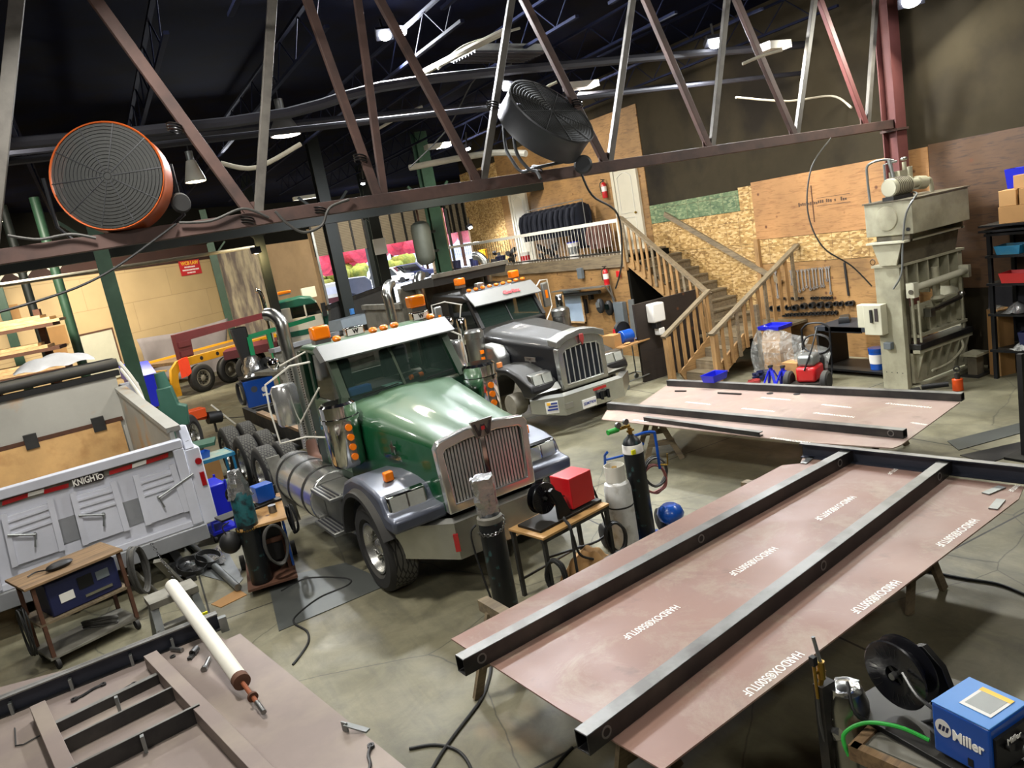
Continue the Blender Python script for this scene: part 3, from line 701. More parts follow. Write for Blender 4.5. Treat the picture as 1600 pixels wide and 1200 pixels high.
# ---------------------------------------------------------------- green tractor
g = thing('dump_truck', 'dark green truck with slate fenders and a broad chrome slatted grille, no box fitted', 'truck', (3.25, 8.42, 0), R(3.8))
def sec(y, w, zb, zs, zt, cr=.03):
    P = [(-w, zb), (-w, zs), (-w*.97, zs+.06), (-w*.86, zt-.015), (-w*.6, zt+.01), (-w*.36, zt+.012), (-w*.3, zt+cr), (0, zt+cr+.012), (w*.3, zt+cr), (w*.36, zt+.012), (w*.6, zt+.01), (w*.86, zt-.015), (w*.97, zs+.06), (w, zs), (w, zb)]
    return [(a, y, b) for a, b in P]
MB().loft([sec(-.9, .55, .98, 1.64, 1.74, .02), sec(-.8, .57, .96, 1.67, 1.78, .05), sec(-.3, .63, .94, 1.71, 1.86, .045), sec(.4, .74, .98, 1.78, 1.97, .04), sec(1.08, .86, 1.05, 1.86, 2.05, .03)]).build('hood', m['green'], g, ang=50)
# grille
gs = MB(); W0, W1, Z0, Z1 = .56, .59, .95, 1.82
def ring2(o, i, y0, y1):
    n = len(o); return MB().loft([[(a, y0, b) for a, b in o], [(a, y1, b) for a, b in o], [(a, y1, b) for a, b in i], [(a, y0, b) for a, b in i]], ring=True)
og = [(-W0, Z0), (W0, Z0), (W1, 1.70), (W1-.05, 1.765), (.2, 1.815), (-.2, 1.815), (-W1+.05, 1.765), (-W1, 1.70)]
ig = [(-W0+.09, Z0+.1), (W0-.09, Z0+.1), (W1-.09, 1.62), (W1-.12, 1.66), (.2, 1.70), (-.2, 1.70), (-W1+.12, 1.66), (-W1+.09, 1.62)]
gr = ring2(og, ig, -.87, -.97).build('grille_surround', m['chrome_b'], g, bev=.015)
MB().box(-.5, .5, -.905, -.895, 1.0, 1.72).build('grille_backing', m['black'], gr)
sl = MB()
for i in range(24):
    x = -.46+.04*i
    if abs(x) < .015: continue
    sl.box(x-.012, x+.012, -.93, -.91, 1.04, 1.7-abs(x)*.1)
sl.build('grille_slats', m['slat_steel'], gr)
MB().box(-.026, .026, -.945, -.9, 1.04, 1.72).build('grille_centre_bar', m['chrome'], gr)
em = MB().prism([(-.14, 1.87), (.14, 1.87), (.08, 1.68), (-.08, 1.68)], 'y', -1.0, -.965).build('emblem', m['chrome_dull'], g)
wb = MB()
for a, b in (((-.1, 1.86), (-.055, 1.72)), ((-.055, 1.72), (-.01, 1.84)), ((.01, 1.84), (.055, 1.72)), ((.055, 1.72), (.1, 1.86))): wb.bar((a[0], -1.005, a[1]-.02), (b[0], -1.005, b[1]-.02), .012, .026, up=(1,0,.3))
wb.build('emblem_letter', m['ink'], em); MB().box(-.022, .022, -1.012, -1.0, 1.76, 1.8).build('emblem_leaf', m['sign_red'], em)
for s in (-1, 1):
    pr = [(-.84, .9), (-.86, 1.06), (-.7, 1.09), (-.66, 1.1), (-.6, 1.26), (-.42, 1.32), (-.1, 1.37), (.22, 1.36), (.5, 1.26), (.7, 1.06), (.78, .8), (.8, .66), (.68, .66)]
    arch = [(.66*cos(R(a)), .53+.66*sin(R(a))) for a in (22, 40, 60, 80, 100, 120, 140)]+[(-.6, .9)]
    a0, a1 = (.52, 1.18) if s > 0 else (-1.18, -.52)
    MB().prism(pr+arch, 'x', a0, a1).build('front_fender', m['slate'], g, bev=.045)
    fl = []
    for a in range(5, 165, 8):
        ca, sa = cos(R(a)), sin(R(a)); fl.append([(s*1.12, .64*ca, .53+.64*sa), (s*1.25, .65*ca, .53+.65*sa), (s*1.25, .7*ca, .53+.7*sa), (s*1.12, .76*ca, .53+.76*sa)])
    MB().loft(fl).build('wheel_arch_flare', m['rubber'], g)
    h = MB().prism([(-.62, 1.07), (-.68, 1.07), (-.655, 1.27), (-.58, 1.29)], 'x', min(s*.66, s*1.12), max(s*.66, s*1.12)).build('headlamp', m['chrome'], g, bev=.012)
    ln = MB()
    for a, b in ((.69, .875), (.9, 1.09)): ln.p8([(s*a, -.688, 1.09), (s*b, -.688, 1.09), (s*b, -.684, 1.095), (s*a, -.684, 1.095), (s*a, -.668, 1.25), (s*b, -.668, 1.25), (s*b, -.66, 1.25), (s*a, -.66, 1.25)])
    ln.build('lens', m['lens'], h)
    MB().box(s*.92-.055, s*.92+.055, -.36, -.28, 1.34, 1.45).build('turn_signal', m['amber'], g, bev=.015)
    wheel(g, (s*1.0, 0, .53), s, .53, .36)
    # air cleaner
    ac = MB().lathe([(.18, 1.38), (.21, 1.42), (.22, 1.95), (.235, 1.95), (.235, 1.99), (.22, 2.0), (.225, 2.14), (.19, 2.17), (.001, 2.17)], (s*1.0+.02, .72, 0), n=32).build('air_cleaner', m['chrome'], g)
    MB().box(s*1.0-.025, s*1.0+.065, .485, .51, 1.45, 1.95).build('light_bar', m['alu'], ac)
    for i in range(4): MB().cyl((s*1.0+.02, .46, 1.52+.12*i), (s*1.0+.02, .485, 1.52+.12*i), .042, n=14).build('amber_lamp', m['amber'], ac)
    MB().bar((s*.93, .8, 1.6), (s*.7, .8, 1.6), .2, .5).build('intake_duct', m['green_dk'], ac)
# bumper
bp = [(-1.2, -.5), (-.66, -1.1), (.66, -1.1), (1.2, -.5), (1.14, -.46), (.62, -1.03), (-.62, -1.03), (-1.14, -.46)]
bb = MB(); 
for (a, b) in (((-1.1, -.42), (-.56, -1.0)), ((-.56, -1.0), (.56, -1.0)), ((.56, -1.0), (1.1, -.42))):
    za = .5 if abs(a[0]) > 1 else .44; zb_ = .5 if abs(b[0]) > 1 else .44
    bb.p8([(a[0], a[1], za), (b[0], b[1], zb_), (b[0]*.98, b[1]+.06, zb_), (a[0]*.98, a[1]+.06, za), (a[0], a[1], .86), (b[0], b[1], .86), (b[0]*.94, b[1]+.1, .89), (a[0]*.94, a[1]+.1, .89)])
bo = bb.build('front_bumper', m['bumper_steel'], g)
for s in (-1, 1): MB().bar((s*.59, -.98, .64), (s*.545, -1.012, .64), .02, .2, up=(0,0,1)).build('red_reflector', m['red_lens'], bo)
# cab
CW = .88; TX = Matrix.Translation((.09, 0, 0))
cb = MB(TX).prism([(1.02, 1.05), (1.02, 2.04), (2.58, 2.04), (2.58, .95), (1.5, .95)], 'x', -CW, CW).build('cab_body', m['green_dk'], g, bev=.04)
rf = MB(TX).prism([(1.42, 2.66), (1.6, 2.76), (2.4, 2.76), (2.56, 2.7), (2.56, 2.6)], 'x', -CW+.02, CW-.02).build('cab_roof', m['green'], g, bev=.05)
pl = PL(TX)
for s in (-1, 1):
    pl.bar((s*(CW-.05), 1.04, 2.0), (s*(CW-.07), 1.47, 2.74), .1, .1, up=(0,1,0)); pl.bar((s*(CW-.04), 2.15, 2.0), (s*(CW-.05), 2.15, 2.68), .07, .1, up=(0,1,0)); pl.bar((s*(CW-.05), 2.48, 2.0), (s*(CW-.06), 2.48, 2.68), .12, .16, up=(0,1,0))
pl.bar((0, 1.05, 2.04), (0, 1.46, 2.72), .035, .03, up=(0,1,0))
pl.box(-CW+.05, CW-.05, 2.48, 2.54, 2.0, 2.2); pl.box(-CW+.05, CW-.05, 2.48, 2.54, 2.5, 2.66)
pl.build('cab_pillar', m['green_dk'], g)
gl = MB(TX)
for a, b in ((-CW+.12, -.02), (.02, CW-.12)): gl.p8([(a, 1.06, 2.05), (b, 1.06, 2.05), (b, 1.067, 2.05), (a, 1.067, 2.05), (a, 1.46, 2.72), (b, 1.46, 2.72), (b, 1.467, 2.72), (a, 1.467, 2.72)])
gl.build('windshield', m['windshield'], g)
for s in (-1, 1):
    MB(TX).p8([(s*(CW-.03), 1.15, 2.05), (s*(CW-.03), 2.1, 2.05), (s*(CW-.025), 2.1, 2.05), (s*(CW-.025), 1.15, 2.05), (s*(CW-.05), 1.5, 2.7), (s*(CW-.05), 2.1, 2.7), (s*(CW-.045), 2.1, 2.7), (s*(CW-.045), 1.5, 2.7)]).build('side_window', m['dark_glass'], g)
    dr = MB(TX).box(min(s*(CW), s*(CW+.012)), max(s*CW, s*(CW+.012)), 1.12, 2.2, 1.1, 2.03).build('door', m['green'], g, bev=.01)
    MB(TX).box(min(s*(CW+.01), s*(CW+.04)), max(s*(CW+.01), s*(CW+.04)), 1.95, 2.12, 1.6, 1.65).build('door_handle', m['chrome'], dr)
MB(TX).prism([(1.1, 1.9), (1.1, 2.06), (1.45, 2.08), (1.6, 1.9)], 'x', -.84, .84).build('dashboard', m['dash'], g)
for s in (-1, 1):
    se = MB(TX); se.box(s*.45-.24, s*.45+.24, 1.9, 2.35, 1.7, 1.85); se.box(s*.45-.22, s*.45+.22, 2.3, 2.42, 1.8, 2.45); se.build('seat', m['leather'], g, bev=.05)
sw = MB(TX).tube([(.42+.2*cos(a), 1.75+.06*sin(a), 2.05+.18*sin(a)) for a in [2*pi*i/16 for i in range(16)]], .014, 6, closed=True, sub=1).build('steering_wheel', m['black'], g)
MB(TX).bar((.3, 1.02, 2.1), (.72, 1.06, 2.12), .012).build('wiper', m['black'], g); MB(TX).bar((-.62, 1.02, 2.1), (-.1, 1.05, 2.13), .012).build('wiper', m['black'], g)
tag(MB(g.matrix_basis @ TX).box(-.75, -.42, 1.17, 1.3, 2.1, 2.2).build('paper_towel_pack', m['blue_light'], bev=.01), 'light blue paper pack on the dashboard behind the windshield', 'paper pack')
tag(MB(g.matrix_basis @ TX).box(-.2, .02, 1.16, 1.4, 2.09, 2.1).build('paper_sheet', mat('mint', '#9fd8c0', .7)), 'mint green sheet of paper on the truck dashboard', 'paper')
cn = thing('drink_can', 'orange and black drink can lying on the dashboard', 'can', tuple(g.matrix_basis @ V((.25, 1.22, 2.13))), R(10))
MB(TX).cyl((-.1, 0, 0), (.1, 0, 0), .035).build('can_body', m['amber'], cn); MB(TX).cyl((-.06, 0, 0), (.03, 0, 0), .036).build('can_band', m['ink'], cn); MB(TX).cyl((.1, 0, 0), (.105, 0, 0), .03).build('can_end', m['alu'], cn)
# visor and roof lights
vs = MB(TX); vw = CW+.06
vs.loft([[(-vw, 1.44, 2.80), (-vw*.98, 1.2, 2.62), (-vw*.98, 1.21, 2.6), (-vw, 1.47, 2.79)], [(vw, 1.44, 2.80), (vw*.98, 1.2, 2.62), (vw*.98, 1.21, 2.6), (vw, 1.47, 2.79)]])
for s in (-1, 1): vs.prism([(1.44, 2.80), (1.2, 2.62), (1.42, 2.58), (1.62, 2.74)], 'x', min(s*vw, s*(vw-.015)), max(s*vw, s*(vw-.015)))
vs.build('sun_visor', m['visor'], g)
for x in (-.5, .02, .18, .34, .9): amber_dot(g, (x, 1.62, 2.82), .1, .06)
beacon(g, (-.68, 1.7, 2.8), w=.24, h=.18); beacon(g, (.78, 1.75, 2.93), w=.24, h=.17)
for x, z in ((-.3, 2.8), (.69, 2.8)):
    bx_ = MB(TX).box(x-.13, x+.13, 1.66, 1.78, z, z+.12).build('sign_box', m['chrome'], g, bev=.01)
    MB(TX).box(x-.11, x+.11, 1.65, 1.665, z+.02, z+.1).build('sign_face', m['white_plastic'], bx_)
    text('W', m['ink'], bx_, frame((x+.09, 1.647, z+.06), (1,0,0), (0,0,1)), .08, wide=.09, bold=.004)
stack(g, -.72, 3.25, 1.15, 3.22, -.5, .095); stack(g, 1.02, 3.25, 1.15, 3.3, 1)
MB().tube([(-.72, 3.2, 1.25), (-.74, 3.05, 1.02), (-.72, 2.75, .98), (-.6, 2.4, 1.0)], .085, 14).build('exhaust_elbow', m['rust_dk'], g)
for s in (-1, 1):
    mi = MB(Matrix.Translation((s*1.27, 1.85, 1.83)) @ Matrix.Diagonal((.9, .7, .8, 1))).lathe([(.001, 0), (.16, .01), (.19, .06), (.19, .62), (.16, .68), (.001, .69)], n=24).build('mirror', m['chrome_b'], g)
    br = MB()
    br.tube([(s*.95, 1.5, 2.62), (s*1.15, 1.75, 2.6), (s*1.47, 1.9, 2.42), (s*1.49, 1.9, 2.1), (s*1.46, 1.9, 1.62), (s*1.15, 1.75, 1.64), (s*.95, 1.55, 1.6)], .014, 8, smooth=False)
    br.tube([(s*1.2, 1.8, 1.8), (s*.97, 1.3, 2.3)], .012, 6, smooth=False); br.tube([(s*1.3, 1.9, 2.6), (s*.95, 1.6, 2.75)], .012, 6, smooth=False)
    br.build('mirror_bracket', m['white_paint'], g); MB().sph((s*1.3, 1.9, 2.66), .085).build('round_mirror', m['chrome'], g)
# tank and steps
for s in (-1, 1):
    tk = MB().cyl((s*.94, 1.72, .72), (s*.94, 3.6, .72), .37, n=36).build('fuel_tank', m['chrome_b'], g, bev=.02)
    for y in (2.1, 2.75, 3.35): MB().lathe([(.378, -.035), (.378, .035), (.372, .035), (.372, -.035)], (s*.94, y, .72), (0,1,0), 36, ring=True).build('tank_strap', m['steel_dk'], tk)
    sb_ = MB().box(min(s*.8, s*1.12), max(s*.8, s*1.12), .98, 1.7, .45, .98).build('battery_box', m['alu'], g, bev=.01)
    for z, x in ((.92, 1.28), (.48, 1.32)):
        t_ = MB().box(min(s*.9, s*x), max(s*.9, s*x), .92, 1.68, z, z+.05).build('step', m['alu'], g, bev=.01)
        gv = MB()
        for i in range(5): gv.box(min(s*(x-.05*i-.03), s*(x-.05*i-.05)), max(s*(x-.05*i-.03), s*(x-.05*i-.05)), .96, 1.64, z+.05, z+.058)
        gv.build('tread_slots', m['pipe_dark'], t_)
MB().p8([(-1.3, 3.25, .1), (-1.12, 3.25, .1), (-1.12, 3.29, .1), (-1.3, 3.29, .1), (-1.34, 3.55, 1.1), (-1.14, 3.55, 1.1), (-1.14, 3.59, 1.1), (-1.34, 3.59, 1.1)]).build('mudflap_plate', m['dirty_grey'], g)
# chassis
ch = MB()
for s in (-1, 1): ch.box(s*.43-.045, s*.43+.045, -.7, 8.75, .86, 1.13)
for y in (3.3, 4.1, 5.6, 7.0, 8.4, 8.7): ch.box(-.4, .4, y-.06, y+.06, .9, 1.08)
ch.build('chassis_frame', m['frame_black'], g)
MB().box(-.5, -.37, 3.9, 7.4, 1.135, 1.19).build('timber_packer', m['shelf_wood'], g)
ax = PL()
for y in (0, 4.9, 6.27, 7.64): ax.cyl((-1.0, y, .53), (1.0, y, .53), .08, n=12)
ax.build('axle', m['frame_black'], g)
hs = MB()
for k in range(5): hs.tube([(-.2+.1*k, 3.2, 1.1), (-.22+.1*k, 4.2, 1.25+.03*k), (-.3+.12*k, 5.4, 1.12), (-.2+.1*k, 6.6, 1.2)], .018, 6)
hs.build('air_hoses', m['cable'], g)
for y in (4.9, 6.27, 7.64):
    for s in (-1, 1): wheel(g, (s*1.07, y, .51), s, .51, .31, dual=True, nuts=(s < 0)); wheel(g, (s*.73, y, .51), s, .51, .29, dual=True, nuts=False)
text('WESTERN STAR', m['chrome'], g, frame((-.705, -.02, 1.5), (0,1,0) if False else (.1,-1,0), (0,0,1)), .07, 'badge', wide=.42, bold=.004)
MB().prism([(-.02+.09*cos(R(90+72*k+(36 if j else 0)))*(.4 if j else 1)-.05, 1.62+.09*sin(R(90+72*k+(36 if j else 0)))*(.4 if j else 1)) for k in range(5) for j in (0, 1)], 'x', -.712, -.70).build('badge_star', m['chrome_dull'], g)
ac_ = MB().cyl((.0, -.9, .6), (.0, -.5, .6), .1).build('front_crossmember', m['frame_black'], g)

# ---------------------------------------------------------------- black tractor with dump box
k_ = thing('dump_truck', 'black dusty dump truck with a tall polished grille of seven thin bars, front wheel missing', 'truck', (7.5, 12.92, 0), R(3.8))
def sec2(y, w, zb, zs, zt):
    P = [(-w, zb), (-w, zs), (-w*.9, zt-.06), (-w*.7, zt-.01), (-.02, zt+.02), (0, zt+.035), (.02, zt+.02), (w*.7, zt-.01), (w*.9, zt-.06), (w, zs), (w, zb)]
    return [(a, y, b) for a, b in P]
MB().loft([sec2(-.95, .5, .85, 1.5, 1.68), sec2(-.3, .6, .9, 1.58, 1.78), sec2(.5, .74, 1.0, 1.68, 1.86), sec2(1.35, .82, 1.05, 1.8, 1.95)]).build('hood', m['black_gloss'], k_, ang=50)
og = [(-.54, .78), (.54, .78), (.54, 1.55), (.4, 1.68), (0, 1.76), (-.4, 1.68), (-.54, 1.55)]
ig = [(-.42, .88), (.42, .88), (.42, 1.45), (.36, 1.5), (0, 1.54), (-.36, 1.5), (-.42, 1.45)]
q = ring2(og, ig, -.9, -1.05).build('grille_surround', m['bumper_steel'], k_, bev=.02)
MB().box(-.44, .44, -1.0, -.98, .86, 1.52).build('grille_backing', m['blue_black'], q)
for i in range(7): MB().cyl((-.36+.12*i, -1.035, .87), (-.36+.12*i, -1.035, 1.52), .012, n=8).build('grille_bar', m['slat_steel'], q)
MB().loft([[(x, -1.08, 1.58+.14*(1-(x/.56)**2)) for x in (-.56, -.3, 0, .3, .56)]+[(x, -1.08, 1.7+.14*(1-(x/.56)**2)) for x in (.56, .3, 0, -.3, -.56)],
           [(x, -.8, 1.62+.12*(1-(x/.56)**2)) for x in (-.56, -.3, 0, .3, .56)]+[(x, -.8, 1.74+.1*(1-(x/.56)**2)) for x in (.56, .3, 0, -.3, -.56)]]).build('hood_shell_trim', m['alu'], k_, bev=.015)
MB().prism([(-.045, 1.74), (.045, 1.74), (.05, 1.64), (0, 1.52), (-.05, 1.64)], 'y', -1.12, -1.09).build('emblem', m['red_dirty'], k_, bev=.01)
text('T800', m['ink'], MB().prism([(-.5, 1.42), (-.14, 1.42), (-.14, 1.34), (-.28, 1.34), (-.32, 1.3), (-.36, 1.34), (-.5, 1.34)], 'x', -.69, -.67).build('side_badge', m['chrome_dull'], k_), frame((-.693, -.32, 1.38), (.08,-1,0), (0,0,1)), .06, wide=.2)
for s in (-1, 1):
    pr = [(-.85, .74), (-.95, .86), (-.9, 1.02), (-.5, 1.2), (-.15, 1.3), (.25, 1.3), (.55, 1.15), (.75, .9), (.82, .6), (.72, .58)]
    arch = [(.66*cos(R(a)), .5+.66*sin(R(a))) for a in (15, 40, 60, 80, 100, 120, 140, 158)]
    MB().prism(pr+arch, 'x', *( (.55, 1.15) if s > 0 else (-1.15, -.55))).build('front_fender', m['black_gloss'], k_, bev=.05)
    h = MB().prism([(-.78, .98), (-.9, .98), (-.85, 1.18), (-.7, 1.2)], 'x', min(s*.62, s*1.08), max(s*.62, s*1.08)).build('headlamp', m['chrome_dull'], k_, bev=.015)
    ln = MB()
    for a, b in ((.65, .84), (.87, 1.05)): ln.p8([(s*a, -.91, 1.0), (s*b, -.91, 1.0), (s*b, -.9, 1.0), (s*a, -.9, 1.0), (s*a, -.87, 1.16), (s*b, -.87, 1.16), (s*b, -.86, 1.16), (s*a, -.86, 1.16)])
    ln.build('lens', m['lens'], h)
    MB().p8([(s*.56, -1.0, .84), (s*1.12, -.92, .84), (s*1.12, -.9, .84), (s*.56, -.98, .84), (s*.56, -.93, .96), (s*1.12, -.82, .95), (s*1.12, -.8, .95), (s*.56, -.91, .96)]).build('chrome_trim', m['alu'], k_)
    MB().box(s*1.1-.05, s*1.1+.05, .1, .16, 1.3, 1.4).build('turn_signal', mat('amber_dull', '#c9763a', .5) if s < 0 else m['amber'], k_, bev=.01)
    a2 = MB().lathe([(.17, 1.25), (.19, 1.3), (.19, 1.85), (.2, 1.86), (.2, 1.98), (.16, 2.02), (.001, 2.02)], (s*1.08, .95, 0), n=24).build('air_cleaner', m['chrome_dull'], k_)
    for i in range(2): MB().box(s*1.08-.04, s*1.08+.04, .74, .76, 1.4+.14*i, 1.47+.14*i).build('amber_lamp', m['amber'], a2)
    mi = MB().box(s*1.35-.09, s*1.35+.09, 1.75, 1.82, 2.0, 2.55).build('mirror', m['alu'], k_, bev=.03)
    MB().box(s*1.35-.03, s*1.35+.03, 1.735, 1.75, 2.2, 2.38).build('amber_lamp', m['amber'], mi)
    br = MB(); br.tube([(s*.92, 1.5, 2.5), (s*1.2, 1.7, 2.62), (s*1.46, 1.8, 2.6), (s*1.48, 1.8, 2.0), (s*1.3, 1.7, 1.85), (s*.95, 1.4, 1.7)], .014, 6, smooth=False); br.tube([(s*1.1, 1.6, 1.8), (s*.95, 1.5, 2.5)], .012, 6, smooth=False)
    br.build('mirror_bracket', m['white_paint'], k_)
    MB().lathe([(.001, 0), (.08, .01), (.1, .05), (.1, .5), (.08, .54), (.001, .55)], (s*1.22, 1.1, 1.75), n=16).build('spot_mirror', m['chrome'], k_)
wheel(k_, (1.0, 0, .53), 1, .53, .34)
MB().lathe([(.001, -.14), (.1, -.14), (.12, -.06), (.2, -.05), (.215, .0), (.215, .2), (.2, .22), (.001, .22)], (-.88, 0, .55), (-1,0,0), 28).build('brake_drum', m['rim_dirty'], k_)
bb = MB()
for (a, b) in (((-1.18, -.85), (-.7, -1.24)), ((-.7, -1.24), (.7, -1.24)), ((.7, -1.24), (1.18, -.85))):
    za = .5 if abs(a[0]) > 1 else .38; zb_ = .5 if abs(b[0]) > 1 else .38
    bb.p8([(a[0], a[1], za), (b[0], b[1], zb_), (b[0]*.98, b[1]+.06, zb_), (a[0]*.98, a[1]+.06, za), (a[0], a[1], .74), (b[0], b[1], .74), (b[0]*.94, b[1]+.1, .78), (a[0]*.94, a[1]+.1, .78)])
bo = bb.build('front_bumper', m['bumper_steel'], k_)
MB().box(-.02, .28, -1.25, -1.242, .66, .71).build('red_reflector', m['red_lens'], bo)
pt = MB().box(-.32, .0, -1.26, -1.245, .4, .56).build('licence_plate', m['white_plastic'], bo)
text('SEM7904', m['ink_blue'], pt, frame((-.16, -1.262, .48), (1,0,0), (0,0,1)), .08, wide=.28, bold=.001)
tow = MB(); tow.box(.05, .3, -1.3, -1.24, .5, .62); tow.cyl((.1, -1.32, .48), (.1, -1.32, .64), .03); tow.cyl((.25, -1.32, .48), (.25, -1.32, .64), .03); tow.build('tow_hook', m['black_metal'], bo)
MB().box(-.72, -.52, -1.25, -1.243, .5, .6).build('bumper_opening', m['dirty_grey'], bo)
stk = MB().p8([(-.98, -1.025, .46), (-.8, -1.172, .46), (-.795, -1.165, .46), (-.975, -1.018, .46), (-.98, -1.025, .68), (-.8, -1.172, .68), (-.795, -1.165, .68), (-.975, -1.018, .68)]).build('decal', m['white_plastic'], bo)
for i, (c_, a, b) in enumerate((('yellow_letter', .02, .07), ('ink_blue', .08, .17), ('ink_blue', .04, .17), ('ink_blue', .02, .17))):
    z = .64-.055*max(i-1, 0); u = lambda t: V((-.98+t*.98, -1.03-t*.8, z))
    MB().bar(u(a), u(b), .004, .03 if i else .05).build('decal_mark', m[c_], stk)
# cab
TK = Matrix.Translation((.13, 0, 0)) @ Matrix.Diagonal((.9, 1, 1, 1))
cb = MB(TK).prism([(1.3, .95), (1.3, 1.95), (3.4, 1.95), (3.4, .95)], 'x', -.92, .92).build('cab_body', m['black_gloss'], k_, bev=.05)
MB(TK).prism([(1.62, 2.5), (1.85, 2.66), (3.2, 2.72), (3.4, 2.55), (3.4, 1.95), (2.5, 1.95), (2.5, 2.45)], 'x', -.92, .92).build('cab_roof', m['black_gloss'], k_, bev=.06)
pl = PL(TK)
for s in (-1, 1): pl.bar((s*.86, 1.34, 1.92), (s*.84, 1.72, 2.52), .09, .1, up=(0,1,0))
pl.bar((0, 1.35, 1.94), (0, 1.7, 2.5), .03, .03, up=(0,1,0)); pl.build('cab_pillar', m['black'], k_)
MB(TK).p8([(-.82, 1.36, 1.95), (.82, 1.36, 1.95), (.82, 1.367, 1.95), (-.82, 1.367, 1.95), (-.8, 1.7, 2.52), (.8, 1.7, 2.52), (.8, 1.707, 2.52), (-.8, 1.707, 2.52)]).build('windshield', m['windshield'], k_)
for s in (-1, 1):
    MB(TK).p8([(s*.925, 1.45, 1.97), (s*.925, 2.4, 1.97), (s*.92, 2.4, 1.97), (s*.92, 1.45, 1.97), (s*.9, 1.75, 2.48), (s*.9, 2.4, 2.48), (s*.895, 2.4, 2.48), (s*.895, 1.75, 2.48)]).build('side_window', m['dark_glass'], k_)
    MB(TK).box(min(s*.92, s*.935), max(s*.92, s*.935), 1.4, 2.5, 1.05, 1.94).build('door', m['black_gloss'], k_, bev=.01)
MB(TK).prism([(1.4, 1.8), (1.4, 1.95), (1.8, 1.97), (1.9, 1.8)], 'x', -.8, .8).build('dashboard', m['dash'], k_)
vs = MB(TK); vw = .93
vs.loft([[(-vw, 1.7, 2.68), (-vw, 1.36, 2.42), (-vw, 1.37, 2.4), (-vw, 1.72, 2.66)], [(vw, 1.7, 2.68), (vw, 1.36, 2.42), (vw, 1.37, 2.4), (vw, 1.72, 2.66)]])
vs.build('sun_visor', m['visor'], k_)
text('Gerlitz', m['red_letter'], k_, frame((.3, 1.495, 2.548), (1,0,0), (0,.34,.26)), .15, wide=.42, bold=.006)
for i in range(9): amber_dot(k_, (-.55+.17*i, 1.78, 2.73), .08, .05)
beacon(k_, (-.56, 2.1, 2.8), w=.2, h=.16); beacon(k_, (.74, 2.0, 2.72), w=.2, h=.17)
MB(TK).bar((-.72, 2.1, 2.66), (-.72, 2.1, 2.8), .1).build('beacon_bracket', m['steel_dk'], k_); MB(TK).box(-.4, -.2, 1.95, 2.1, 2.7, 2.83).build('camera_box', m['alu'], k_, bev=.02)
stack(k_, -.78, 3.62, 1.3, 3.15, 1, .11); stack(k_, 1.02, 3.6, 1.3, 3.35, -.5, .1)
db = MB(); x = 1.2
db.box(-x, x, 3.85, 3.92, 1.2, 2.95); db.box(-x, -x+.08, 3.9, 6.2, 1.2, 2.55); db.box(x-.08, x, 3.9, 6.2, 1.2, 2.55); db.box(-x, x, 3.9, 6.2, 1.15, 1.25); db.box(-x, x, 6.15, 6.22, 1.25, 2.5)
for s in (-1, 1): db.box(s*x-.06, s*x+.06, 3.85, 6.22, 2.5, 2.62)
db.build('dump_box', m['dirty_grey'], k_)
MB().p8([(-.85, 2.75, 2.9), (1.0, 2.75, 2.9), (1.1, 3.95, 2.88), (-1.1, 3.95, 2.88), (-.85, 2.7, 3.12), (1.05, 2.7, 3.12), (1.1, 3.95, 3.0), (-1.1, 3.95, 3.0)]).build('cab_shield', m['dump_dark'], k_)
MB().bar((-.88, 2.68, 3.12), (1.07, 2.68, 3.12), .09).build('shield_rim', m['dirty_grey'], k_)
ch = MB()
for s in (-1, 1): ch.box(s*.43-.045, s*.43+.045, -.8, 6.2, .8, 1.08)
ch.cyl((-.9, 0, .55), (1., 0, .55), .09); ch.build('chassis_frame', m['frame_black'], k_)
for y in (4.3, 5.6):
    for s in (-1, 1): wheel(k_, (s*1.0, y, .51), s, .51, .5, dual=True, nuts=False)
MB().cyl((-.95, 1.7, .68), (-.95, 3.2, .68), .32, n=28).build('fuel_tank', m['chrome_dull'], k_)
MB().prism([(.35, 1.05), (.9, 1.05), (.9, 1.7), (.45, 1.65), (.3, 1.45)], 'x', -1.0, -.72).build('side_fairing', m['alu'], k_, bev=.04)

# ---------------------------------------------------------------- white dump truck seen from the rear
D0 = V((.56, 11.2, 0)); DR = R(6.2)
d = thing('dump_truck', 'white dump truck box seen from behind, open on top with three-door tailgate', 'truck', D0, DR)
DI = d.matrix_basis.inverted()
dn = Matrix.Rotation(DR, 3, 'Z') @ V((0, 1, 0))
def tg(px, py, off=0):
    r = ray(px/3, 530+py/3); o = V((0, 0, CH)); P0 = D0+dn*off
    t = (P0-o).dot(dn)/r.dot(dn); return DI @ (o+r*t)
W_ = 2.52
def strip(pts, y0, y1, nm, mt, par, bev=0):
    Q = [tg(*p) for p in pts]; return MB().prism([(q.x, q.z) for q in Q], 'y', y0, y1).build(nm, m[mt], par, bev=bev)
tgate = MB()
ZB, ZT = .66, 1.84
tgate.box(-W_, 0, .0, .05, ZB, ZT)
tgate.build('tailgate', m['dump_white'], d)
tp = d.children[-1]
fr = MB(); fr.box(-W_, 0, -.09, .06, ZT-.1, ZT+.02); fr.box(-.14, 0, -.09, .0, ZB, ZT-.1); fr.box(-W_, -W_+.14, -.09, 0, ZB, ZT-.1); fr.box(-W_, 0, -.06, 0, ZB-.03, ZB+.06)
fr.build('tailgate_frame', m['dump_white'], tp, bev=.012)
MB().box(-W_+.14, -.14, -.03, -.001, ZT-.19, ZT-.1).build('recess_shadow_panel', m['dirty_grey'], tp)
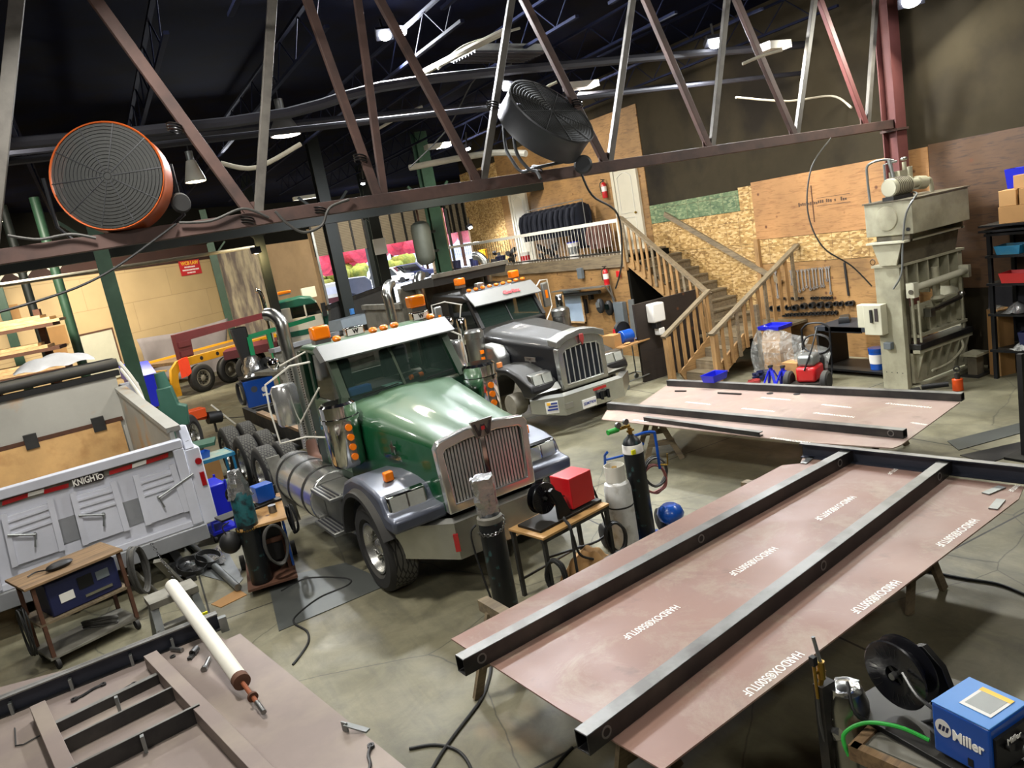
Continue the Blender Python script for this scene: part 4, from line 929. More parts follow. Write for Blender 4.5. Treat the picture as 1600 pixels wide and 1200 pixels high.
for a, b, c, mt in (((10, 757), (130, 718), 20, 'red_lens'), ((130, 718), (205, 697), 18, 'white_plastic'), ((205, 703), (320, 672), 20, 'red_lens'), ((510, 615), (617, 582), 20, 'red_lens'), ((617, 585), (683, 562), 18, 'white_plastic'), ((683, 565), (785, 530), 20, 'red_lens')):
    strip([(a[0], a[1]+c), (b[0], b[1]+c), b, a], -.045, -.03, 'reflective_strip', mt, tp)
kp = strip([(345, 690), (484, 655), (482, 620), (342, 656)], -.06, -.03, 'name_plate', 'ink', tp)
P = tg(400, 657); text('KNIGHT', m['white_letter'], kp, frame((P.x, -.062, P.z), (1,0,0), (0,0,1)), .12, wide=.3, bold=.003)
P = tg(468, 640); MB().lathe([(.022, 0), (.034, 0), (.034, .003), (.022, .003)], (P.x, -.061, P.z), (0,-1,0), 18, ring=True).build('round_emblem', m['white_letter'], kp)
for q in ([(70, 1060), (290, 985), (230, 765), (15, 835)], [(400, 958), (592, 892), (525, 685), (338, 735)], [(692, 865), (872, 803), (800, 605), (632, 655)]):
    dr = strip(q, -.055, -.002, 'grain_door', 'dump_white', tp, .006)
    A_, B2, C2, D2 = q
    for (s0, s1) in (((A_, D2)), ((B2, C2))):
        strip([(s0[0]-14, s0[1]+4), (s0[0]+14, s0[1]-5), (s1[0]+14, s1[1]-25), (s1[0]-14, s1[1]-16)], -.085, -.05, 'guide_post', 'dump_white', dr)
    for f in (.62, .76, .9):
        a = (A_[0]+(D2[0]-A_[0])*f, A_[1]+(D2[1]-A_[1])*f); b = (B2[0]+(C2[0]-B2[0])*f, B2[1]+(C2[1]-B2[1])*f)
        strip([(a[0]+10, a[1]+2), (b[0]-10, b[1]+6), (b[0]-10, b[1]-4), (a[0]+10, a[1]-8)], -.075, -.05, 'stiffener', 'dump_white', dr)
for q in ([(285, 965), (385, 930), (350, 822), (257, 852)], [(602, 880), (684, 850), (650, 742), (567, 768)]): strip(q, -.012, -.0015, 'inspection_opening', 'dump_grey', tp)
for q in ([(35, 918), (165, 915), (166, 972)], [(368, 826), (486, 822), (487, 876)], [(905, 630), (745, 742), (772, 787)]):
    Q = [tg(*p, -.1) for p in q]; Q = [V((a.x, -.1, a.z)) for a in Q]
    h = MB().tube(Q, .014, 6, smooth=False); h.cyl(Q[1], Q[1]+V((0, .06, 0)), .02); h.build('latch_handle', m['galv'], tp)
sl = MB().box(-W_-.02, .03, -.12, .1, ZB-.24, ZB-.03).build('rear_sill', m['dump_grey'], d, bev=.01)
# corner posts with lamps
for s, x0 in ((1, 0), (-1, -W_-.2)):
    cp = MB(); cp.box(x0, x0+.2, -.06, .4, ZB-.05, ZT-.15); cp.prism([(-.06, ZT-.15), (.4, ZT-.15), (.35, ZT+.14), (.12, ZT+.16)], 'x', x0+.02, x0+.14)
    c_ = cp.build('corner_post', m['dump_white'], d, bev=.015)
    MB().cyl((x0+.14, -.09, 1.5), (x0+.14, -.06, 1.5), .045).build('round_tail_lamp', m['red_lens'], c_)
    MB().box(x0+.11, x0+.17, -.09, -.06, 1.15, 1.34).build('tall_tail_lamp', m['red_lens'], c_)
    MB().box(x0+.06, x0+.1, .0, .015, 1.7, 1.8).build('latch', m['galv'], c_)
LN = 4.5
sw_ = MB(); sw_.p8([(-.14, .05, ZB), (-.06, .05, ZB), (-.06, LN, ZB), (-.14, LN, ZB), (-.1, .05, 1.98), (-.04, .05, 1.98), (-.04, LN, 2.25), (-.1, LN, 2.25)])
sw_.build('right_side_wall', m['dump_in'], d)
MB().p8([(-.13, .05, 1.96), (.05, .05, 1.96), (.05, LN, 2.23), (-.13, LN, 2.23), (-.13, .05, 2.03), (.05, .05, 2.03), (.05, LN, 2.3), (-.13, LN, 2.3)]).build('top_rail', m['dump_in'], d)
MB().p8([(-W_+.06, .05, ZB), (-W_+.14, .05, ZB), (-W_+.14, LN, ZB), (-W_+.06, LN, ZB), (-W_+.04, .05, 1.98), (-W_+.1, .05, 1.98), (-W_+.1, LN, 2.25), (-W_+.04, LN, 2.25)]).build('left_side_wall', m['dump_in'], d)
MB().box(-W_+.1, -.1, .05, LN, ZB-.05, ZB+.02).build('box_floor', m['dump_in'], d)
MB().p8([(-W_+.1, LN-.35, ZB), (-.1, LN-.35, ZB), (-.1, LN-.25, ZB), (-W_+.1, LN-.25, ZB), (-W_+.1, LN, 2.55), (-.05, LN, 2.55), (-.05, LN+.1, 2.55), (-W_+.1, LN+.1, 2.55)]).build('bulkhead', m['dump_in'], d)
pk = MB(); pk.p8([(-W_+.2, LN-.42, ZB+.2), (-.22, LN-.42, ZB+.2), (-.22, LN-.37, ZB+.2), (-W_+.2, LN-.37, ZB+.2), (-W_+.2, LN-.22, 1.72), (-.2, LN-.22, 1.72), (-.2, LN-.17, 1.72), (-W_+.2, LN-.17, 1.72)])
pk.build('bulkhead_planks', m['plank_in'], d)
ca = MB().bar((-W_+.1, LN-.2, 1.75), (-.15, LN-.2, 1.75), .05, .07).build('angle_iron', m['rust_dk'], d)
for x in (-1.6, -.55): MB().box(x-.1, x+.1, LN-.27, LN-.18, 1.63, 1.88).build('clip_plate', m['steel_dk'], ca)
tr_ = MB(); tr_.box(-W_, .02, LN-.05, LN+.12, 2.5, 2.6); tr_.build('bulkhead_cap', m['black'], d)
MB().cyl((-W_, LN-.02, 2.72), (.03, LN-.02, 2.72), .09).build('tarp_roll', m['dump_dark'], d); MB().box(-W_, .03, LN+.05, LN+.5, 2.72, 2.8).build('tarp_housing', m['black'], d, bev=.01)
MB().box(-W_, 0, LN+.5, LN+.9, 2.7, 2.78).build('cab_guard', m['dump_grey'], d)
ta = MB(); ta.tube([(.06, LN, 2.6), (.12, LN-.6, 2.3), (.14, LN-1.5, 1.9), (.14, LN-2.2, 1.2)], .03, 8); ta.tube([(.1, LN+.3, 2.7), (.25, LN, 2.2), (.25, LN-.2, 1.6)], .04, 8); ta.build('tarp_arm', m['white_paint'], d)
MB().box(.0, .3, LN+.1, LN+.5, 1.6, 2.3).build('side_bracket', m['dump_white'], d, bev=.03)
tag(MB(d.matrix_basis @ Matrix.Translation((-.9, LN+.7, 2.86))).grid(lambda u, v: ((u-.5)*1.3, (v-.5)*.5, .22*sin(pi*u)**.6*sin(pi*v)**.7+.02*sin(17*u+9*v)), 18, 10).build('plastic_bundle', m['bundle']), 'white plastic-covered bundle on top of the white dump truck bulkhead', 'bundle')
ch = MB()
for s in (-1, 1): ch.box(-W_/2+s*.43-.05, -W_/2+s*.43+.05, -.1, LN+3, .3, .6)
ch.cyl((-W_+.2, 1.3, .5), (-.2, 1.3, .5), .1); ch.cyl((-W_+.2, 2.7, .5), (-.2, 2.7, .5), .1); ch.build('chassis_frame', m['frame_black'], d)
for y in (1.45, 2.85):
    for x, s in ((-.35, 1), (-W_+.35, -1)): wheel(d, (x, y, .51), s, .5, .5, dual=True, nuts=False)
# ================================================================ STEEL ON SAWHORSES
def solo(mb, nm, mt, label, catg, group=None, **kw): return tag(mb.build(nm, m[mt] if isinstance(mt, str) else mt, **kw), label, catg, group)
def plate(pts, z, nm, mt, label, t=.012):
    P = [at(x, y, z) for x, y in pts]; c = sum(P, V((0,0,0)))/len(P)
    o = MB().prism([(q.x-c.x, q.y-c.y) for q in P], 'z', -t, 0).build(nm, m[mt], loc=(c.x, c.y, z)); return tag(o, label, 'steel plate')
TZ = .8
pl1 = plate([(705, 998), (1222, 727), (1250, 724), (1256, 711), (1330, 715), (1500, 748), (1600, 760), (1592, 779), (1035, 1203), (872, 1106)], TZ, 'steel_plate', 'hardox', 'large brown primed steel plate with white stencilled lettering in the foreground')
def stencil(p, q, plateo, z, h=.085, s='HARDOX®500TUF', w=None):
    a = at(*p, z); b = at(*q, z); c = (a+b)/2; dx = b-a; up = V((0,0,1)).cross(dx).normalized()
    L = Matrix.Translation(-V(plateo.location)); text(s, m['white_letter'], plateo, L @ frame(c+V((0,0,.0015)), dx, up), h, 'stencil', wide=dx.length, bold=.001, ext=.0005)
for p, q in (((1058, 947), (976, 997)), ((1211, 856), (1142, 898)), ((1333, 776), (1276, 812)), ((1250, 1020), (1164, 1085)), ((1402, 908), (1333, 957)), ((1524, 812), (1466, 853)), ((1406, 729), (1388, 741)), ((1590, 758), (1578, 768))):
    stencil(p, q, pl1, TZ, .1 if p != (1406, 729) and p != (1590, 758) else .06, 'HARDOX®500TUF' if p not in ((1406, 729), (1590, 758)) else '500TUF')
def rhs(p, q, z, w, h, label, holes=(), t=.008, nm='steel_tube'):
    a = at(*p, z); b = at(*q, z); L = (b-a).length; o = thing(nm, label, 'steel beam', (a.x, a.y, z), math.atan2(b.y-a.y, b.x-a.x))
    mb = MB(); O = [(-w/2, 0), (w/2, 0), (w/2, h), (-w/2, h)]; I = [(-w/2+t, t), (w/2-t, t), (w/2-t, h-t), (-w/2+t, h-t)]
    mb.loft([[(0, u, v) for u, v in O], [(L, u, v) for u, v in O], [(L, u, v) for u, v in I], [(0, u, v) for u, v in I]], ring=True)
    mb.build('tube_wall', m['mill'], o, bev=.004)
    MB().box(.005, L-.005, -w/2+.004, w/2-.004, h-.001, h+.0015).build('paler_top_face', m['mill_top'], o)  # top face in a paler steel colour than the tube walls
    for f in holes:
        for s in (-1, 1):
            MB().lathe([(.028, 0), (.04, 0), (.04, .004), (.028, .004)], (f*L, s*w/2, h*.55), (0, s, 0), 18, ring=True).build('hole_rim', m['mill_top'], o)
            MB().cyl((f*L, s*(w/2+.0005), h*.55), (f*L, s*(w/2+.002), h*.55), .026, n=18).build('hole', m['black'], o)
    return o
rhs((722, 1053), (1335, 716), TZ, .11, .13, 'left of two long steel tubes lying on the foreground brown plate', (.03, .5, .93))
rhs((912, 1176), (1480, 738), TZ, .11, .13, 'right of two long steel tubes lying on the foreground brown plate', (.03, .52, .94))
def channel(p, q, z, w, h, label, mt='channel', side=1, nm='steel_channel', t=.012):
    a = at(*p, z); b = at(*q, z); L = (b-a).length; o = thing(nm, label, 'steel channel', (a.x, a.y, z), math.atan2(b.y-a.y, b.x-a.x))
    mb = MB(); s = side
    prof = [(0, 0), (s*w, 0), (s*w, t), (s*t, t), (s*t, h-t), (s*w, h-t), (s*w, h), (0, h)]
    mb.loft([[(0, u, v) for u, v in prof], [(L, u, v) for u, v in prof]]); mb.build('web_and_flanges', m[mt], o)
    MB().box(0, L, min(0, s*w), max(0, s*w), h, h+.002).build('bright_edge', m['mill_top'], o); return o
channel((1256, 712), (1640, 757), TZ, .07, .16, 'blue-grey steel channel standing across the far end of the foreground plate', side=-1)
for (x, y, a, l_) in ((1262, 720, .3, 'thin flat offcut beside the far channel on the foreground plate'), (1553, 767, -.1, 'upper small flat offcut at the far right of the foreground plate'), (1558, 789, .25, 'lower small flat offcut at the far right of the foreground plate')):
    P = at(x, y, TZ); solo(MB(rotm((P.x, P.y, TZ), a)).box(-.11, .11, -.035, .035, .001, .012), 'steel_offcut', 'galv', l_, 'offcut')
def sawhorse(c, rz, L, h, label):
    t = thing('sawhorse', label, 'sawhorse', (c[0], c[1], 0), rz)
    MB().box(-L/2, L/2, -.05, .05, h-.1, h).build('top_beam', m['lumber_gr'], t)
    for sx in (-1, 1):
        for sy in (-1, 1): MB().bar((sx*(L/2-.1), sy*.28, 0), (sx*(L/2-.15), sy*.03, h-.08), .08, .04, up=(1,0,0)).build('leg', m['lumber_gr'], t)
        MB().box(sx*(L/2-.13)-.02, sx*(L/2-.13)+.02, -.2, .2, .25, .33).build('cross_brace', m['lumber_gr'], t)
    return t
sawhorse((2.35, 4.75), R(95), 2.0, .785, 'timber sawhorse under the near end of the foreground plate')
sawhorse((5.6, 4.9), R(95), 2.0, .785, 'timber sawhorse under the far end of the foreground plate')
# rear plate
Z2 = .7
pl2 = plate([(1046, 599), (1290, 611), (1500, 628), (1408, 695), (1395, 700), (1250, 690), (940, 655), (948, 641), (985, 641)], Z2, 'steel_plate', 'hardox2', 'pale brown primed steel plate on a sawhorse behind, in front of the press')
for p, q in (((1235, 625), (1190, 621)), ((1330, 637), (1285, 632)), ((1110, 632), (1072, 628)), ((1210, 643), (1160, 638)), ((1335, 652), (1272, 645)), ((1455, 637), (1385, 630)), ((1265, 692), (1205, 684)), ((1015, 659), (990, 656)), ((1448, 664), (1424, 660))):
    stencil(p, q, pl2, Z2, .07)
rhs((1045, 602), (1505, 626), Z2, .1, .1, 'long steel tube along the back edge of the rear plate', ())
rhs((952, 638), (1415, 684), Z2, .1, .1, 'long steel tube along the middle of the rear plate', (.97,))
channel((1006, 658), (1187, 683), Z2, .07, .06, 'short steel channel lying on the front edge of the rear plate', 'mill')
sawhorse((7.05, 9.3), R(60), .9, Z2-.015, 'small timber trestle under the left end of the rear plate')
sawhorse((9.0, 7.4), R(80), 1.8, Z2-.015, 'timber trestle under the right end of the rear plate')
P = at(1117, 594, Z2+.1); bt = thing('parts_tray', 'blue plastic parts tray on the rear steel tube beside the stairs', 'tray', P, R(10))
tb = MB(); tb.loft([[(-.2*k, -.13*k, z), (.2*k, -.13*k, z), (.2*k, .13*k, z), (-.2*k, .13*k, z)] for k, z in ((.85, 0), (1, .12), (1.04, .12), (.95, .115), (.82, .01))], cap=True); tb.build('tray_body', m['blue_deep'], bt)
bt2 = MB(); 
for i in range(12): bt2.bar((random.uniform(-.12,.12), random.uniform(-.08,.08), .02), (random.uniform(-.12,.12), random.uniform(-.08,.08), .05), .015)
solo(MB(bt.matrix_basis @ Matrix.Identity(4)).cyl((-.05, 0, .025), (.06, .02, .03), .012), 'bolt', 'steel', 'steel bolt lying in the blue parts tray', 'bolt')
for (x0, y0, x1, y1, l_) in ((1118, 608, 1121, 615, ''), (1055, 612, 1072, 612, 'a'), (1122, 615, 1158, 617, 'b')):
    if l_: a = at(x0, y0, Z2); b = at(x1, y1, Z2); solo(MB().bar(a+V((0,0,.012)), b+V((0,0,.012)), .03, .02), 'steel_angle', 'mill', 'thin dark flat bar lying at the left of the rear plate' if l_ == 'a' else 'short dark angle piece on the rear plate below the blue tray', 'offcut')
for (x, y, l_) in ((1203, 615, 'left round dark washer mark on the rear plate'), (1245, 616, 'right round dark washer mark on the rear plate')): 
    P = at(x, y, Z2); solo(MB().cyl(P+V((0,0,.001)), P+V((0,0,.006)), .05), 'steel_disc', 'mill', l_, 'disc')

# ---------------------------------------------------------------- left assembly
ZL = .72
a = at(345, 985, ZL)
pl3 = plate([(-60, 1090), (330, 985), (352, 1000), (375, 990), (640, 1204), (720, 1290), (-60, 1300)], ZL, 'steel_plate', 'plate_left', 'grey-brown steel plate at the lower left under the welded frame')
for (px_, py_, w_) in ((130, 1190, 1), (420, 1150, 1), (-20, 1120, 1), (300, 1010, 1)):
    P = at(px_, py_, ZL); solo(MB().box(P.x-.04, P.x+.04, P.y-.04, P.y+.04, 0, ZL-.012), 'support_post', 'frame_black', {130: 'dark post under the middle of the left plate', 420: 'dark post under the right edge of the left plate', -20: 'dark post under the far left of the left plate', 300: 'dark post under the back corner of the left plate'}[px_], 'post')
wf = thing('welded_frame', 'welded steel channel frame with cross bars lying on the lower left plate', 'steel frame', (0, 0, ZL))
def fb(p, q, w, h, mt, nm, z=.0, lip=True):
    a = at(*p, ZL); b = at(*q, ZL); a.z = b.z = z+h/2; o = MB().bar(a, b, w, h).build(nm, m[mt], wf, bev=.003)
    if lip: a.z = b.z = z+h+.001; MB().bar(a, b, w*.96, .003).build('bright_top', m['mill_top'], o)
    return o
fb((-30, 1131), (344, 980), .03, .16, 'channel', 'long_channel_web')
a = at(-30, 1131, ZL); b = at(344, 980, ZL); dd = (b-a).normalized(); nn = V((-dd.y, dd.x, 0))
for z in (.002, .155): MB().bar(V((a.x, a.y, z))-nn*.03, V((b.x, b.y, z))-nn*.03, .07, .012).build('channel_flange', m['mill'] if z < .1 else m['mill_top'], wf)
for f in (.12, .35, .6, .78): P = a+(b-a)*f-nn*.05; MB().box(P.x-.012, P.x+.012, P.y-.03, P.y+.03, .0, .1).build('stiffener_clip', m['galv'], wf)
fb((240, 1040), (450, 1262), .11, .12, 'plate_left', 'long_tube', lip=False)
fb((65, 1120), (118, 1240), .11, .12, 'plate_left', 'long_tube', lip=False)
fb((88, 1145), (252, 1065), .05, .08, 'mill', 'cross_bar'); fb((100, 1180), (280, 1090), .02, .11, 'mill', 'cross_bar'); fb((110, 1230), (318, 1124), .025, .13, 'mill', 'cross_bar')
for x, y in ((188, 1112), (229, 1175)): P = at(x, y, ZL); MB().box(P.x-.012, P.x+.012, P.y-.02, P.y+.02, .0, .13).build('stiffener_clip', m['galv'], wf)
P = at(355, 985, ZL); MB().box(P.x-.05, P.x+.02, P.y-.02, P.y+.04, 0, .14).build('end_lug', m['galv'], wf); 
def hook(px, py, rz, label, L=.22):
    P = at(px, py, ZL); o = MB(rotm((P.x, P.y, ZL), rz))
    o.tube([(-L/2, 0, .012), (-L*.2, .01, .012), (L*.15, .05, .012), (L/2, .06, .012)], .011, 6)
    o.lathe([(.014, 0), (.028, 0), (.028, .02), (.014, .02)], (-L/2, 0, 0), n=14, ring=True); o.lathe([(.012, 0), (.024, 0), (.024, .02), (.012, .02)], (L/2, .06, 0), n=14, ring=True)
    return solo(o, 'hook_bracket', 'mill', label, 'bracket')
hook(140, 1085, R(5), 'curved steel bracket lying inside the welded frame'); hook(585, 1188, R(55), 'curved flat bracket at the bottom edge of the left plate', .26)
hook(195, 1082, R(5), 'small curved bracket hooked over the long frame channel', .16)
P = at(305, 1022, ZL); solo(MB(rotm((P.x, P.y, ZL+.03), 1.0)).lathe([(.012, -.04), (.03, -.04), (.03, .04), (.012, .04)], (0,0,0), (1,0,0), 16, ring=True).box(-.1, -.03, -.02, .02, -.03, -.005), 'clevis', 'steel_dk', 'dark machined clevis lying left of the white tube', 'clevis')
P = at(324, 1040, ZL); solo(MB(rotm((P.x, P.y, ZL+.02), 1.2)).cyl((-.08, 0, 0), (.08, 0, 0), .018).cyl((-.1, 0, 0), (-.07, 0, 0), .026), 'pin', 'steel', 'steel pin lying close beside the white tube', 'pin')
P = at(277, 1018, ZL); solo(MB(rotm((P.x, P.y, ZL+.02), 2.2)).cyl((-.07, 0, 0), (.07, 0, 0), .02), 'pin', 'steel', 'short steel pin nearest the frame tube', 'pin')
P = at(270, 1027, ZL); solo(MB(rotm((P.x, P.y, ZL))).lathe([(.012, 0), (.024, 0), (.024, .014), (.012, .014)], n=14, ring=True), 'nut_ring', 'steel_dk', 'small dark ring next to the steel pin', 'ring')
P = at(552, 1140, ZL); solo(MB(rotm((P.x, P.y, ZL), .5)).bar((-.03, .04, .0), (-.03, .04, .07), .05, .012).p8([(-.05, .03, .05), (-.01, .03, .05), (.04, -.12, 0), (0, -.12, 0), (-.05, .03, .06), (-.01, .03, .06), (.04, -.12, .012), (0, -.12, .012)]), 'angle_lug', 'galv', 'small bent steel lug standing alone on the left plate', 'bracket')
P = at(30, 1165, ZL); solo(MB(rotm((P.x, P.y, ZL))).tube([(-.05, .3, .01), (-.02, .0, .01), (.03, -.03, .01), (.2, .04, .01)], .006, 5, smooth=False), 'bent_rod', 'steel_dk', 'thin bent steel rod on the far left plate', 'rod')
# white tube with rusty rod
A1 = at(268, 914, 1.12); B1 = at(374, 1060, .84); dd = (B1-A1).normalized()
wt = thing('hydraulic_cylinder', 'long white hydraulic cylinder leaning from the step ladder, rusty rod at its low end', 'hydraulic cylinder', A1)
I = -A1
MB().cyl((0,0,0), B1+I, .062, n=24).build('barrel', m['white_paint'], wt, bev=.01); MB().lathe([(.05, -.0), (.068, .0), (.068, .06), (.045, .07), (.02, .07)], B1+I, dd, 20).build('gland', m['rust_dk'], wt)
MB().cyl(B1+I, B1+I+dd*.42, .017).build('rod', m['rust'], wt); MB().cyl(B1+I+dd*.27, B1+I+dd*.29, .04).build('collar', m['rust_dk'], wt); MB().cyl(B1+I+dd*.36, B1+I+dd*.5, .02).build('rod_end', m['steel'], wt)
# step ladder
lp = at(255, 975, 0); ld_ = thing('step_ladder', 'worn step ladder with a yellow label holding up the white cylinder', 'ladder', (A1.x-.02, A1.y+.05, 0), R(8))
for sx in (-1, 1):
    MB().bar((sx*.24, -.42, 0), (sx*.18, -.06, .98), .07, .03).build('front_rail', m['galv'], ld_); MB().bar((sx*.24, .45, 0), (sx*.18, .1, .98), .05, .03).build('rear_leg', m['galv'], ld_)
MB().box(-.22, .22, -.12, .16, .98, 1.04).build('top_step', m['dirty_grey'], ld_)
for z in (.25, .5, .75): MB().box(-.22, .22, -.42+z*.36, -.3+z*.36, z, z+.03).build('step', m['dirty_grey'], ld_)
MB().box(.155, .225, -.22, -.2, .7, .8).build('yellow_label', m['yellow_label'], ld_)

# floor plate, cables
def floor_plate(pts, label, mt='plate_floor', t=.01): 
    P = [at(x, y, 0) for x, y in pts]; c = sum(P, V((0,0,0)))/len(P)
    return solo(MB().prism([(q.x-c.x, q.y-c.y) for q in P], 'z', .001, t), 'floor_plate', mt, label, 'steel plate', loc=(c.x, c.y, 0))
floor_plate([(418, 908), (540, 880), (612, 912), (436, 987)], 'grey steel sheet lying on the floor beside the front wheel of the green truck')
floor_plate([(1480, 690), (1600, 660), (1600, 676), (1498, 704)], 'dark strip of steel lying on the floor at right')
floor_plate([(1500, 712), (1600, 690), (1600, 705), (1545, 725)], 'second dark offcut strip on the floor at right', 'mill')
floor_plate([(330, 945), (372, 921), (386, 930), (345, 950)], 'piece of brown cardboard lying on the floor near the step ladder', 'cardboard')
floor_plate([(300, 895), (355, 860), (380, 905), (372, 915)], 'triangular grey offcut sheet beside the welding cart', 'galv')
def cable(pts, r, mt, label, z=None, nm='cable', grp=None):
    P = [at(x, y, 0)+V((0, 0, r)) if len(q) == 0 else at(x, y, q[0]) for x, y, *q in pts]
    return solo(MB().tube(P, r, 7, sub=6), nm, mt, label, 'cable', grp)
cable([(440, 925), (480, 905), (540, 905), (545, 915), (500, 935), (465, 962), (460, 975), (480, 988), (482, 1005), (470, 1025), (458, 1040)], .012, 'cable', 'black cable looping over the floor plate toward the left table')
cable([(768, 1040), (765, 1060), (752, 1095), (715, 1145), (690, 1180), (670, 1215)], .014, 'cable', 'black cable running down the floor below the left steel tube')
cable([(640, 1172), (680, 1166), (715, 1175), (735, 1200), (740, 1230)], .013, 'cable', 'black cable crossing the other one at the bottom edge')
cable([(895, 1170), (880, 1185), (860, 1210)], .012, 'cable', 'short black cable below the right steel tube')
cable([(1360, 870), (1430, 890), (1500, 905), (1560, 915), (1610, 935)], .014, 'cable', 'black cable on the dark floor right of the foreground plate')
cable([(500, 590), (480, 602), (470, 618), (430, 640), (400, 650), (330, 655)], .012, 'cable', 'thin cable across the floor behind the rear wheels')

# ---------------------------------------------------------------- gas cylinders
def gas(P, r, h, mt, label, cap=True, neck='steel', lean=(0,0,0)):
    t = thing('gas_cylinder', label, 'gas cylinder', tuple(P)); t.rotation_euler = lean
    MB().lathe([(.001, 0), (r*.9, 0), (r, .02), (r, h*.84), (r*.93, h*.89), (r*.7, h*.93), (r*.35, h*.955), (r*.3, h*.97), (.001, h*.97)], n=28).build('cylinder_body', m[mt], t)
    MB().cyl((0,0,h*.96), (0,0,h*1.03), .025).cyl((-.04, 0, h*1.0), (.05, 0, h*1.0), .014).build('valve', m['brass'], t); return t
def foilwrap(parent, z0, z1, r0, r1, nm='foil_wrap', mt='foil', seed=1):
    rnd = random.Random(seed); n = 18
    secs = [[((r0+(r1-r0)*k/7)*(1+rnd.uniform(-.14,.14))*cos(2*pi*i/n), (r0+(r1-r0)*k/7)*(1+rnd.uniform(-.14,.14))*sin(2*pi*i/n)*.8, z0+(z1-z0)*k/7+rnd.uniform(-.012,.012)) for i in range(n)] for k in range(8)]
    return MB().loft(secs).build(nm, m[mt], parent, ang=20)
G1 = thing('gas_cylinder', 'tall black gas cylinder with its head wrapped in crumpled foil, chained beside the wooden table', 'gas cylinder', at(800, 990, 0)); 
MB().lathe([(.001, 0), (.11, 0), (.118, .02), (.118, 1.18), (.1, 1.26), (.06, 1.3), (.001, 1.3)], n=28).build('cylinder_body', m['cyl_black'], G1)
MB().lathe([(.1, 1.18), (.122, 1.18), (.122, 1.23), (.1, 1.25)], n=28).build('neck_band', m['dirty_grey'], G1); foilwrap(G1, 1.24, 1.62, .105, .115, seed=3)
cn = MB()
for i in range(20):
    a_ = pi*i/19+pi*1.0; c_ = V((.135*cos(a_), .135*sin(a_), 1.1-.05*sin(pi*i/19)+.1*i/19))
    cn.lathe([(.012, -.004), (.018, 0), (.012, .004)], c_, (cos(a_), sin(a_), .7 if i % 2 else -.7), 8, ring=True)
cn.build('chain', m['steel'], G1)
hz_ = MB(); hz_.tube([(-.16, -.02, 1.2), (-.2, .0, 1.1), (-.17, -.05, .7), (-.12, -.12, .3), (-.1, -.1, .02)], .011, 6); hz_.tube([(-.13, -.05, 1.15), (-.24, 0, 1.1), (-.26, -.02, .8), (-.15, -.1, .4), (-.05, -.15, .02)], .012, 6); solo(MB(G1.matrix_basis).tube([(-.16, -.02, 1.2), (-.22, .0, 1.1), (-.2, -.05, .7), (-.16, -.12, .3), (-.12, -.1, .02)], .011, 6), 'hose', 'cable', 'black hose hanging beside the foil-topped black cylinder', 'hose')

# wooden topped welding table with red feeder
Tq = [at(x, y, .78) for x, y in ((803, 822), (842, 842), (940, 790), (905, 772))]
c0 = sum(Tq, V((0,0,0)))/4; c0.z = 0; rzT = math.atan2(Tq[2].y-Tq[1].y, Tq[2].x-Tq[1].x)
wt_ = thing('welding_table', 'small steel-legged table with a worn plywood top carrying the red wire feeder', 'table', c0, rzT)
LW = (Tq[2]-Tq[1]).length/2+.03; DW = .27
MB().box(-LW, LW, -DW, DW, .75, .775).build('table_top', m['bench_ply'], wt_, bev=.003)
for sx in (-1, 1):
    for sy in (-1, 1): MB().box(sx*(LW-.03)-.02, sx*(LW-.03)+.02, sy*(DW-.03)-.02, sy*(DW-.03)+.02, 0, .75).build('leg', m['steel_dk'], wt_)
fr_ = PL()
for sy in (-1, 1): fr_.box(-LW, LW, sy*(DW-.03)-.02, sy*(DW-.03)+.02, .71, .75); fr_.box(-LW, LW, sy*(DW-.03)-.01, sy*(DW-.03)+.01, .18, .2)
fr_.build('frame_rail', m['steel_dk'], wt_)
def feeder(M, col, label, nm='wire_feeder', body=(.3, .24, .3), spoolr=.16, textf=None, sx=-.3, side=-1):
    t = thing(nm, label, 'wire feeder', M.to_translation(), M.to_euler().z)
    bx, by, bz = body
    MB().box(.02, bx+.02, -by/2, by/2, .05, .05+bz).build('case', m[col], t, bev=.01)
    MB().box(-.5, bx+.08, -by/2-.03, by/2+.03, 0, .03).build('base_tray', m['black_metal'], t, bev=.004)
    arm = MB(); arm.prism([(-.2, .03), (-.02, .03), (-.12, .3), (-.22, .38), (-.27, .36), (-.2, .22)], 'y', side*by/2-.01, side*by/2+.03); arm.build('spool_arm', m['black_metal'], t, bev=.003)
    sp = spool((sx, .02, .26), (0, 1, 0), spoolr, .1, t)
    MB().box(bx+.02, bx+.035, -by/2+.02, by/2-.02, .08, bz).build('front_panel', m['black_metal'], t)
    kn = MB(); 
    for i in range(2): kn.cyl((bx+.035, -.05+.1*i, .2), (bx+.06, -.05+.1*i, .2), .02)
    kn.build('knobs', m['black'], t); cl_ = MB(); cl_.tube([(0, -.06, .2), (-.1, -.08, .25), (-.2, -.05, .32)], .01, 6); cl_.build('drive_lever', m['steel'], t)
    return t
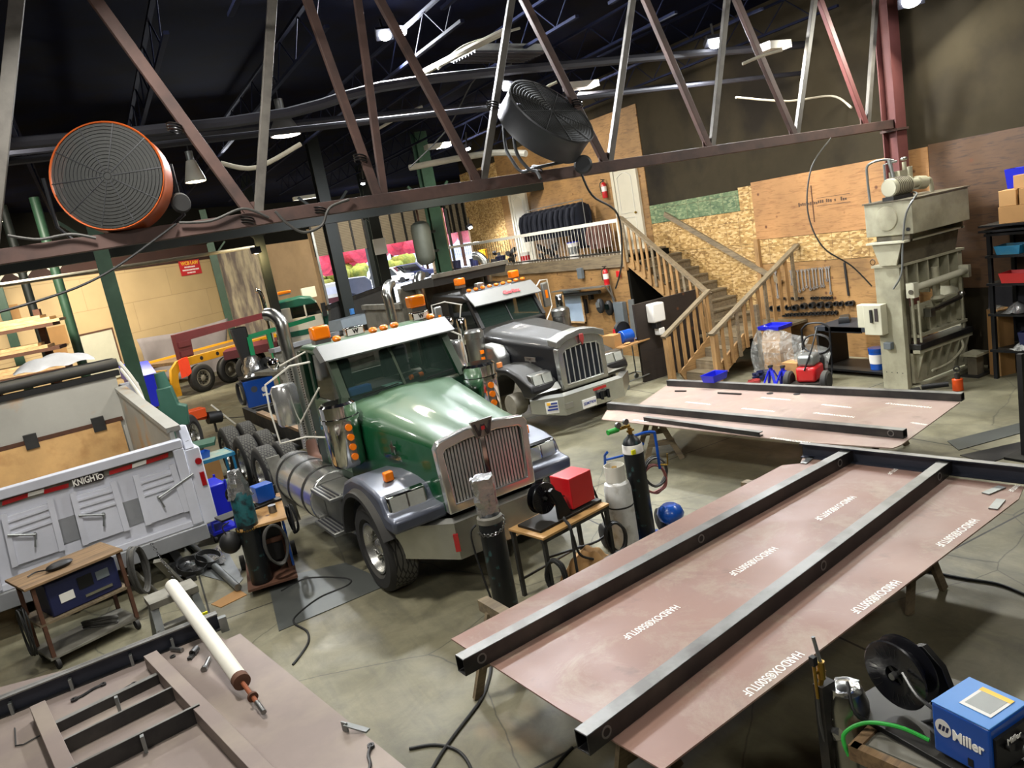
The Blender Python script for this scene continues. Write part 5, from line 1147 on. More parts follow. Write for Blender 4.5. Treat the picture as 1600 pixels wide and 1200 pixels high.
def spool(c, ax, r, w, parent, nm='wire_spool'):
    s = MB().lathe([(r*.28, -w/2), (r*.96, -w/2), (r, -w/2+.006), (r*.96, -w/2+.01), (r*.62, -w/2+.012), (r*.62, w/2-.012), (r*.96, w/2-.01), (r, w/2-.006), (r*.96, w/2), (r*.28, w/2)], c, ax, 40, ring=True).build(nm, m['black_gl'], parent)
    a = V(ax).normalized()
    MB().cyl(V(c)-a*(w/2+.02), V(c)+a*(w/2+.02), r*.1).build('spindle', m['steel'], s)
    u = a.orthogonal().normalized(); v = a.cross(u); k = MB()
    for i in range(4): q = u*cos(pi/2*i)+v*sin(pi/2*i); k.bar(V(c)+q*r*.08, V(c)+q*r*.3, .02, w*.8, up=a)
    k.build('hub_spokes', m['black'], s)
    st_ = MB()
    for sd in (-1, 1):
        for i in range(28):
            if i % 7 < 5: q = u*cos(2*pi*i/28)+v*sin(2*pi*i/28); st_.bar(V(c)+a*sd*(w/2+.001)+q*r*.55, V(c)+a*sd*(w/2+.001)+q*r*.85, .0025, .002, up=a)
    st_.build('rim_highlights', m['steel_dk'], s); return s
m['black_gl'] = mat('black_spool', '#141418', .25, 0, .1, 4, coat=.5)
Mf = wt_.matrix_basis @ Matrix.Translation((.08, .02, .776))
feeder(Mf, 'red', 'bright red wire feeder with a black wire spool on the plywood-topped table', body=(.34, .3, .34), sx=-.24, spoolr=.17)
def loops(c, r, n, mt, label, nrm=(0, 1, 0), tube=.013, drop=.15, nm='cable_coil', grp=None, seed=2, sc=1.3):
    rnd = random.Random(seed); a = V(nrm).normalized(); u = a.cross(V((0,0,1))).normalized(); P = []
    for i in range(n*10+1):
        t = 2*pi*i/10; k = r*(1+.36*sin(i*.63+seed)+rnd.uniform(-.05,.05)); P.append(V(c)+u*k*sin(t)+V((0,0,1))*(k*sc*cos(t)-drop*.0)+a*(.03*sin(i*.37)))
    return solo(MB().tube(P, tube, 6, sub=3), nm, mt, label, 'cable coil', grp)
loops(wt_.matrix_basis @ V((LW+.03, -DW-.02, .42)), .11, 4, 'cable', 'black cable coil hanging from the right leg of the plywood-topped table', (.3, 1, 0), seed=4, sc=1.6)
loops(wt_.matrix_basis @ V((-LW+.02, -DW-.06, .42)), .1, 5, 'cable', 'black cable coil hanging beside the foil-topped cylinder', (1, .6, 0), seed=5, sc=1.8)
solo(MB(wt_.matrix_basis).tube([(-.12, -.2, .82), (-.14, -.3, .76), (-.16, -.32, .6), (-.2, -.36, .3), (-.1, -.3, .1)], .016, 7).tube([(.1, -.3, .3), (-.1, -.33, .45), (-.14, -.31, .7), (-.1, -.18, .83)], .014, 7), 'welding_lead', 'cable', 'thick black leads dropping from the red feeder over the table edge', 'cable')
solo(MB(wt_.matrix_basis).tube([(.42, .05, 1.02), (.62, .1, .9), (.62, .0, .6), (.5, -.1, .35), (.1, .1, .3), (-.2, .1, .35)], .014, 7), 'welding_lead', 'cable', 'black lead looping round the right end of the plywood-topped table', 'cable')
solo(MB(rotm(wt_.matrix_basis @ V((.18, -.12, .0)), .5)).grid(lambda u, v: ((u-.5)*.62, (v-.5)*.46, .012+.32*(sin(pi*u)*sin(pi*v))**.5+.03*sin(13*u+7*v)+.02*sin(23*v-9*u)), 20, 14), 'paper_sack', 'cardboard_lt', 'crumpled brown paper sack under the plywood-topped table', 'sack', bev=.03)

# oxygen / propane hand cart
hc = thing('cylinder_cart', 'blue-handled hand cart holding the white and black gas bottles', 'hand cart', at(1000, 850, 0), R(-15))
h = MB(); 
for s in (-1, 1): h.tube([(s*.22, .12, .08), (s*.22, .14, 1.0), (s*.22, .1, 1.12), (s*.22, -.0, 1.18)], .016, 8, smooth=False)
h.tube([(-.22, .14, 1.05), (.22, .14, 1.05)], .014, 8, smooth=False); h.tube([(-.22, .14, .4), (.22, .14, .4)], .014, 8, smooth=False); h.build('frame', m['blue'], hc)
h = MB().tube([(.1, .1, 1.25), (.28, .1, 1.27), (.4, .1, 1.25), (.42, .1, 1.2), (.42, .1, .8)], .018, 8); h.build('handle', m['blue'], hc)
MB().box(-.3, .3, -.2, .16, .03, .05).build('toe_plate', m['blue'], hc)
for s in (-1, 1): MB().lathe([(.03, -.03), (.13, -.03), (.15, -.015), (.15, .015), (.13, .03), (.03, .03)], (s*.36, .15, .15), (1,0,0), 24).build('wheel', m['rubber'], hc)
O1 = gas(hc.matrix_basis @ V((.08, -.02, .052)), .115, 1.32, 'cyl_black', 'black oxygen cylinder with a white collar label on the blue hand cart')
MB().lathe([(.112, 1.07), (.119, 1.07), (.115, 1.16), (.108, 1.17)], n=28).build('white_label', m['white_plastic'], O1); MB().box(-.1, -.05, -.122, -.1, 1.08, 1.13).build('hazard_label', m['yellow_label'], O1)
rg = MB(); rg.cyl((-.14, 0, 1.38), (0, 0, 1.38), .02); rg.build('regulator', m['brass'], O1)
for x, z in ((-.05, 1.44), (-.16, 1.43)): MB().cyl((x, -.03, z), (x, .0, z), .035).build('gauge', m['steel'], O1)
MB().cyl((-.3, 0, 1.38), (-.16, 0, 1.38), .03).build('green_knob', m['hose_green'], O1)
pp = thing('propane_bottle', 'scuffed white propane bottle standing left of the black oxygen cylinder', 'propane bottle', hc.matrix_basis @ V((-.2, -.1, .052)))
MB().lathe([(.1, 0), (.13, .02), (.15, .06), (.155, .1), (.155, .72), (.14, .79), (.08, .83), (.001, .84)], n=28).build('bottle_body', m['prop_white'], pp)
MB().lathe([(.11, .82), (.115, .82), (.115, 1.0), (.11, 1.0)], n=28, ring=True).build('collar', m['white_paint'], pp); MB().cyl((0,0,.82), (0,0,.98), .03).build('valve', m['brass'], pp)
MB().lathe([(.156, .52), (.158, .53), (.156, .54)], n=24, ring=True).build('strap_chain', m['steel_dk'], pp)
for i, (c_, l_, dx) in enumerate((('cable_pink', 'pink-red gas hose bundle hanging behind the blue hand cart', .0), ('cable_grey', 'grey-green gas hose coil hung on the blue hand cart handle', .06))):
    loops(hc.matrix_basis @ V((.36+dx, .14, .62+.12*i)), .13, 5, c_, l_, (.4, 1, 0), .01, seed=8+i, nm='hose_coil')
solo(MB(hc.matrix_basis).tube([(.42, .1, .85), (.5, .05, .84)], .012, 6, smooth=False).tube([(.5, .05, .84), (.51, .04, .98)], .009, 6, smooth=False), 'cutting_torch', 'brass', 'brass cutting torch hung on the handle of the blue hand cart', 'torch')
solo(MB(hc.matrix_basis).sph((.42, -.02, .28), .16, (1,1,.8)), 'tarp_bundle', 'blue', 'blue plastic bundle on the floor right of the black oxygen cylinder', 'bundle')

# bottom right: blue feeder on a cart
CR = thing('welding_cart', 'steel-topped cart in the bottom right corner with the blue feeder and large spool', 'cart', (3.3, 1.86, 0), R(9))
MB().box(-.4, .42, -.75, .66, .9, .94).build('cart_top', m['dump_dark'], CR); MB().box(-.43, -.38, -.75, .66, .87, .955).build('wooden_edge', m['shelf_wood'], CR); MB().box(-.43, .42, .62, .67, .87, .955).build('wooden_edge', m['shelf_wood'], CR)
MB().box(-.36, .1, -.7, .6, .941, .947).build('cardboard_sheet', m['dirty_grey'], CR)
for sx in (-.36, .36):
    for sy in (-.68, .58): MB().box(sx-.025, sx+.025, sy-.025, sy+.025, .1, .9).build('leg', m['frame_black'], CR); MB().cyl((sx-.02, sy, .05), (sx+.02, sy, .05), .05).build('caster', m['rubber'], CR)
MB().box(-.38, .38, -.7, .6, .3, .32).build('lower_shelf', m['dump_dark'], CR)
bf = feeder(rotm((3.13, 2.14, .957), R(-92)), 'blue', 'bright blue wire feeder with white oval logo and a large black spool, bottom right corner', body=(.28, .29, .26), sx=-.27, spoolr=.185, side=1)
MB().box(.02, .3, -.145, .145, .311, .318).build('lid', m['blue_light'], bf, bev=.003)
lb = MB().box(.11, .26, -.07, .11, .319, .321).build('instruction_label', m['paper'], bf); MB().box(.125, .245, -.05, .09, .3215, .322).build('label_print', m['galv'], lb); MB().box(.11, .26, .08, .11, .3212, .3222).build('label_border', m['yellow_letter'], lb)
ov = MB().loft([[(.075+.04*cos(2*pi*i/24), y, .2+.045*sin(2*pi*i/24)) for i in range(24)] for y in (-.1475, -.146)]).build('logo_oval', m['white_plastic'], bf)
lg = MB()
for k in range(3): lg.prism([(.05+.018*k, .185), (.062+.018*k, .185), (.07+.018*k, .215), (.058+.018*k, .215)], 'y', -.1485, -.1475)
lg.build('logo_bars', m['blue_navy'], ov)
text('Miller', m['white_letter'], bf, frame((.195, -.1475, .19), (1,0,0), (0,0,1)), .075, wide=.15, bold=.002)
MB().box(.19, .215, -.148, -.145, .07, .11).build('rocker_switch', m['black'], bf)
text('Miller', m['white_letter'], bf, frame((.337, -.03, .24), (0,1,0), (0,0,1)), .045, 'panel_lettering', wide=.1)
MB().lathe([(.02, 0), (.035, .0), (.035, .02), (.02, .02)], (.335, .06, .14), (1,0,0), 16).build('dial', m['galv'], bf)
gb = thing('gas_cylinder', 'small silvery bottle wrapped in shiny foil behind the big black spool', 'gas cylinder', (2.98, 2.62, .0))
MB().lathe([(.001, .5), (.11, .5), (.115, .52), (.115, 1.02), (.09, 1.1), (.04, 1.13), (.001, 1.13)], n=24).build('cylinder_body', m['chrome_dull'], gb); foilwrap(gb, .85, 1.12, .125, .085, seed=6); MB().cyl((0,0,0), (0,0,.5), .1).build('cylinder_foot', m['cyl_black'], gb)
P = V((2.86, 2.66, 0)); tor = thing('gas_regulator', 'brass valve with upright grey tube beside the silvery bottle', 'regulator', P)
MB().cyl((0, 0, 1.2), (0, 0, 1.3), .022).cyl((-.02, 0, 1.16), (.02, 0, 1.24), .014).build('valve_body', m['brass'], tor); MB().cyl((0, 0, 1.3), (-.01, .02, 1.44), .01).build('upright_tube', m['galv'], tor)
MB().cyl((-.045, .0, 1.1), (-.05, 0, 1.3), .009).cyl((-.05, 0, 1.25), (.0, 0, 1.24), .008).build('side_fitting', m['brass'], tor); MB().box(-.065, -.035, -.015, .015, 1.3, 1.35).build('black_knob', m['black'], tor)
MB().tube([(-.045, 0, 1.1), (-.04, 0, .9), (.0, -.03, .6), (.02, -.05, .03)], .01, 6).build('hose', m['cable_grey'], tor); MB().box(-.04, .06, -.03, .03, 0, 1.17).build('post', m['frame_black'], tor)
solo(MB().tube([(3.0, 2.16, 1.03), (2.96, 2.3, 1.05), (2.9, 2.45, 1.02), (2.82, 2.52, .95), (2.8, 2.48, .86)], .011, 8), 'gas_hose', 'hose_green', 'bright green hose lying over the corner of the bottom right cart', 'hose')
solo(MB().tube([(3.2, 2.16, 1.08), (3.15, 2.3, .98), (3.0, 2.45, .97), (2.9, 2.5, 1.05), (2.98, 2.6, 1.15)], .009, 8), 'signal_cable', 'cable', 'black cable curving round the large spool on the bottom right cart', 'cable')
# ================================================================ FANS
def fan(P, nrm, r, dpt, drum, label, guard='black', back='black', motor='black_metal'):
    t = thing('drum_fan', label, 'fan', tuple(P)); q = V(nrm).normalized().to_track_quat('Z', 'Y'); t.rotation_euler = q.to_euler()
    MB().lathe([(r, dpt/2), (r*1.02, dpt/2+.01), (r*1.035, dpt/2-.01), (r*1.01, dpt/2-.03), (r*1.0, 0), (r*1.01, -dpt/2+.03), (r*1.03, -dpt/2), (r, -dpt/2), (r*.985, 0)], n=56, ring=True).build('drum', m[drum], t)
    for z, nm in ((dpt/2, 'front_guard'), (-dpt/2, 'rear_guard')):
        g_ = MB()
        for k in range(1, 15): 
            rr = r*k/15; g_.lathe([(rr-.002, z), (rr+.002, z), (rr+.002, z+.004)], n=40, ring=True)
        for k in range(10): a = 2*pi*k/10; g_.bar((.05*cos(a), .05*sin(a), z), (r*cos(a), r*sin(a), z), .008)
        g_.build(nm, m[guard], t)
    MB().lathe([(.001, dpt/2-.004), (r*.985, dpt/2-.004), (r*.985, dpt/2-.002), (.001, dpt/2-.002)], n=40).build('mesh_screen', m['fan_mesh'], t)
    MB().cyl((0,0,-.14), (0,0,.06), .1, n=20).build('motor', m[motor], t)
    for k in range(4):
        a = pi/2*k+.3; b = MB(); u = V((cos(a), sin(a), 0)); w = V((-sin(a), cos(a), 0))
        b.p8([u*.08-w*.06+V((0,0,-.02)), u*r*.93-w*.16+V((0,0,-.05)), u*r*.93+w*.14+V((0,0,.06)), u*.08+w*.06+V((0,0,.02)),
              u*.08-w*.06+V((0,0,-.014)), u*r*.93-w*.16+V((0,0,-.044)), u*r*.93+w*.14+V((0,0,.066)), u*.08+w*.06+V((0,0,.026))]).build('blade', m['fan_grey'], t)
    return t
bpy.context.view_layer.update()
F1 = dep(176, 280, 8.0); f1 = fan(F1, V((-.34, -1, .14)), .54, .3, 'orange', 'round orange-rimmed drum fan mounted on the truss at the left', 'black_metal')
bpy.context.view_layer.update()
def world_part(t, mb, nm, mt): mb.M = t.matrix_world.inverted() @ (mb.M or Matrix.Identity(4)); return mb
def wp(t): bpy.context.view_layer.update(); return MB(t.matrix_world.inverted())
F1 = V(F1); b = wp(f1)
b.tube([F1+V((-.62, .1, .1)), F1+V((-.62, .1, -.4)), F1+V((-.5, .1, -.55)), F1+V((.45, .1, -.55)), F1+V((.6, .1, -.45)), F1+V((.6, .1, .1))], .022, 8, smooth=False); b.build('yoke_tube', m['black_metal'], f1)
b = wp(f1); b.lathe([(.03, -.03), (.09, -.03), (.11, 0), (.09, .03), (.03, .03)], F1+V((.58, -.12, -.34)), (.3, -1, 0), 24); b.build('wheel', m['rubber'], f1)
F2 = dep(853, 190, 10.2); n2 = B3 @ V((.45, .60, .62)); f2 = fan(F2, n2, .62, .34, 'fan_grey', 'large grey drum fan tilted upward on its wheeled stand beside the loft', 'fan_grey', motor='fan_grey')
b = wp(f2); cv = lambda x, y, d: dep(x, y, d)
b.tube([cv(786, 190, 10.3), cv(790, 230, 10.2), cv(800, 250, 10.1), cv(815, 268, 10.0), cv(838, 262, 9.9), cv(893, 250, 10.3)], .022, 8); b.tube([cv(800, 180, 10.0), cv(806, 235, 9.9), cv(824, 262, 9.8), cv(838, 268, 9.7), cv(845, 280, 9.6)], .022, 8)
b.tube([cv(905, 205, 10.5), cv(906, 235, 10.5), cv(898, 250, 10.4)], .02, 8); b.build('stand_tube', m['fan_grey'], f2)
b = wp(f2); b.lathe([(.03, -.03), (.1, -.03), (.125, 0), (.1, .03), (.03, .03)], cv(911, 257, 10.3), (-.6, -.8, 0), 24); b.build('wheel', m['fan_grey'], f2)

# ================================================================ CABLES ON THE TRUSS
def hang(pts, r, mt, label, nm='hanging_cable'): return solo(MB().tube(pts, r, 7, sub=6), nm, mt, label, 'cable')
yb = 9.02
hang([aty(905, 262, yb), aty(925, 305, yb), aty(965, 335, yb+.5), aty(972, 400, 10.5), aty(968, 430, 11.5), aty(962, 450, 12.0)], .016, 'cable', 'thick black cable dropping from the truss past the top of the stairs')
hang([aty(1298, 216, yb), aty(1268, 262, yb), aty(1262, 330, yb), aty(1285, 385, 8.9), aty(1330, 415, 8.8), aty(1362, 447, 8.7)], .013, 'cable_grey', 'grey hose arcing from the truss down to the press switch box')
hang([aty(430, 330, yb), aty(450, 350, yb), aty(475, 363, yb), aty(503, 352, yb), aty(515, 325, yb-.05), aty(545, 312, yb)], .016, 'cable_grey', 'grey hose looping below the truss above the green truck')
hang([aty(-10, 490, 8.2), aty(60, 470, 8.3), aty(130, 445, 8.5), aty(190, 412, 8.7), aty(275, 350, 9.02)], .012, 'cable', 'black cable sagging across the left columns up to the truss')
hang([aty(12, 368, yb), aty(60, 374, yb), aty(110, 366, yb), aty(150, 372, yb)], .015, 'cable_grey', 'grey hose lying along the truss left of the orange fan')
hang([aty(280, 348, yb), aty(330, 345, yb), aty(380, 326, yb), aty(420, 340, yb+.02)], .015, 'cable_grey', 'grey hose lying along the truss right of the orange fan')
hang([aty(1150, 152, 10.5), aty(1230, 158, 10.4), aty(1300, 150, 10.2), aty(1330, 168, 9.3)], .02, 'pipe_pale', 'pale hose running between the right web bars')
hang([aty(640, 262, 13), aty(700, 200, 13), aty(745, 120, 13), aty(800, 100, 12.8)], .012, 'cable_grey', 'thin grey cable hanging behind the centre web bars')
hang([aty(684, 108, 11), aty(720, 75, 11), aty(765, 58, 11), aty(812, 44, 11)], .02, 'pipe_pale', 'pale flexible conduit curving beside the slanted conduit')
for (x, y, i) in ((273, 200, 0), (770, 165, 1), (902, 162, 2), (563, 248, 3), (386, 345, 4), (838, 265, 5), (1405, 198, 6), (500, 330, 7)):
    P = aty(x, y, 9.1); t = MB()
    for k in range(3): t.lathe([(.07, -.01), (.085, 0), (.07, .01)], P+V((0, 0, -.03+.03*k)), (.3, .1, 1), 12, ring=True)
    solo(t, 'chain_lashing', 'black_metal', ['lashing on the web bar right of the orange fan', 'lashing on the web bar left of the grey fan', 'lashing on the web bar right of the grey fan', 'lashing on the narrow pair of web bars', 'lashing at the web joint right of the orange fan', 'clamp under the stand of the grey fan', 'clamp where the truss meets the maroon column', 'cable clamp on the truss above the doorway'][i], 'lashing')

# ================================================================ HYDRAULIC PRESS
pr = thing('hydraulic_press', 'tall cream hydraulic press with a motor and oil tank on top, beside the wrench board', 'press', (11.5, 8.15, 0), 0)
pb = lambda *b: MB().box(*b)
pb(0, .1, 0, .46, 0, 2.12).build('end_column', m['cream'], pr, bev=.006)
pb(.1, .2, .0, .06, 0, 2.1).build('column_flange', m['cream_dk'], pr); pb(1.6, 1.7, 0, .46, 0, 2.1).build('end_column', m['cream'], pr)
tb = MB(); tb.box(-.02, 1.72, -.04, .5, 2.1, 2.14)
for i in range(6): x = .15+.28*i; tb.box(x, x+.03, -.02, .2, 1.55, 2.1)
tb.box(.1, 1.6, .18, .24, 1.55, 2.1); tb.build('upper_beam', m['cream'], pr)
bn = MB(); bn.p8([(.1, -.02, 2.14), (1.5, -.02, 2.14), (1.5, .3, 2.14), (.1, .3, 2.14), (-.05, -.1, 2.5), (1.5, -.1, 2.5), (1.5, .4, 2.5), (-.05, .4, 2.5)]); bn.build('slanted_guard', m['cream_dk'], pr)
MB().prism([(.0, 2.14), (.3, 2.14), (.42, 2.5), (-.12, 2.5)], 'x', -.06, -.02).build('guard_end_plate', m['cream'], pr); MB().box(-.1, 1.5, -.2, .5, 2.5, 2.53).build('guard_lip', m['cream_lt'], pr)
tk = MB(); tk.box(0, 1.5, -.3, .55, 2.62, 3.16); tk.build('oil_tank', m['cream'], pr, bev=.01)
pb(-.02, 1.52, -.32, .57, 3.16, 3.18).build('tank_lid', m['cream_dk'], pr)
MB().lathe([(.001, .03), (.12, .03), (.19, .02), (.2, 0), (.001, 0)], (-.0, .15, 2.9), (-1, 0, 0), 30).build('inspection_cover', m['cream'], pr)
MB().cyl((-.02, -.22, 2.7), (-.01, -.22, 2.7), .03).build('drain_plug', m['black'], pr)
for s_ in (.05, 1.4): pb(s_, s_+.06, -.2, .4, 2.5, 2.62).build('tank_support', m['cream_dk'], pr)
mo = MB().cyl((.05, .1, 3.38), (.5, .1, 3.38), .15, n=28).build('motor', m['cream'], pr, bev=.01); MB().cyl((.04, .1, 3.38), (.05, .1, 3.38), .13).build('motor_end_cap', m['cream_lt'], mo); fins = MB()
for i in range(8): fins.lathe([(.15, 0), (.16, 0), (.16, .01), (.15, .01)], (.12+.045*i, .1, 3.38), (1,0,0), 24, ring=True)
fins.build('cooling_fins', m['cream_dk'], mo)
pb(.0, .5, .0, .2, 3.18, 3.24).build('motor_base', m['steel_dk'], pr)
pu = MB(); pu.cyl((.5, .1, 3.38), (.75, .1, 3.38), .08); pu.cyl((.75, .1, 3.38), (.95, .1, 3.36), .11); pu.tube([(.95, .1, 3.36), (1.1, .1, 3.4), (1.15, .1, 3.3), (1.15, .1, 3.18)], .035, 8)
pu.cyl((.55, .15, 3.4), (.55, .15, 3.75), .035); pu.cyl((.75, .2, 3.4), (.75, .2, 3.66), .045); pu.box(.35, .55, .1, .3, 3.5, 3.62); pu.build('pump', m['cream'], pr)
MB().sph((.55, .15, 3.8), .05, (1.2,1.2,.7)).build('breather_cap', m['chrome_dull'], pr)
hp = MB(); hp.tube([(0.1, .5, 3.18), (.08, .5, 3.6), (.1, .48, 3.8), (.35, .4, 3.84), (.5, .3, 3.8)], .02, 8); hp.tube([(.25, .3, 3.2), (.25, .3, 3.76), (.5, .25, 3.78)], .02, 8, smooth=False); hp.tube([(.32, .2, 3.5), (.32, .25, 3.82)], .03, 8, smooth=False); hp.build('hydraulic_pipes', m['galv'], pr)
MB().tube([(.5, -.0, 3.25), (.3, -.2, 3.22), (.0, -.33, 3.15), (-.03, -.2, 2.9), (-.04, -.12, 2.4), (-.06, -.08, 2.0), (-.04, .1, 1.75)], .016, 8).build('armoured_cable', m['galv'], pr)
c1 = MB(); c1.cyl((.1, -.16, 1.72), (1.55, -.16, 1.76), .06, n=20); c1.box(.02, .14, -.22, -.08, 1.58, 1.82); c1.box(1.5, 1.58, -.22, -.05, 1.65, 1.86); c1.build('roller_tube', m['cream_lt'], pr)
MB().cyl((.0, -.17, 1.68), (.02, -.17, 1.68), .04).build('pivot_pin', m['cream_dk'], pr)
c2 = MB(); c2.cyl((.4, -.2, 1.28), (1.25, -.2, 1.36), .045, n=16); c2.box(.34, .46, -.27, -.14, 1.2, 1.34); c2.sph((1.3, -.2, 1.4), .06); c2.build('hydraulic_cylinder', m['chrome_dull'], pr)
rm = MB(); rm.box(.2, 1.5, -.04, .04, .9, 1.4)
for i in range(5): rm.box(.25+.28*i, .28+.28*i, -.12, -.03, .95, 1.35)
rm.box(.18, 1.52, -.14, .0, .88, .93); rm.cyl((.85, -.05, 1.4), (.85, -.05, 1.95), .06); rm.sph((.85, -.07, 1.42), .1, (1.4,1,.6)); rm.build('ram_plate', m['cream'], pr)
pb(.12, 1.58, -.2, .1, .68, .78).build('die_bed', m['mill'], pr, bev=.01)
lb_ = MB(); lb_.box(.12, 1.58, -.05, .0, .1, .68); lb_.box(.12, 1.58, -.18, .05, .62, .68)
for i in range(6): lb_.prism([(-.18, .62), (-.05, .62), (-.05, .15)], 'x', .2+.25*i, .23+.25*i)
lb_.box(.1, 1.6, -.16, .3, .0, .06); lb_.build('lower_beam', m['cream'], pr)
gx = MB(); gx.cyl((.16, -.08, .7), (.16, -.08, 1.6), .025); gx.cyl((.2, -.16, .8), (.2, -.16, 1.5), .02); gx.cyl((1.45, -.1, .6), (1.45, -.1, 1.7), .03); gx.tube([(.3, -.25, .3), (.7, -.3, .35), (1.1, -.28, .5), (1.3, -.15, .6)], .02, 6); gx.build('guide_rods', m['cream'], pr)
sbx = MB().box(-.16, .0, .28, .62, .98, 1.5).build('switch_box', m['cream_lt'], pr, bev=.01); MB().box(-.17, -.16, .34, .4, 1.22, 1.44).build('switch_label', m['ink'], sbx); MB().box(-.19, -.16, .44, .48, 1.2, 1.42).build('switch_lever', m['steel_dk'], sbx)
MB().box(-.14, .0, .6, .76, 1.1, 1.5).build('switch_box_rear', m['cream_lt'], pr, bev=.01)
MB().box(-.09, .0, .2, .34, .72, .84).build('push_button_box', m['grey_paint'], pr, bev=.01)
for i in range(4): MB().cyl((-.004, .08+.1*i, .3), (0, .08+.1*i, .3), .008).build('bolt_hole', m['black'], pr)
P = at(1497, 610, 0); jk = thing('bottle_jack', 'orange jack standing at the foot of the press beside the plate edge', 'jack', P)
MB().cyl((0,0,0), (0,0,.2), .08).build('jack_body', m['orange_jack'], jk, bev=.01); MB().cyl((0,0,.2), (0,0,.28), .04).build('jack_ram', m['steel_dk'], jk); MB().lathe([(.03, -.02), (.05, -.02), (.05, .02), (.03, .02)], (0, 0, .36), (1, .5, 0), 14, ring=True).build('lifting_ring', m['steel_dk'], jk)
solo(MB().cyl(at(1440, 605, .12), at(1482, 600, .14), .045).cyl(at(1425, 612, .06), at(1436, 610, .06), .06), 'hydraulic_ram', 'black_metal', 'black hydraulic ram lying under the press die bed', 'ram')
P = at(1535, 590, 0); stl = thing('steel_pedestal', 'low cream steel pedestal between the press and the tall cardboard box', 'stand', (12.75, 7.75, 0)); MB().box(-.18, .18, -.14, .14, .36, .4).build('top_plate', m['cream'], stl); MB().box(-.1, .1, -.08, .08, .03, .36).build('post', m['cream_dk'], stl); MB().box(-.2, .2, -.16, .16, 0, .03).build('base', m['steel_dk'], stl)

# tall box, dark board, shelving with boxes on the right
bxt = thing('cardboard_box', 'tall narrow cardboard box standing right of the press', 'cardboard box', (12.95, 7.42, 0), R(-18))
MB().box(-.14, .14, -.12, .12, 0, 1.12).build('carton', m['cardboard'], bxt); MB().sph((-.05, .02, 1.12), .12, (1.1, 1, .55)).build('plastic_stuffing', m['wrap'], bxt)
bd = thing('sheet_panel', 'dark grey sheet with a torn white edge leaning behind the tall cardboard box', 'panel', (13.3, 7.35, 0), 0)
MB().p8([(-.12, -.42, 0), (-.1, -.42, 0), (-.1, .45, 0), (-.12, .45, 0), (.03, -.42, 1.42), (.05, -.42, 1.42), (.05, .45, 1.42), (.03, .45, 1.42)]).build('sheet', m['grey_dk'] if 'grey_dk' in m else m['pipe_dark'], bd)
MB().p8([(-.13, -.45, 0), (-.1, -.45, 0), (-.1, -.41, 0), (-.13, -.41, 0), (.02, -.45, 1.42), (.05, -.45, 1.42), (.05, -.41, 1.42), (.02, -.41, 1.42)]).build('white_edge', m['white_plastic'], bd)
sf = thing('storage_rack', 'black storage rack full of plastic bins at the right edge', 'rack', (12.95, 5.6, 0)); 
for y in (-1.6, .2, 1.75):
    for x in (-.3, .35): MB().box(x-.03, x+.03, y-.03, y+.03, 0, 2.45).build('upright', m['black_metal'], sf)
for z in (.5, 1.1, 1.6, 2.05, 2.4): MB().box(-.36, .4, -1.7, 1.8, z-.04, z).build('shelf', m['black_metal'], sf)
for z in (2.46, 2.54): MB().box(-.42, .42, -1.7, 1.85, z-.03, z).build('shelf_sheet', m['black_metal'], sf)
def carton(x, y, z, w, d, h, rz, label, mt='cardboard', grp=None, fl=True):
    t = thing('cardboard_box', label, 'cardboard box', (x, y, z), rz); MB().box(-w/2, w/2, -d/2, d/2, 0, h).build('carton', m[mt], t, bev=.004)
    if fl: MB().box(-w/2-.001, w/2+.001, -.02, .02, h, h+.002).build('tape', m['cardboard_lt'], t)
    return t
carton(12.75, 6.9, 2.545, .35, .5, .26, .1, 'wide cardboard box at the bottom of the stack on the black rack'); carton(12.72, 7.02, 2.808, .3, .24, .24, .15, 'small cardboard box with a pale label on the stack', 'cardboard_lt'); carton(12.75, 6.72, 2.808, .3, .26, .24, .1, 'cardboard box beside the labelled one on the stack')
carton(12.8, 6.75, 3.052, .34, .34, .2, -.2, 'open cardboard box at the top of the stack in front of the blue bin', 'cardboard', fl=False)
carton(12.85, 5.8, 2.545, .4, .5, .62, .1, 'large cardboard box at the right edge on top of the black rack')
def bin_(x, y, z, w, d, h, mt, label, rz=0):
    return solo(MB(rotm((x, y, z), rz)).loft([[(-w/2*k, -d/2*k, q), (w/2*k, -d/2*k, q), (w/2*k, d/2*k, q), (-w/2*k, d/2*k, q)] for k, q in ((.85, 0), (1, h), (.94, h), (.8, .02))]), 'storage_bin', mt, label, 'bin')
bin_(12.95, 7.0, 3.055, .3, .3, .3, 'blue_deep', 'deep blue bin behind the top cardboard box on the rack'); bin_(12.8, 6.2, 2.545, .4, .45, .3, 'teal_green', 'green bin beside the cardboard boxes on the rack')
bin_(12.75, 7.05, 2.055, .35, .4, .14, 'teal_paint', 'teal bin on the upper shelf of the black rack'); bin_(12.72, 6.98, 1.605, .35, .4, .16, 'red', 'red bin on the middle shelf of the black rack'); bin_(12.75, 6.4, 1.605, .35, .4, .18, 'blue_navy', 'navy bin on the middle shelf of the black rack'); bin_(12.75, 6.0, 1.105, .35, .4, .2, 'blue_navy', 'navy bin on the lower shelf of the black rack')
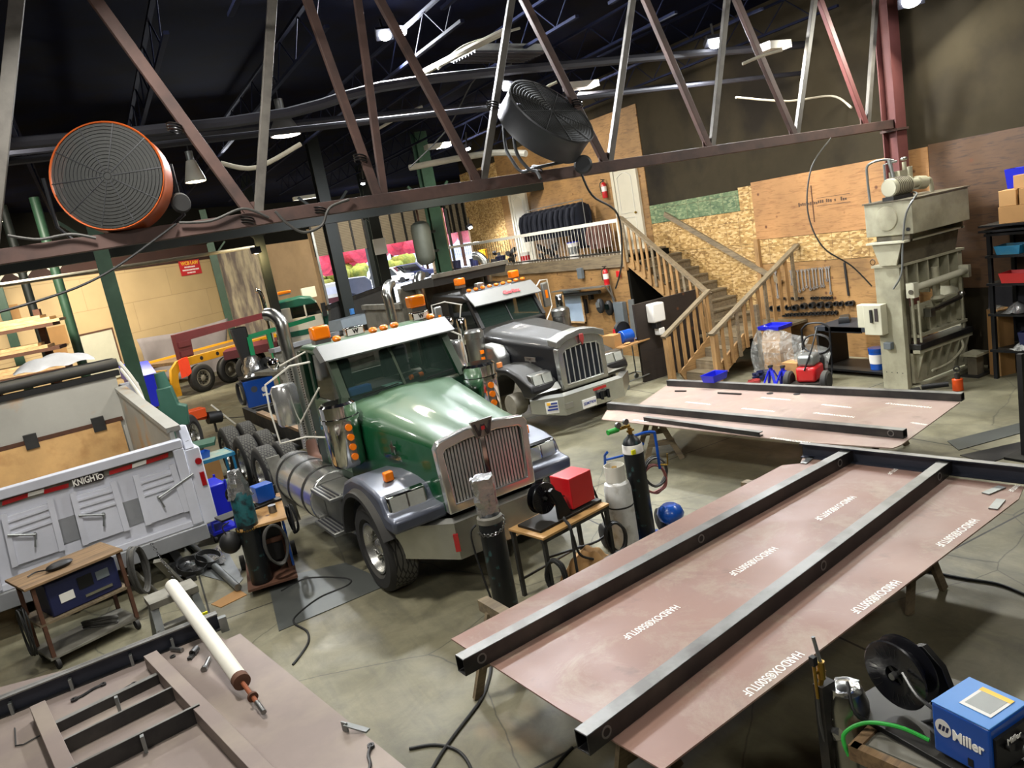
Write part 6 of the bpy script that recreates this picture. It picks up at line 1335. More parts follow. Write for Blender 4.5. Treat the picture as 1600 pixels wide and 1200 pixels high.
for i, (y, z, mt) in enumerate(((6.55, 2.055, 'foil'), (6.1, 2.055, 'wrap_white'), (7.0, 1.105, 'foil'), (6.5, 1.105, 'wrap_white'), (5.6, 1.605, 'foil'), (6.9, .505, 'wrap_white'), (5.5, 2.055, 'wrap_white'))):
    rn = random.Random(i); solo(MB().grid(lambda u, v: (12.72+(u-.5)*.35, y+(v-.5)*.35, z+.16*sin(pi*u)*sin(pi*v)+rn.uniform(0,.03)), 8, 8), 'bagged_parts', mt, ['shiny bag of parts on the upper rack shelf', 'milky plastic bag right of the shiny one on the upper rack shelf', 'shiny bag heap on the lower rack shelf', 'milky bag on the lower rack shelf', 'shiny bag at the far right of the middle rack shelf', 'milky bag on the lowest rack shelf', 'milky bag near the right edge on the upper rack shelf'][i], 'bag')
for i, (y, z, w_, d_, h_, mt, lb) in enumerate(((6.75, .505, .4, .4, .3, 'blue_navy', 'dark navy tote on the lowest shelf of the black rack'), (6.15, .505, .4, .45, .25, 'black', 'black tote on the lowest shelf beside the navy one'), (5.2, 1.105, .4, .4, .2, 'blue', 'blue tote on the lower shelf toward the right edge'), (5.1, 1.605, .4, .4, .2, 'blue_navy', 'navy tote on the middle shelf toward the right edge'), (5.0, 2.055, .4, .4, .2, 'teal_green', 'green tote on the upper shelf toward the right edge'))): bin_(12.78, y, z, w_, d_, h_, mt, lb)
P = at(1593, 718, 0); ps = thing('display_post', 'thin black post at the right edge of the picture', 'post', P+V((.12, 0, 0))); MB().box(-.03, .03, -.03, .03, 0, 1.3).build('shaft', m['black'], ps); MB().box(-.2, .2, -.14, .14, 0, .03).build('base', m['black_metal'], ps)

# ================================================================ TOOL WALL
def wrench(P, L, label, first=None):
    t = MB(); s_ = L/1.0
    t.bar((0, 0, -.06), (0, 0, -L+.06), .034*(.6+.5*L), .01, up=(1,0,0))
    r = .036*(.7+.5*L)
    t.lathe([(r*.55, -.008), (r, -.008), (r, .008), (r*.55, .008)], (0, 0, -L+.03), (1,0,0), 14, ring=True)
    pts = [(r*cos(R(a)), r*sin(R(a))-.03) for a in range(-240, 60, 25)]+[(r*.45*cos(R(a)), r*.45*sin(R(a))-.03) for a in (35, -20, -90, -160, -215)]
    t.prism(pts, 'x', -.008, .008)
    return solo(t, 'combination_wrench', 'tool_steel', label, 'wrench', 'combination wrenches hung on the board', loc=P)
wr = [(355,215,385,430),(385,215,407,430),(475,205,490,330),(500,205,515,400),(530,205,545,385),(560,200,577,370),(588,200,607,350),(616,195,632,370),(645,190,657,360),(670,188,686,350),(700,185,712,345),(720,185,740,345),(750,180,760,300),(770,178,815,400)]
ord_ = ['first', 'second', 'third', 'fourth', 'fifth', 'sixth', 'seventh', 'eighth', 'ninth', 'tenth', 'eleventh', 'twelfth', 'thirteenth', 'fourteenth', 'fifteenth', 'sixteenth']
for i, (x0, y0, x1, y1) in enumerate(wr):
    a = atx(1140+x0/5, 380+y0/5, XW-.045); b = atx(1140+x1/5, 380+y1/5, XW-.045)
    wrench(a, a.z-b.z, 'steel combination wrench, %s from the left in the hanging row' % ord_[i])
    MBn = None
a = atx(1140+895/5, 380+150/5, XW-.04); b = atx(1140+930/5, 380+410/5, XW-.04); solo(MB().bar(a, b, .045, .015, up=(1,0,0)), 'steel_bar', 'steel_dk', 'single flat steel bar hanging right of the wrench row', 'bar')
def sock(x, y, r, group, label, row):
    P = atx(1140+x/5, 380+y/5, XW-.03); return solo(MB().lathe([(r*.6, 0), (r, 0), (r, r*1.6), (r*.7, r*1.6), (r*.65, r*.6), (.001, r*.6)], (0,0,0), (-1,-.15,0), 14), 'impact_socket', 'steel_dk', label, 'socket', group, loc=P)
for k, x in enumerate((350, 430, 490, 515, 540, 570, 650, 675, 695, 730, 752, 775, 800)): sock(x, 437-x*.015, .032, 'small sockets in the upper row', 'small dark socket in the top row on the board below the wrenches', 0)
for k, (x, y) in enumerate(((350,505),(405,505),(472,497),(525,500),(590,488),(655,482),(720,478),(785,478),(838,470),(880,470),(932,468),(965,464))): sock(x, y, .068 if k < 8 else .05, 'large sockets in the middle row', 'large dark socket in the middle row on the board', 1)
for k in range(15): sock(432+29*k, 560-1.5*k, .04, 'medium sockets in the lower row', 'medium dark socket in the lower row on the board', 2)
P = atx(1363, 410, XW-.03); solo(MB().lathe([(.05, 0), (.06, .01), (.05, .02)], P, (1,0,0), 16, ring=True), 'hanging_ring', 'steel_dk', 'dark ring hanging on the board left of the press', 'ring')
defm('bench_dk', '#2c3138', .5, .2, .2, 4)
# work bench
wbn = thing('work_bench', 'black steel workbench under the sockets, loaded with tools', 'workbench', (12.45, 9.55, 0))
MB().box(-.45, .4, -.75, .85, .86, .95)  .build('bench_top', m['bench_dk'], wbn, bev=.005); MB().box(-.42, .4, -.75, -.7, 0, .86).build('side_panel', m['black'], wbn); MB().box(-.42, .4, .8, .85, 0, .86).build('side_panel', m['black'], wbn); MB().box(-.42, .38, -.7, .8, .08, .12).build('lower_shelf', m['black_metal'], wbn)
MB().box(-.45, -.43, -.2, .6, .84, .95).build('drawer', m['black_metal'], wbn)
for i, (x, y, w_, d_, h_, mt, nm, lb, cg) in enumerate((( -.1, -.35, .3, .35, .06, 'blue_navy', 'cloth_bundle', 'folded navy cloth on the black workbench', 'cloth'), (-.05, -.62, .2, .12, .18, 'black', 'tool_case', 'black case at the right end of the workbench', 'case'), (-.2, -.1, .25, .2, .07, 'wrap_white', 'plastic_bag', 'clear plastic bag lying on the workbench', 'bag'), (0, .5, .35, .2, .12, 'black_metal', 'tool_tray', 'dark tray of tools at the left end of the workbench', 'tray'), (-.1, -.5, .1, .16, .1, 'red', 'tool_box', 'small red box on the workbench beside the black case', 'box'))):
    solo(MB(rotm((12.45+x, 9.55+y, .951), .2*i)).loft([[(-w_/2*k, -d_/2*k, z), (w_/2*k, -d_/2*k, z), (w_/2*k, d_/2*k, z), (-w_/2*k, d_/2*k, z)] for k, z in ((1, 0), (1.0, h_*.6), (.8, h_))]), nm, mt, lb, cg)
solo(MB().tube([(12.2, 9.3, .98), (12.25, 9.1, 1.05), (12.3, 8.95, 1.12)], [.02, .03, .035, .02], 8), 'glove', mat('lime', '#7fd62a', .6), 'bright green glove on the workbench by the switch box', 'glove')
bk = lambda P, r, h, mt, lid, label, lidm='blue': None
def bucket(P, r, h, mt, lidm, label, band=None):
    t = thing('plastic_bucket', label, 'bucket', P); MB().lathe([(.001, 0), (r*.88, 0), (r, h), (r*1.04, h), (r*1.04, h-.03), (r*1.0, h-.04)], n=24).build('bucket_body', m[mt], t)
    if lidm: MB().cyl((0,0,h), (0,0,h+.02), r*1.05, n=24).build('lid', m[lidm], t)
    else: MB().cyl((0,0,h-.06), (0,0,h-.05), r*.96, n=24).build('contents', m['black'], t)
    if band: MB().lathe([(r*.94, h*.3), (r*.99, h*.75), (r*.97, h*.75), (r*.92, h*.3)], n=24, ring=True).build('label_band', m[band], t)
    return t
bucket((12.25, 9.25, .125), .15, .38, 'blue', 'blue', 'blue bucket with a white label on the lower shelf of the workbench', 'white_plastic')
solo(MB().cyl((12.15, 8.86, .2), (12.25, 8.92, .2), .18, n=28).cyl((12.1, 8.8, .45), (12.3, 8.95, .75), .1), 'black_hose_reel', 'rubber', 'black rubber bundle between the workbench and the press', 'bundle')
# boxes with blue lid
B0 = (11.75, 11.15)
for i in range(4): carton(B0[0]+.02*(i % 2), B0[1], .005+.235*i, .4, .42, .23, .05*i, ['bottom carton of the plastic-wrapped stack beside the stairs', 'second carton of the plastic-wrapped stack beside the stairs', 'third carton of the plastic-wrapped stack beside the stairs', 'top carton of the plastic-wrapped stack under the blue lid'][i], 'cardboard_lt', fl=False)
for i in (1, 2): pass
solo(MB(rotm((B0[0], B0[1], .95), .1)).loft([[(-.22*k, -.24*k, z), (.22*k, -.24*k, z), (.22*k, .24*k, z), (-.22*k, .24*k, z)] for k, z in ((1, 0), (1.05, .07), (1, .075), (.95, .02))]), 'blue_lid', 'blue_deep', 'bright blue tote lid on top of the wrapped carton stack', 'lid')
carton(11.3, 10.35, 0, .3, .34, .42, .1, 'upright carton standing on the floor left of the pressure washer')
rn = random.Random(5); cl2 = MB()
def drape(u, v):
    y = 11.42-u*1.75; z0 = 1.0 if u < .2 else 1.0-.42*(u-.2)/.8
    z = z0*(1-v)+.02; x = 11.72-.3*v-.25*sin(pi*min(1, v*1.2))*.5+.05*sin(14*u+3*v)+.05*sin(23*u)
    return (x-.12, y+.1*sin(3*v+9*u), z)
solo(cl2.grid(drape, 36, 14), 'plastic_sheet', 'wrap', 'clear plastic sheet draped from the carton stack toward the workbench', 'plastic sheet')
# pressure washer
pw = thing('pressure_washer', 'small pressure washer with a red engine, black wheels and hose on its frame', 'pressure washer', at(1268, 606, 0), R(200)); pw.scale = (1.3, 1.3, 1.3)
MB().box(-.18, .18, -.14, .14, .12, .34).build('engine_block', m['red'], pw, bev=.04); MB().box(-.14, .14, -.12, .12, .34, .5).build('engine_top', m['galv'], pw, bev=.04); MB().box(-.3, -.16, -.12, .12, .15, .42).build('pump', m['black'], pw, bev=.03)
f_ = MB(); 
for s in (-1, 1): f_.tube([(.24, s*.2, .1), (-.24, s*.2, .1), (-.34, s*.2, .5), (-.36, s*.2, .78)], .015, 7)
f_.tube([(-.36, -.2, .78), (-.36, -.1, .86), (-.36, .1, .86), (-.36, .2, .78)], .015, 7); f_.tube([(.2, 0, .3), (.1, .1, .6), (-.1, .12, .85)], .012, 6); f_.box(-.24, .24, -.2, .2, .09, .12); f_.build('frame', m['black_metal'], pw)
for s in (-1, 1): MB().lathe([(.03, -.04), (.11, -.05), (.14, -.03), (.14, .03), (.11, .05), (.03, .04)], (.12, s*.26, .14), (0,1,0), 24).build('wheel', m['rubber'], pw)
h_ = MB().tube([(-.36+.02*sin(i*.7), .2*sin(i*.8), .56+.14*cos(i*.8)) for i in range(33)], .012, 6, sub=2); h_.build('hose_coil', m['cable'], pw)
def jackstand(P, label):
    t = thing('jack_stand', label, 'jack stand', P, .3)
    for a in range(4): q = V((.13*(1 if a % 2 else -1), .13*(1 if a < 2 else -1), 0)); MB().bar(q, q*.25+V((0,0,.3)), .05, .02).build('leg', m['blue_deep'], t)
    MB().cyl((0,0,.2), (0,0,.36), .035).build('post', m['blue_deep'], t); MB().box(-.05, .05, -.03, .03, .36, .4).build('saddle', m['steel_dk'], t)
jackstand(at(1226, 603, 0), 'right of two bright blue jack stands beside the carton stack'); jackstand(at(1207, 602, 0), 'left of two bright blue jack stands beside the carton stack')
for i, (x, y, mt, lb) in enumerate(((1178, 601, 'red_dirty', 'dark red tool lying on the floor at the stair foot'), (1190, 592, 'blue_navy', 'navy bundle of tools beside the blue jack stands'))):
    P = at(x, y, 0); rn = random.Random(i); t = MB()
    for k in range(9): t.bar(P+V((rn.uniform(-.2,.2), rn.uniform(-.15,.15), .04+.05*i*k/3)), P+V((rn.uniform(-.2,.2), rn.uniform(-.15,.15), .06+.05*i*k/3)), .05)
    solo(t, 'tool_heap', mt, lb, 'tools')

# ================================================================ LOFT CONTENTS
def onloft(px, py, x=12.4): P = atx(px, py, x); return V((x, P.y, LZ+.003))
bucket(onloft(715, 420, 12.35), .16, .36, 'blue_navy', None, 'navy bucket at the far left end of the loft edge'); bucket(onloft(742, 416, 12.35), .16, .36, 'blue_navy', None, 'second navy bucket on the loft edge, left of the blue and yellow ones')
bucket(onloft(757, 410, 12.6), .17, .62, 'yellow', None, 'tall yellow bin on the loft behind the blue bucket'); bucket(onloft(758, 412, 12.25), .16, .26, 'blue', 'blue', 'blue bucket standing in front of the yellow loft bin', 'white_plastic')
bucket(onloft(784, 410, 12.3), .16, .32, 'blue_navy', 'blue_navy', 'navy lidded bucket on the loft left of the white one'); bucket(onloft(821, 402, 12.3), .16, .33, 'white_plastic', 'white_plastic', 'white bucket with a red band on the loft', 'red')
bucket(onloft(897, 394, 12.25), .16, .46, 'white_plastic', 'blue_deep', 'white bucket with a blue lid on the loft behind the balusters', 'galv')
for i, (x, y) in enumerate(((775, 398), (800, 400), (850, 398), (868, 398))):
    P = onloft(x, y, 12.7); rn = random.Random(i+3); t = MB()
    for k in range(5): t.bar(P+V((rn.uniform(-.15,.15), rn.uniform(-.2,.2), .06+.08*k)), P+V((rn.uniform(-.15,.15), rn.uniform(-.2,.2), .08+.1*k)), .12)
    solo(t, 'equipment_heap', 'black', ['black equipment heap on the loft behind the navy bucket', 'black equipment on the loft left of the white bucket', 'low black equipment right of the white loft bucket', 'black case near the middle of the loft floor'][i], 'equipment')
rk = thing('coat_rail', 'steel clothes rail holding navy jackets on the loft', 'coat rail', (12.85, 20.6, LZ+.003))
MB().tube([(0, -1.75, .05), (0, -1.75, 1.62), (0, 1.55, 1.62), (0, 1.55, .05)], .014, 6, smooth=False).build('rail_tube', m['galv'], rk); MB().box(-.2, .2, -1.77, -1.73, 0, .04).build('foot', m['galv'], rk); MB().box(-.2, .2, 1.53, 1.57, 0, .04).build('foot', m['galv'], rk)
def jacket(P, rz, mt, label, s=1, grp='navy work jackets on the loft rail'):
    t = thing('work_jacket', label, 'jacket', P, rz, grp)
    secs = []
    for z, w, d in ((-.95*s, .27, .07), (-.6*s, .26, .08), (-.3, .25, .09), (-.16, .26, .09), (-.1, .2, .07), (-.05, .08, .05)):
        secs.append([(w*cos(2*pi*i/14), d*sin(2*pi*i/14)*(1+.2*sin(5*i)), z) for i in range(14)])
    MB().loft(secs).build('body', m[mt], t)
    for q in (-1, 1): MB().tube([(q*.22, 0, -.16), (q*.3, .02, -.4), (q*.28, .03, -.78*s)], [.07, .065, .055, .05], 8).build('sleeve', m[mt], t)
    MB().tube([(-.18, 0, -.1), (0, 0, -.03), (.18, 0, -.1)], .006, 5, smooth=False).tube([(0, 0, -.03), (0, 0, .02)], .005, 5, smooth=False).build('hanger', m['galv'], t)
    return t
for i in range(11): jacket((12.85, 19.0+.31*i, LZ+1.6), R(8*sin(i*2.2)), 'navy_cloth', 'navy work jacket hanging in the row on the loft clothes rail')
for i in range(2): jacket((12.75, 17.95+.35*i, LZ+.95), R(10), 'pink_cloth', ['faded pink garment hanging low behind the balusters near the loft door', 'second faded pink garment behind the balusters, further from the loft door'][i], .8, None)
for i in range(3): jacket((12.9, 18.7+.3*i, LZ+.95), R(5), 'navy_cloth', 'dark jacket hanging low behind the balusters below the main row', .75, 'dark jackets low behind the balusters')
def exting(P, label, red=True):
    t = thing('fire_extinguisher', label, 'fire extinguisher', P)
    MB().lathe([(.001, 0), (.07, 0), (.075, .02), (.075, .36), (.05, .42), (.02, .44), (.001, .44)], n=18).build('cylinder_body', m['red'], t)
    MB().lathe([(.076, .18), (.076, .32), (.074, .32), (.074, .18)], n=18, ring=True).build('label', m['white_plastic'], t)
    MB().cyl((0,0,.44), (0,0,.5), .02).bar((-.08, 0, .52), (.05, 0, .5), .02).build('handle', m['black'], t); MB().tube([(0, .02, .48), (-.09, .05, .4), (-.08, .05, .15)], .012, 6).build('hose', m['black'], t); return t
P = atx(947, 309, XW-.1); exting((XW-.12, P.y, P.z), 'red and white fire extinguisher on the plywood wall left of the loft door')
P = atx(950, 446, 11.9); exting((11.88, P.y, P.z), 'red fire extinguisher hung on the wall under the loft'); P = atx(966, 428, 11.95); solo(MB().cb(P, (.05, .14, .16)), 'alarm_box', 'red', 'small red alarm box on the wall under the loft', 'alarm box', bev=.01)
P = atx(907, 427, 11.93); solo(MB().cb(P, (.1, .22, .3)), 'junction_box', 'grey_paint', 'grey junction box on the wall under the loft edge', 'junction box', bev=.01)
P = atx(970, 490, 11.93); eb = solo(MB().cb(P, (.14, .4, .62)), 'electrical_panel', 'grey_paint', 'grey-green electrical cabinet on the wall above the blue motor cart', 'electrical cabinet', bev=.01)
Q = atx(993, 500, 11.93); solo(MB().bar(Q+V((-.05, 0, .55)), Q+V((-.2, -.1, -.6)), .22, .03, up=(1,0,0)), 'leaning_plank', 'galv', 'pale grey plank leaning beside the electrical cabinet', 'plank')
P = atx(897, 478, 11.97); wd = thing('interior_window', 'pale window in the plywood wall under the loft', 'window', P); MB().box(-.01, .0, -.45, .45, -.45, .45).build('pane', m['paleblue'] if 'paleblue' in m else mat('pane_pale', '#a9bdd2', .4), wd)
f_ = MB(); f_.box(-.03, 0, -.5, -.45, -.5, .5); f_.box(-.03, 0, .45, .5, -.5, .5); f_.box(-.03, 0, -.5, .5, .45, .5); f_.box(-.03, 0, -.5, .5, -.5, -.45); f_.build('frame', m['pale_wood'], wd)
a = atx(868, 455, 11.75); b = atx(946, 447, 11.75); shf = thing('bar_rack', 'steel bar rack with lengths of stock under the loft edge', 'rack', (0,0,0)); MB().bar(a, b, .3, .03).build('shelf', m['galv'], shf); MB().cyl(a+V((0,0,-.15)), b+V((0,.3,-.15)), .05).build('stock_tube', m['steel_dk'], shf); MB().bar(b+V((.2, .1, 0)), b+V((.2, -.05, -.8)), .04).bar(b+V((.0, 0, 0)), b+V((.22, .0, -.4)), .03).build('bracket', m['galv'], shf)
for i, (x, y) in enumerate(((938, 478), (952, 481))):
    P = atx(x, y, 11.85); t = thing('welding_mask', ['left of two welding masks hanging under the loft', 'right of two welding masks hanging under the loft'][i], 'welding mask', P, R(20))
    MB().sph((0, 0, 0), .17, (.7, .75, 1.25), 16).build('shell', m['fan_grey'] if i == 0 else m['black'], t); MB().box(-.14, -.11, -.07, .05, -.02, .12).build('visor_window', m['galv'] if i == 0 else m['dark_glass'], t)
P = atx(920, 473, 11.9); solo(MB().cb(P+V((0, -.15, .2)), (.1, .14, .22)).cb(P+V((0,.15,-.1)), (.06,.08,.4)), 'wall_tools', 'black_metal', 'dark tools hooked on the plywood left of the welding masks', 'tools')
P = atx(1012, 505, 11.0); pd = V(at(1013, 505, 1.35)); dsp = thing('towel_dispenser', 'white paper towel dispenser with a soap dispenser below it, at the stair side', 'dispenser', (10.62, 13.55, 0), 0)
MB().box(-.17, .17, -.24, -.0, 1.28, 1.7).build('dispenser_cover', m['white_plastic'], dsp, bev=.03); MB().box(-.1, .06, -.2, -.02, 1.14, 1.28).build('soap_unit', m['black'], dsp, bev=.02); MB().box(-.03, .13, -.2, -.02, .98, 1.14).build('soap_tray', m['white_plastic'], dsp, bev=.02)
# small trolley
tc = thing('tool_trolley', 'light wheeled trolley with a wooden top carrying a blue motor, right of the black truck', 'trolley', (9.95, 13.75, 0), R(12)); MB().box(-.5, .5, -.3, .3, .92, .95).build('table_top', m['cardboard'], tc)
for sx in (-1, 1):
    for sy in (-1, 1): MB().cyl((sx*.46, sy*.26, .12), (sx*.46, sy*.26, .92), .016).build('leg', m['galv'], tc); MB().cyl((sx*.46, sy*.26-.02, .06), (sx*.46, sy*.26+.02, .06), .06).build('caster', m['galv'], tc)
f_ = MB()
for sy in (-1, 1): f_.cyl((-.46, sy*.26, .16), (.46, sy*.26, .16), .014)
for sx in (-1, 1): f_.cyl((sx*.46, -.26, .16), (sx*.46, .26, .16), .014)
f_.build('lower_frame', m['galv'], tc)
tw = tc.matrix_basis
mt_ = thing('electric_motor', 'bright blue cylindrical motor on the small trolley', 'motor', tw @ V((.0, -.05, .952))); MB().cyl((-.17, 0, .15), (.12, 0, .15), .14, n=24).build('motor_body', m['blue'], mt_, bev=.02); MB().box(-.15, .1, -.1, .1, 0, .05).build('foot', m['blue_navy'], mt_)
wv_ = thing('grinder_wheel', 'black grinding wheel housing behind the blue motor', 'grinder', tw @ V((.12, .18, .952))); MB().cyl((0, -.05, .25), (0, .05, .25), .2, n=28).build('housing', m['black'], wv_); MB().box(-.06, .06, -.06, .06, 0, .1).build('foot', m['black_metal'], wv_)
carton(*(tw @ V((-.38, .05, .952))), .26, .3, .26, .3, 'open cardboard box with a white label on the small trolley')
solo(MB(tw).sph((-.2, -.2, .975), 1, (.1, .06, .022)), 'work_glove', 'cardboard_lt', 'pale glove on the front edge of the small trolley', 'glove'); solo(MB(tw).sph((.35, -.12, .98), 1, (.16, .1, .03)), 'rag', mat('rag_blue', '#6a7fb8', .9), 'light blue rag on the right end of the small trolley', 'rag')
bt_ = thing('spray_bottle', 'red-topped bottle standing behind the blue motor', 'bottle', tw @ V((-.12, .2, .952))); MB().cyl((0,0,0), (0,0,.2), .045).build('bottle_body', m['white_plastic'], bt_); MB().cyl((0,0,.2), (0,0,.33), .04, .02).build('cap', m['red'], bt_)
defm('tank_olive', '#5d6156', .55, .2, .3, 3)
# hanging tank
HT = dep(661, 380, 23.8); ht = thing('air_tank', 'grey cylindrical air tank hanging on the green column in front of the doorway', 'tank', HT)
MB().lathe([(.001, -.68), (.2, -.64), (.29, -.52), (.3, -.4), (.3, .45), (.27, .58), (.15, .66), (.001, .68)], n=28).build('tank_shell', m['tank_olive'], ht); MB().cyl((0,0,-.8), (0,0,-.64), .04).cyl((0, 0, .66), (0, 0, 1.6), .03).build('fitting', m['rust_dk'], ht)
MB().bar((.1, 0, .3), (.55, .2, .3), .08).bar((.1, 0, -.3), (.55, .2, -.3), .08).build('strap_bracket', m['col_dark'], ht)
# ================================================================ LEFT BAY
bc = thing('welding_cart', 'low cart with a worn plywood top and a dark welding machine inside, lower left', 'cart', (-1.0, 9.95, 0), R(21))
MB().box(-.55, .5, -.34, .3, .98, 1.01).build('cart_top', m['shelf_wood'], bc, bev=.004)
for z in (.52, .12): MB().box(-.5, .48, -.3, .28, z, z+.025).build('shelf', m['lumber_gr'] if z > .3 else m['dirty_grey'], bc)
for sx in (-1, 1):
    for sy in (-.28, .25): MB().box(sx*.46-.02, sx*.46+.02, sy-.02, sy+.02, .12, .98).build('leg', m['rust_dk'], bc); MB().cyl((sx*.44-.02, sy, .06), (sx*.44+.02, sy, .06), .06).build('caster', m['rubber'], bc)
wmac = thing('welding_machine', 'dark navy welding machine on the middle shelf of the lower left cart', 'welding machine', bc.matrix_basis @ V((0.02, -.02, .548)), R(21)); MB().box(-.36, .4, -.22, .24, 0, .38).build('case', m['blue_navy'], wmac, bev=.015); MB().box(-.25, -.1, -.228, -.22, .12, .22).build('data_plate', m['paper'], wmac)
MB().box(-.04, .12, -.228, -.22, .18, .32).build('control_panel', m['black_metal'], wmac); MB().box(.0, .3, -.235, -.22, .07, .1).build('chrome_strip', m['chrome_dull'], wmac); MB().box(.16, .3, -.228, -.22, .2, .3).build('gauge_panel', m['grey_paint'], wmac)
solo(MB(bc.matrix_basis).sph((-.1, -.1, 1.05), 1, (.15, .07, .045)).tube([(-.2, -.05, 1.03), (-.3, .05, 1.03), (-.4, .0, 1.03)], .008, 6), 'angle_grinder', 'black', 'black hand grinder lying on the plywood top of the lower left cart', 'grinder')
C_ = bc.matrix_basis @ V((.66, -.2, .74)); loops(C_, .15, 9, 'cable_grey', 'big grey cable coil hanging on the right end of the lower left cart', (.9, -.5, 0), .016, seed=11, sc=1.9)
C_ = bc.matrix_basis @ V((-.6, -.2, .55)); loops(C_, .1, 4, 'cable', 'thin cable coil on the left end of the lower left cart', (-.9, -.3, 0), .01, seed=12, sc=2.6)
loops(bc.matrix_basis @ V((.1, .0, .19)), .2, 4, 'cable_grey', 'cables heaped on the bottom shelf of the lower left cart', (.1, .2, 1), .015, seed=13, sc=.1)
# welding cart with tall cylinder
w2 = thing('welding_cart', 'tall welding cart with a bright blue side panel and plywood top beside the dump truck', 'cart', (1.13, 9.95, 0), R(-8))
MB().box(-.22, .34, -.45, .75, .84, .87).build('cart_top', m['bench_ply'], w2); MB().box(.27, .3, -.35, .5, .2, .82).build('blue_panel', m['blue'], w2, bev=.01); text('s', m['white_letter'], w2, frame((.302, .0, .62), (0,1,0), (0,0,1)), .28, 'panel_swirl')
MB().box(-.22, .26, -.1, .7, .25, .8).build('machine_body', m['black'], w2); MB().box(-.3, .3, -.5, .72, .09, .12).build('base_tray', m['rust_dk'], w2); 
f_ = MB()
for x in (-.22, .24): f_.box(x-.02, x+.02, -.14, -.1, .1, .84)
f_.box(-.22, .24, -.14, -.1, .5, .56); f_.build('upright_frame', m['rust_dk'], w2)
for sx in (-1, 1): MB().lathe([(.02, -.03), (.1, -.03), (.1, .03), (.02, .03)], (sx*.34, .6, .1), (1,0,0), 20).build('wheel', m['rubber'], w2)
G2 = thing('gas_cylinder', 'scuffed dark teal gas cylinder with a foil-wrapped head on the tall welding cart', 'gas cylinder', w2.matrix_basis @ V((-.12, -.34, .122)))
MB().lathe([(.001, 0), (.12, 0), (.128, .02), (.128, .8), (.001, .8)], n=26).build('cylinder_body', m['cyl_black'], G2); MB().lathe([(.129, .78), (.129, 1.12), (.1, 1.2), (.001, 1.22)], n=26).build('cylinder_shoulder', m['cyl_teal'], G2); foilwrap(G2, 1.12, 1.46, .15, .07, seed=9)
cn = MB()
for i in range(24): a_ = 2*pi*i/24; cn.lathe([(.01, -.004), (.015, 0), (.01, .004)], (.14*cos(a_), .14*sin(a_), .72), (cos(a_), sin(a_), .7 if i % 2 else -.7), 8, ring=True)
cn.build('chain', m['brass'], G2)
feeder(w2.matrix_basis @ Matrix.Translation((-.0, .35, .872)) @ Matrix.Rotation(R(20), 4, 'Z'), 'blue', 'small blue wire feeder with a black spool on the tall welding cart', body=(.24, .2, .22), sx=-.2, spoolr=.12)
solo(MB().cyl(w2.matrix_basis @ V((.2, -.1, .875)), w2.matrix_basis @ V((.2, -.1, .97)), .05), 'tin_can', 'steel', 'small tin can on the plywood top of the tall welding cart', 'can')
loops(w2.matrix_basis @ V((.12, -.52, .52)), .13, 5, 'cable_grey', 'grey hose loops hanging on the front of the tall welding cart', (.1, -1, 0), .013, seed=21, sc=1.9)
loops(w2.matrix_basis @ V((.42, .2, .62)), .09, 3, 'cable', 'black lead loop hanging on the right of the blue side panel', (1, .2, 0), .013, seed=22, sc=2)
hm = thing('welding_helmet', 'black welding helmet hanging left of the dark teal cylinder', 'welding helmet', w2.matrix_basis @ V((-.36, -.34, .72))); MB().sph((0,0,0), .14, (.95, .8, 1), 16).build('shell', m['black'], hm); MB().tube([(-.02, -.02, .1), (-.05, -.03, .22), (.04, 0, .25)], .008, 5).build('strap', m['black'], hm)
# teal trolley and blue trolley
t1 = thing('work_trolley', 'teal steel trolley with a grey-green top behind the dump truck corner', 'trolley', (1.08, 14.25, 0), R(8)); MB().box(-.36, .36, -.28, .3, .86, .89).build('tray_top', m['teal_top'], t1); MB().box(-.36, .36, -.28, .3, .3, .33).build('lower_tray', m['teal_top'], t1)
for sx in (-1, 1):
    for sy in (-.26, .28): MB().box(sx*.34-.02, sx*.34+.02, sy-.02, sy+.02, .08, .86).build('leg', m['teal_paint'], t1); MB().cyl((sx*.34-.02, sy, .04), (sx*.34+.02, sy, .04), .04).build('caster', m['rubber'], t1)
f_ = MB(); 
for z in (.87, .3): f_.box(-.37, .37, -.3, -.28, z-.03, z+.03); f_.box(.36, .38, -.3, .3, z-.03, z+.03)
f_.build('edge_rails', m['teal_paint'], t1)
bin_(.95, 14.2, .892, .3, .2, .12, 'blue', 'small blue box on top of the teal trolley', .3)
solo(MB(t1.matrix_basis).tube([(-.2, 0, .35), (0, -.1, .36), (.2, .1, .36), (.0, .15, .37), (-.15, .05, .37)], .012, 6), 'gas_hose', 'hose_green', 'green hose tangled on the lower tray of the teal trolley', 'hose')
t2 = thing('tool_cart', 'narrow bright blue tool cart right behind the dump truck corner', 'tool cart', (.83, 12.4, 0), R(10)); MB().box(-.16, .2, -.25, .3, .3, .86).build('cart_body', m['blue_deep'], t2, bev=.02); MB().box(-.18, .22, -.27, .32, .12, .16).build('bottom_shelf', m['blue_deep'], t2)
for sx in (-.15, .19):
    for sy in (-.24, .28): MB().box(sx-.015, sx+.015, sy-.015, sy+.015, .1, .9).build('post', m['blue_deep'], t2); MB().cyl((sx-.02, sy, .05), (sx+.02, sy, .05), .05).build('caster', m['rubber'], t2)
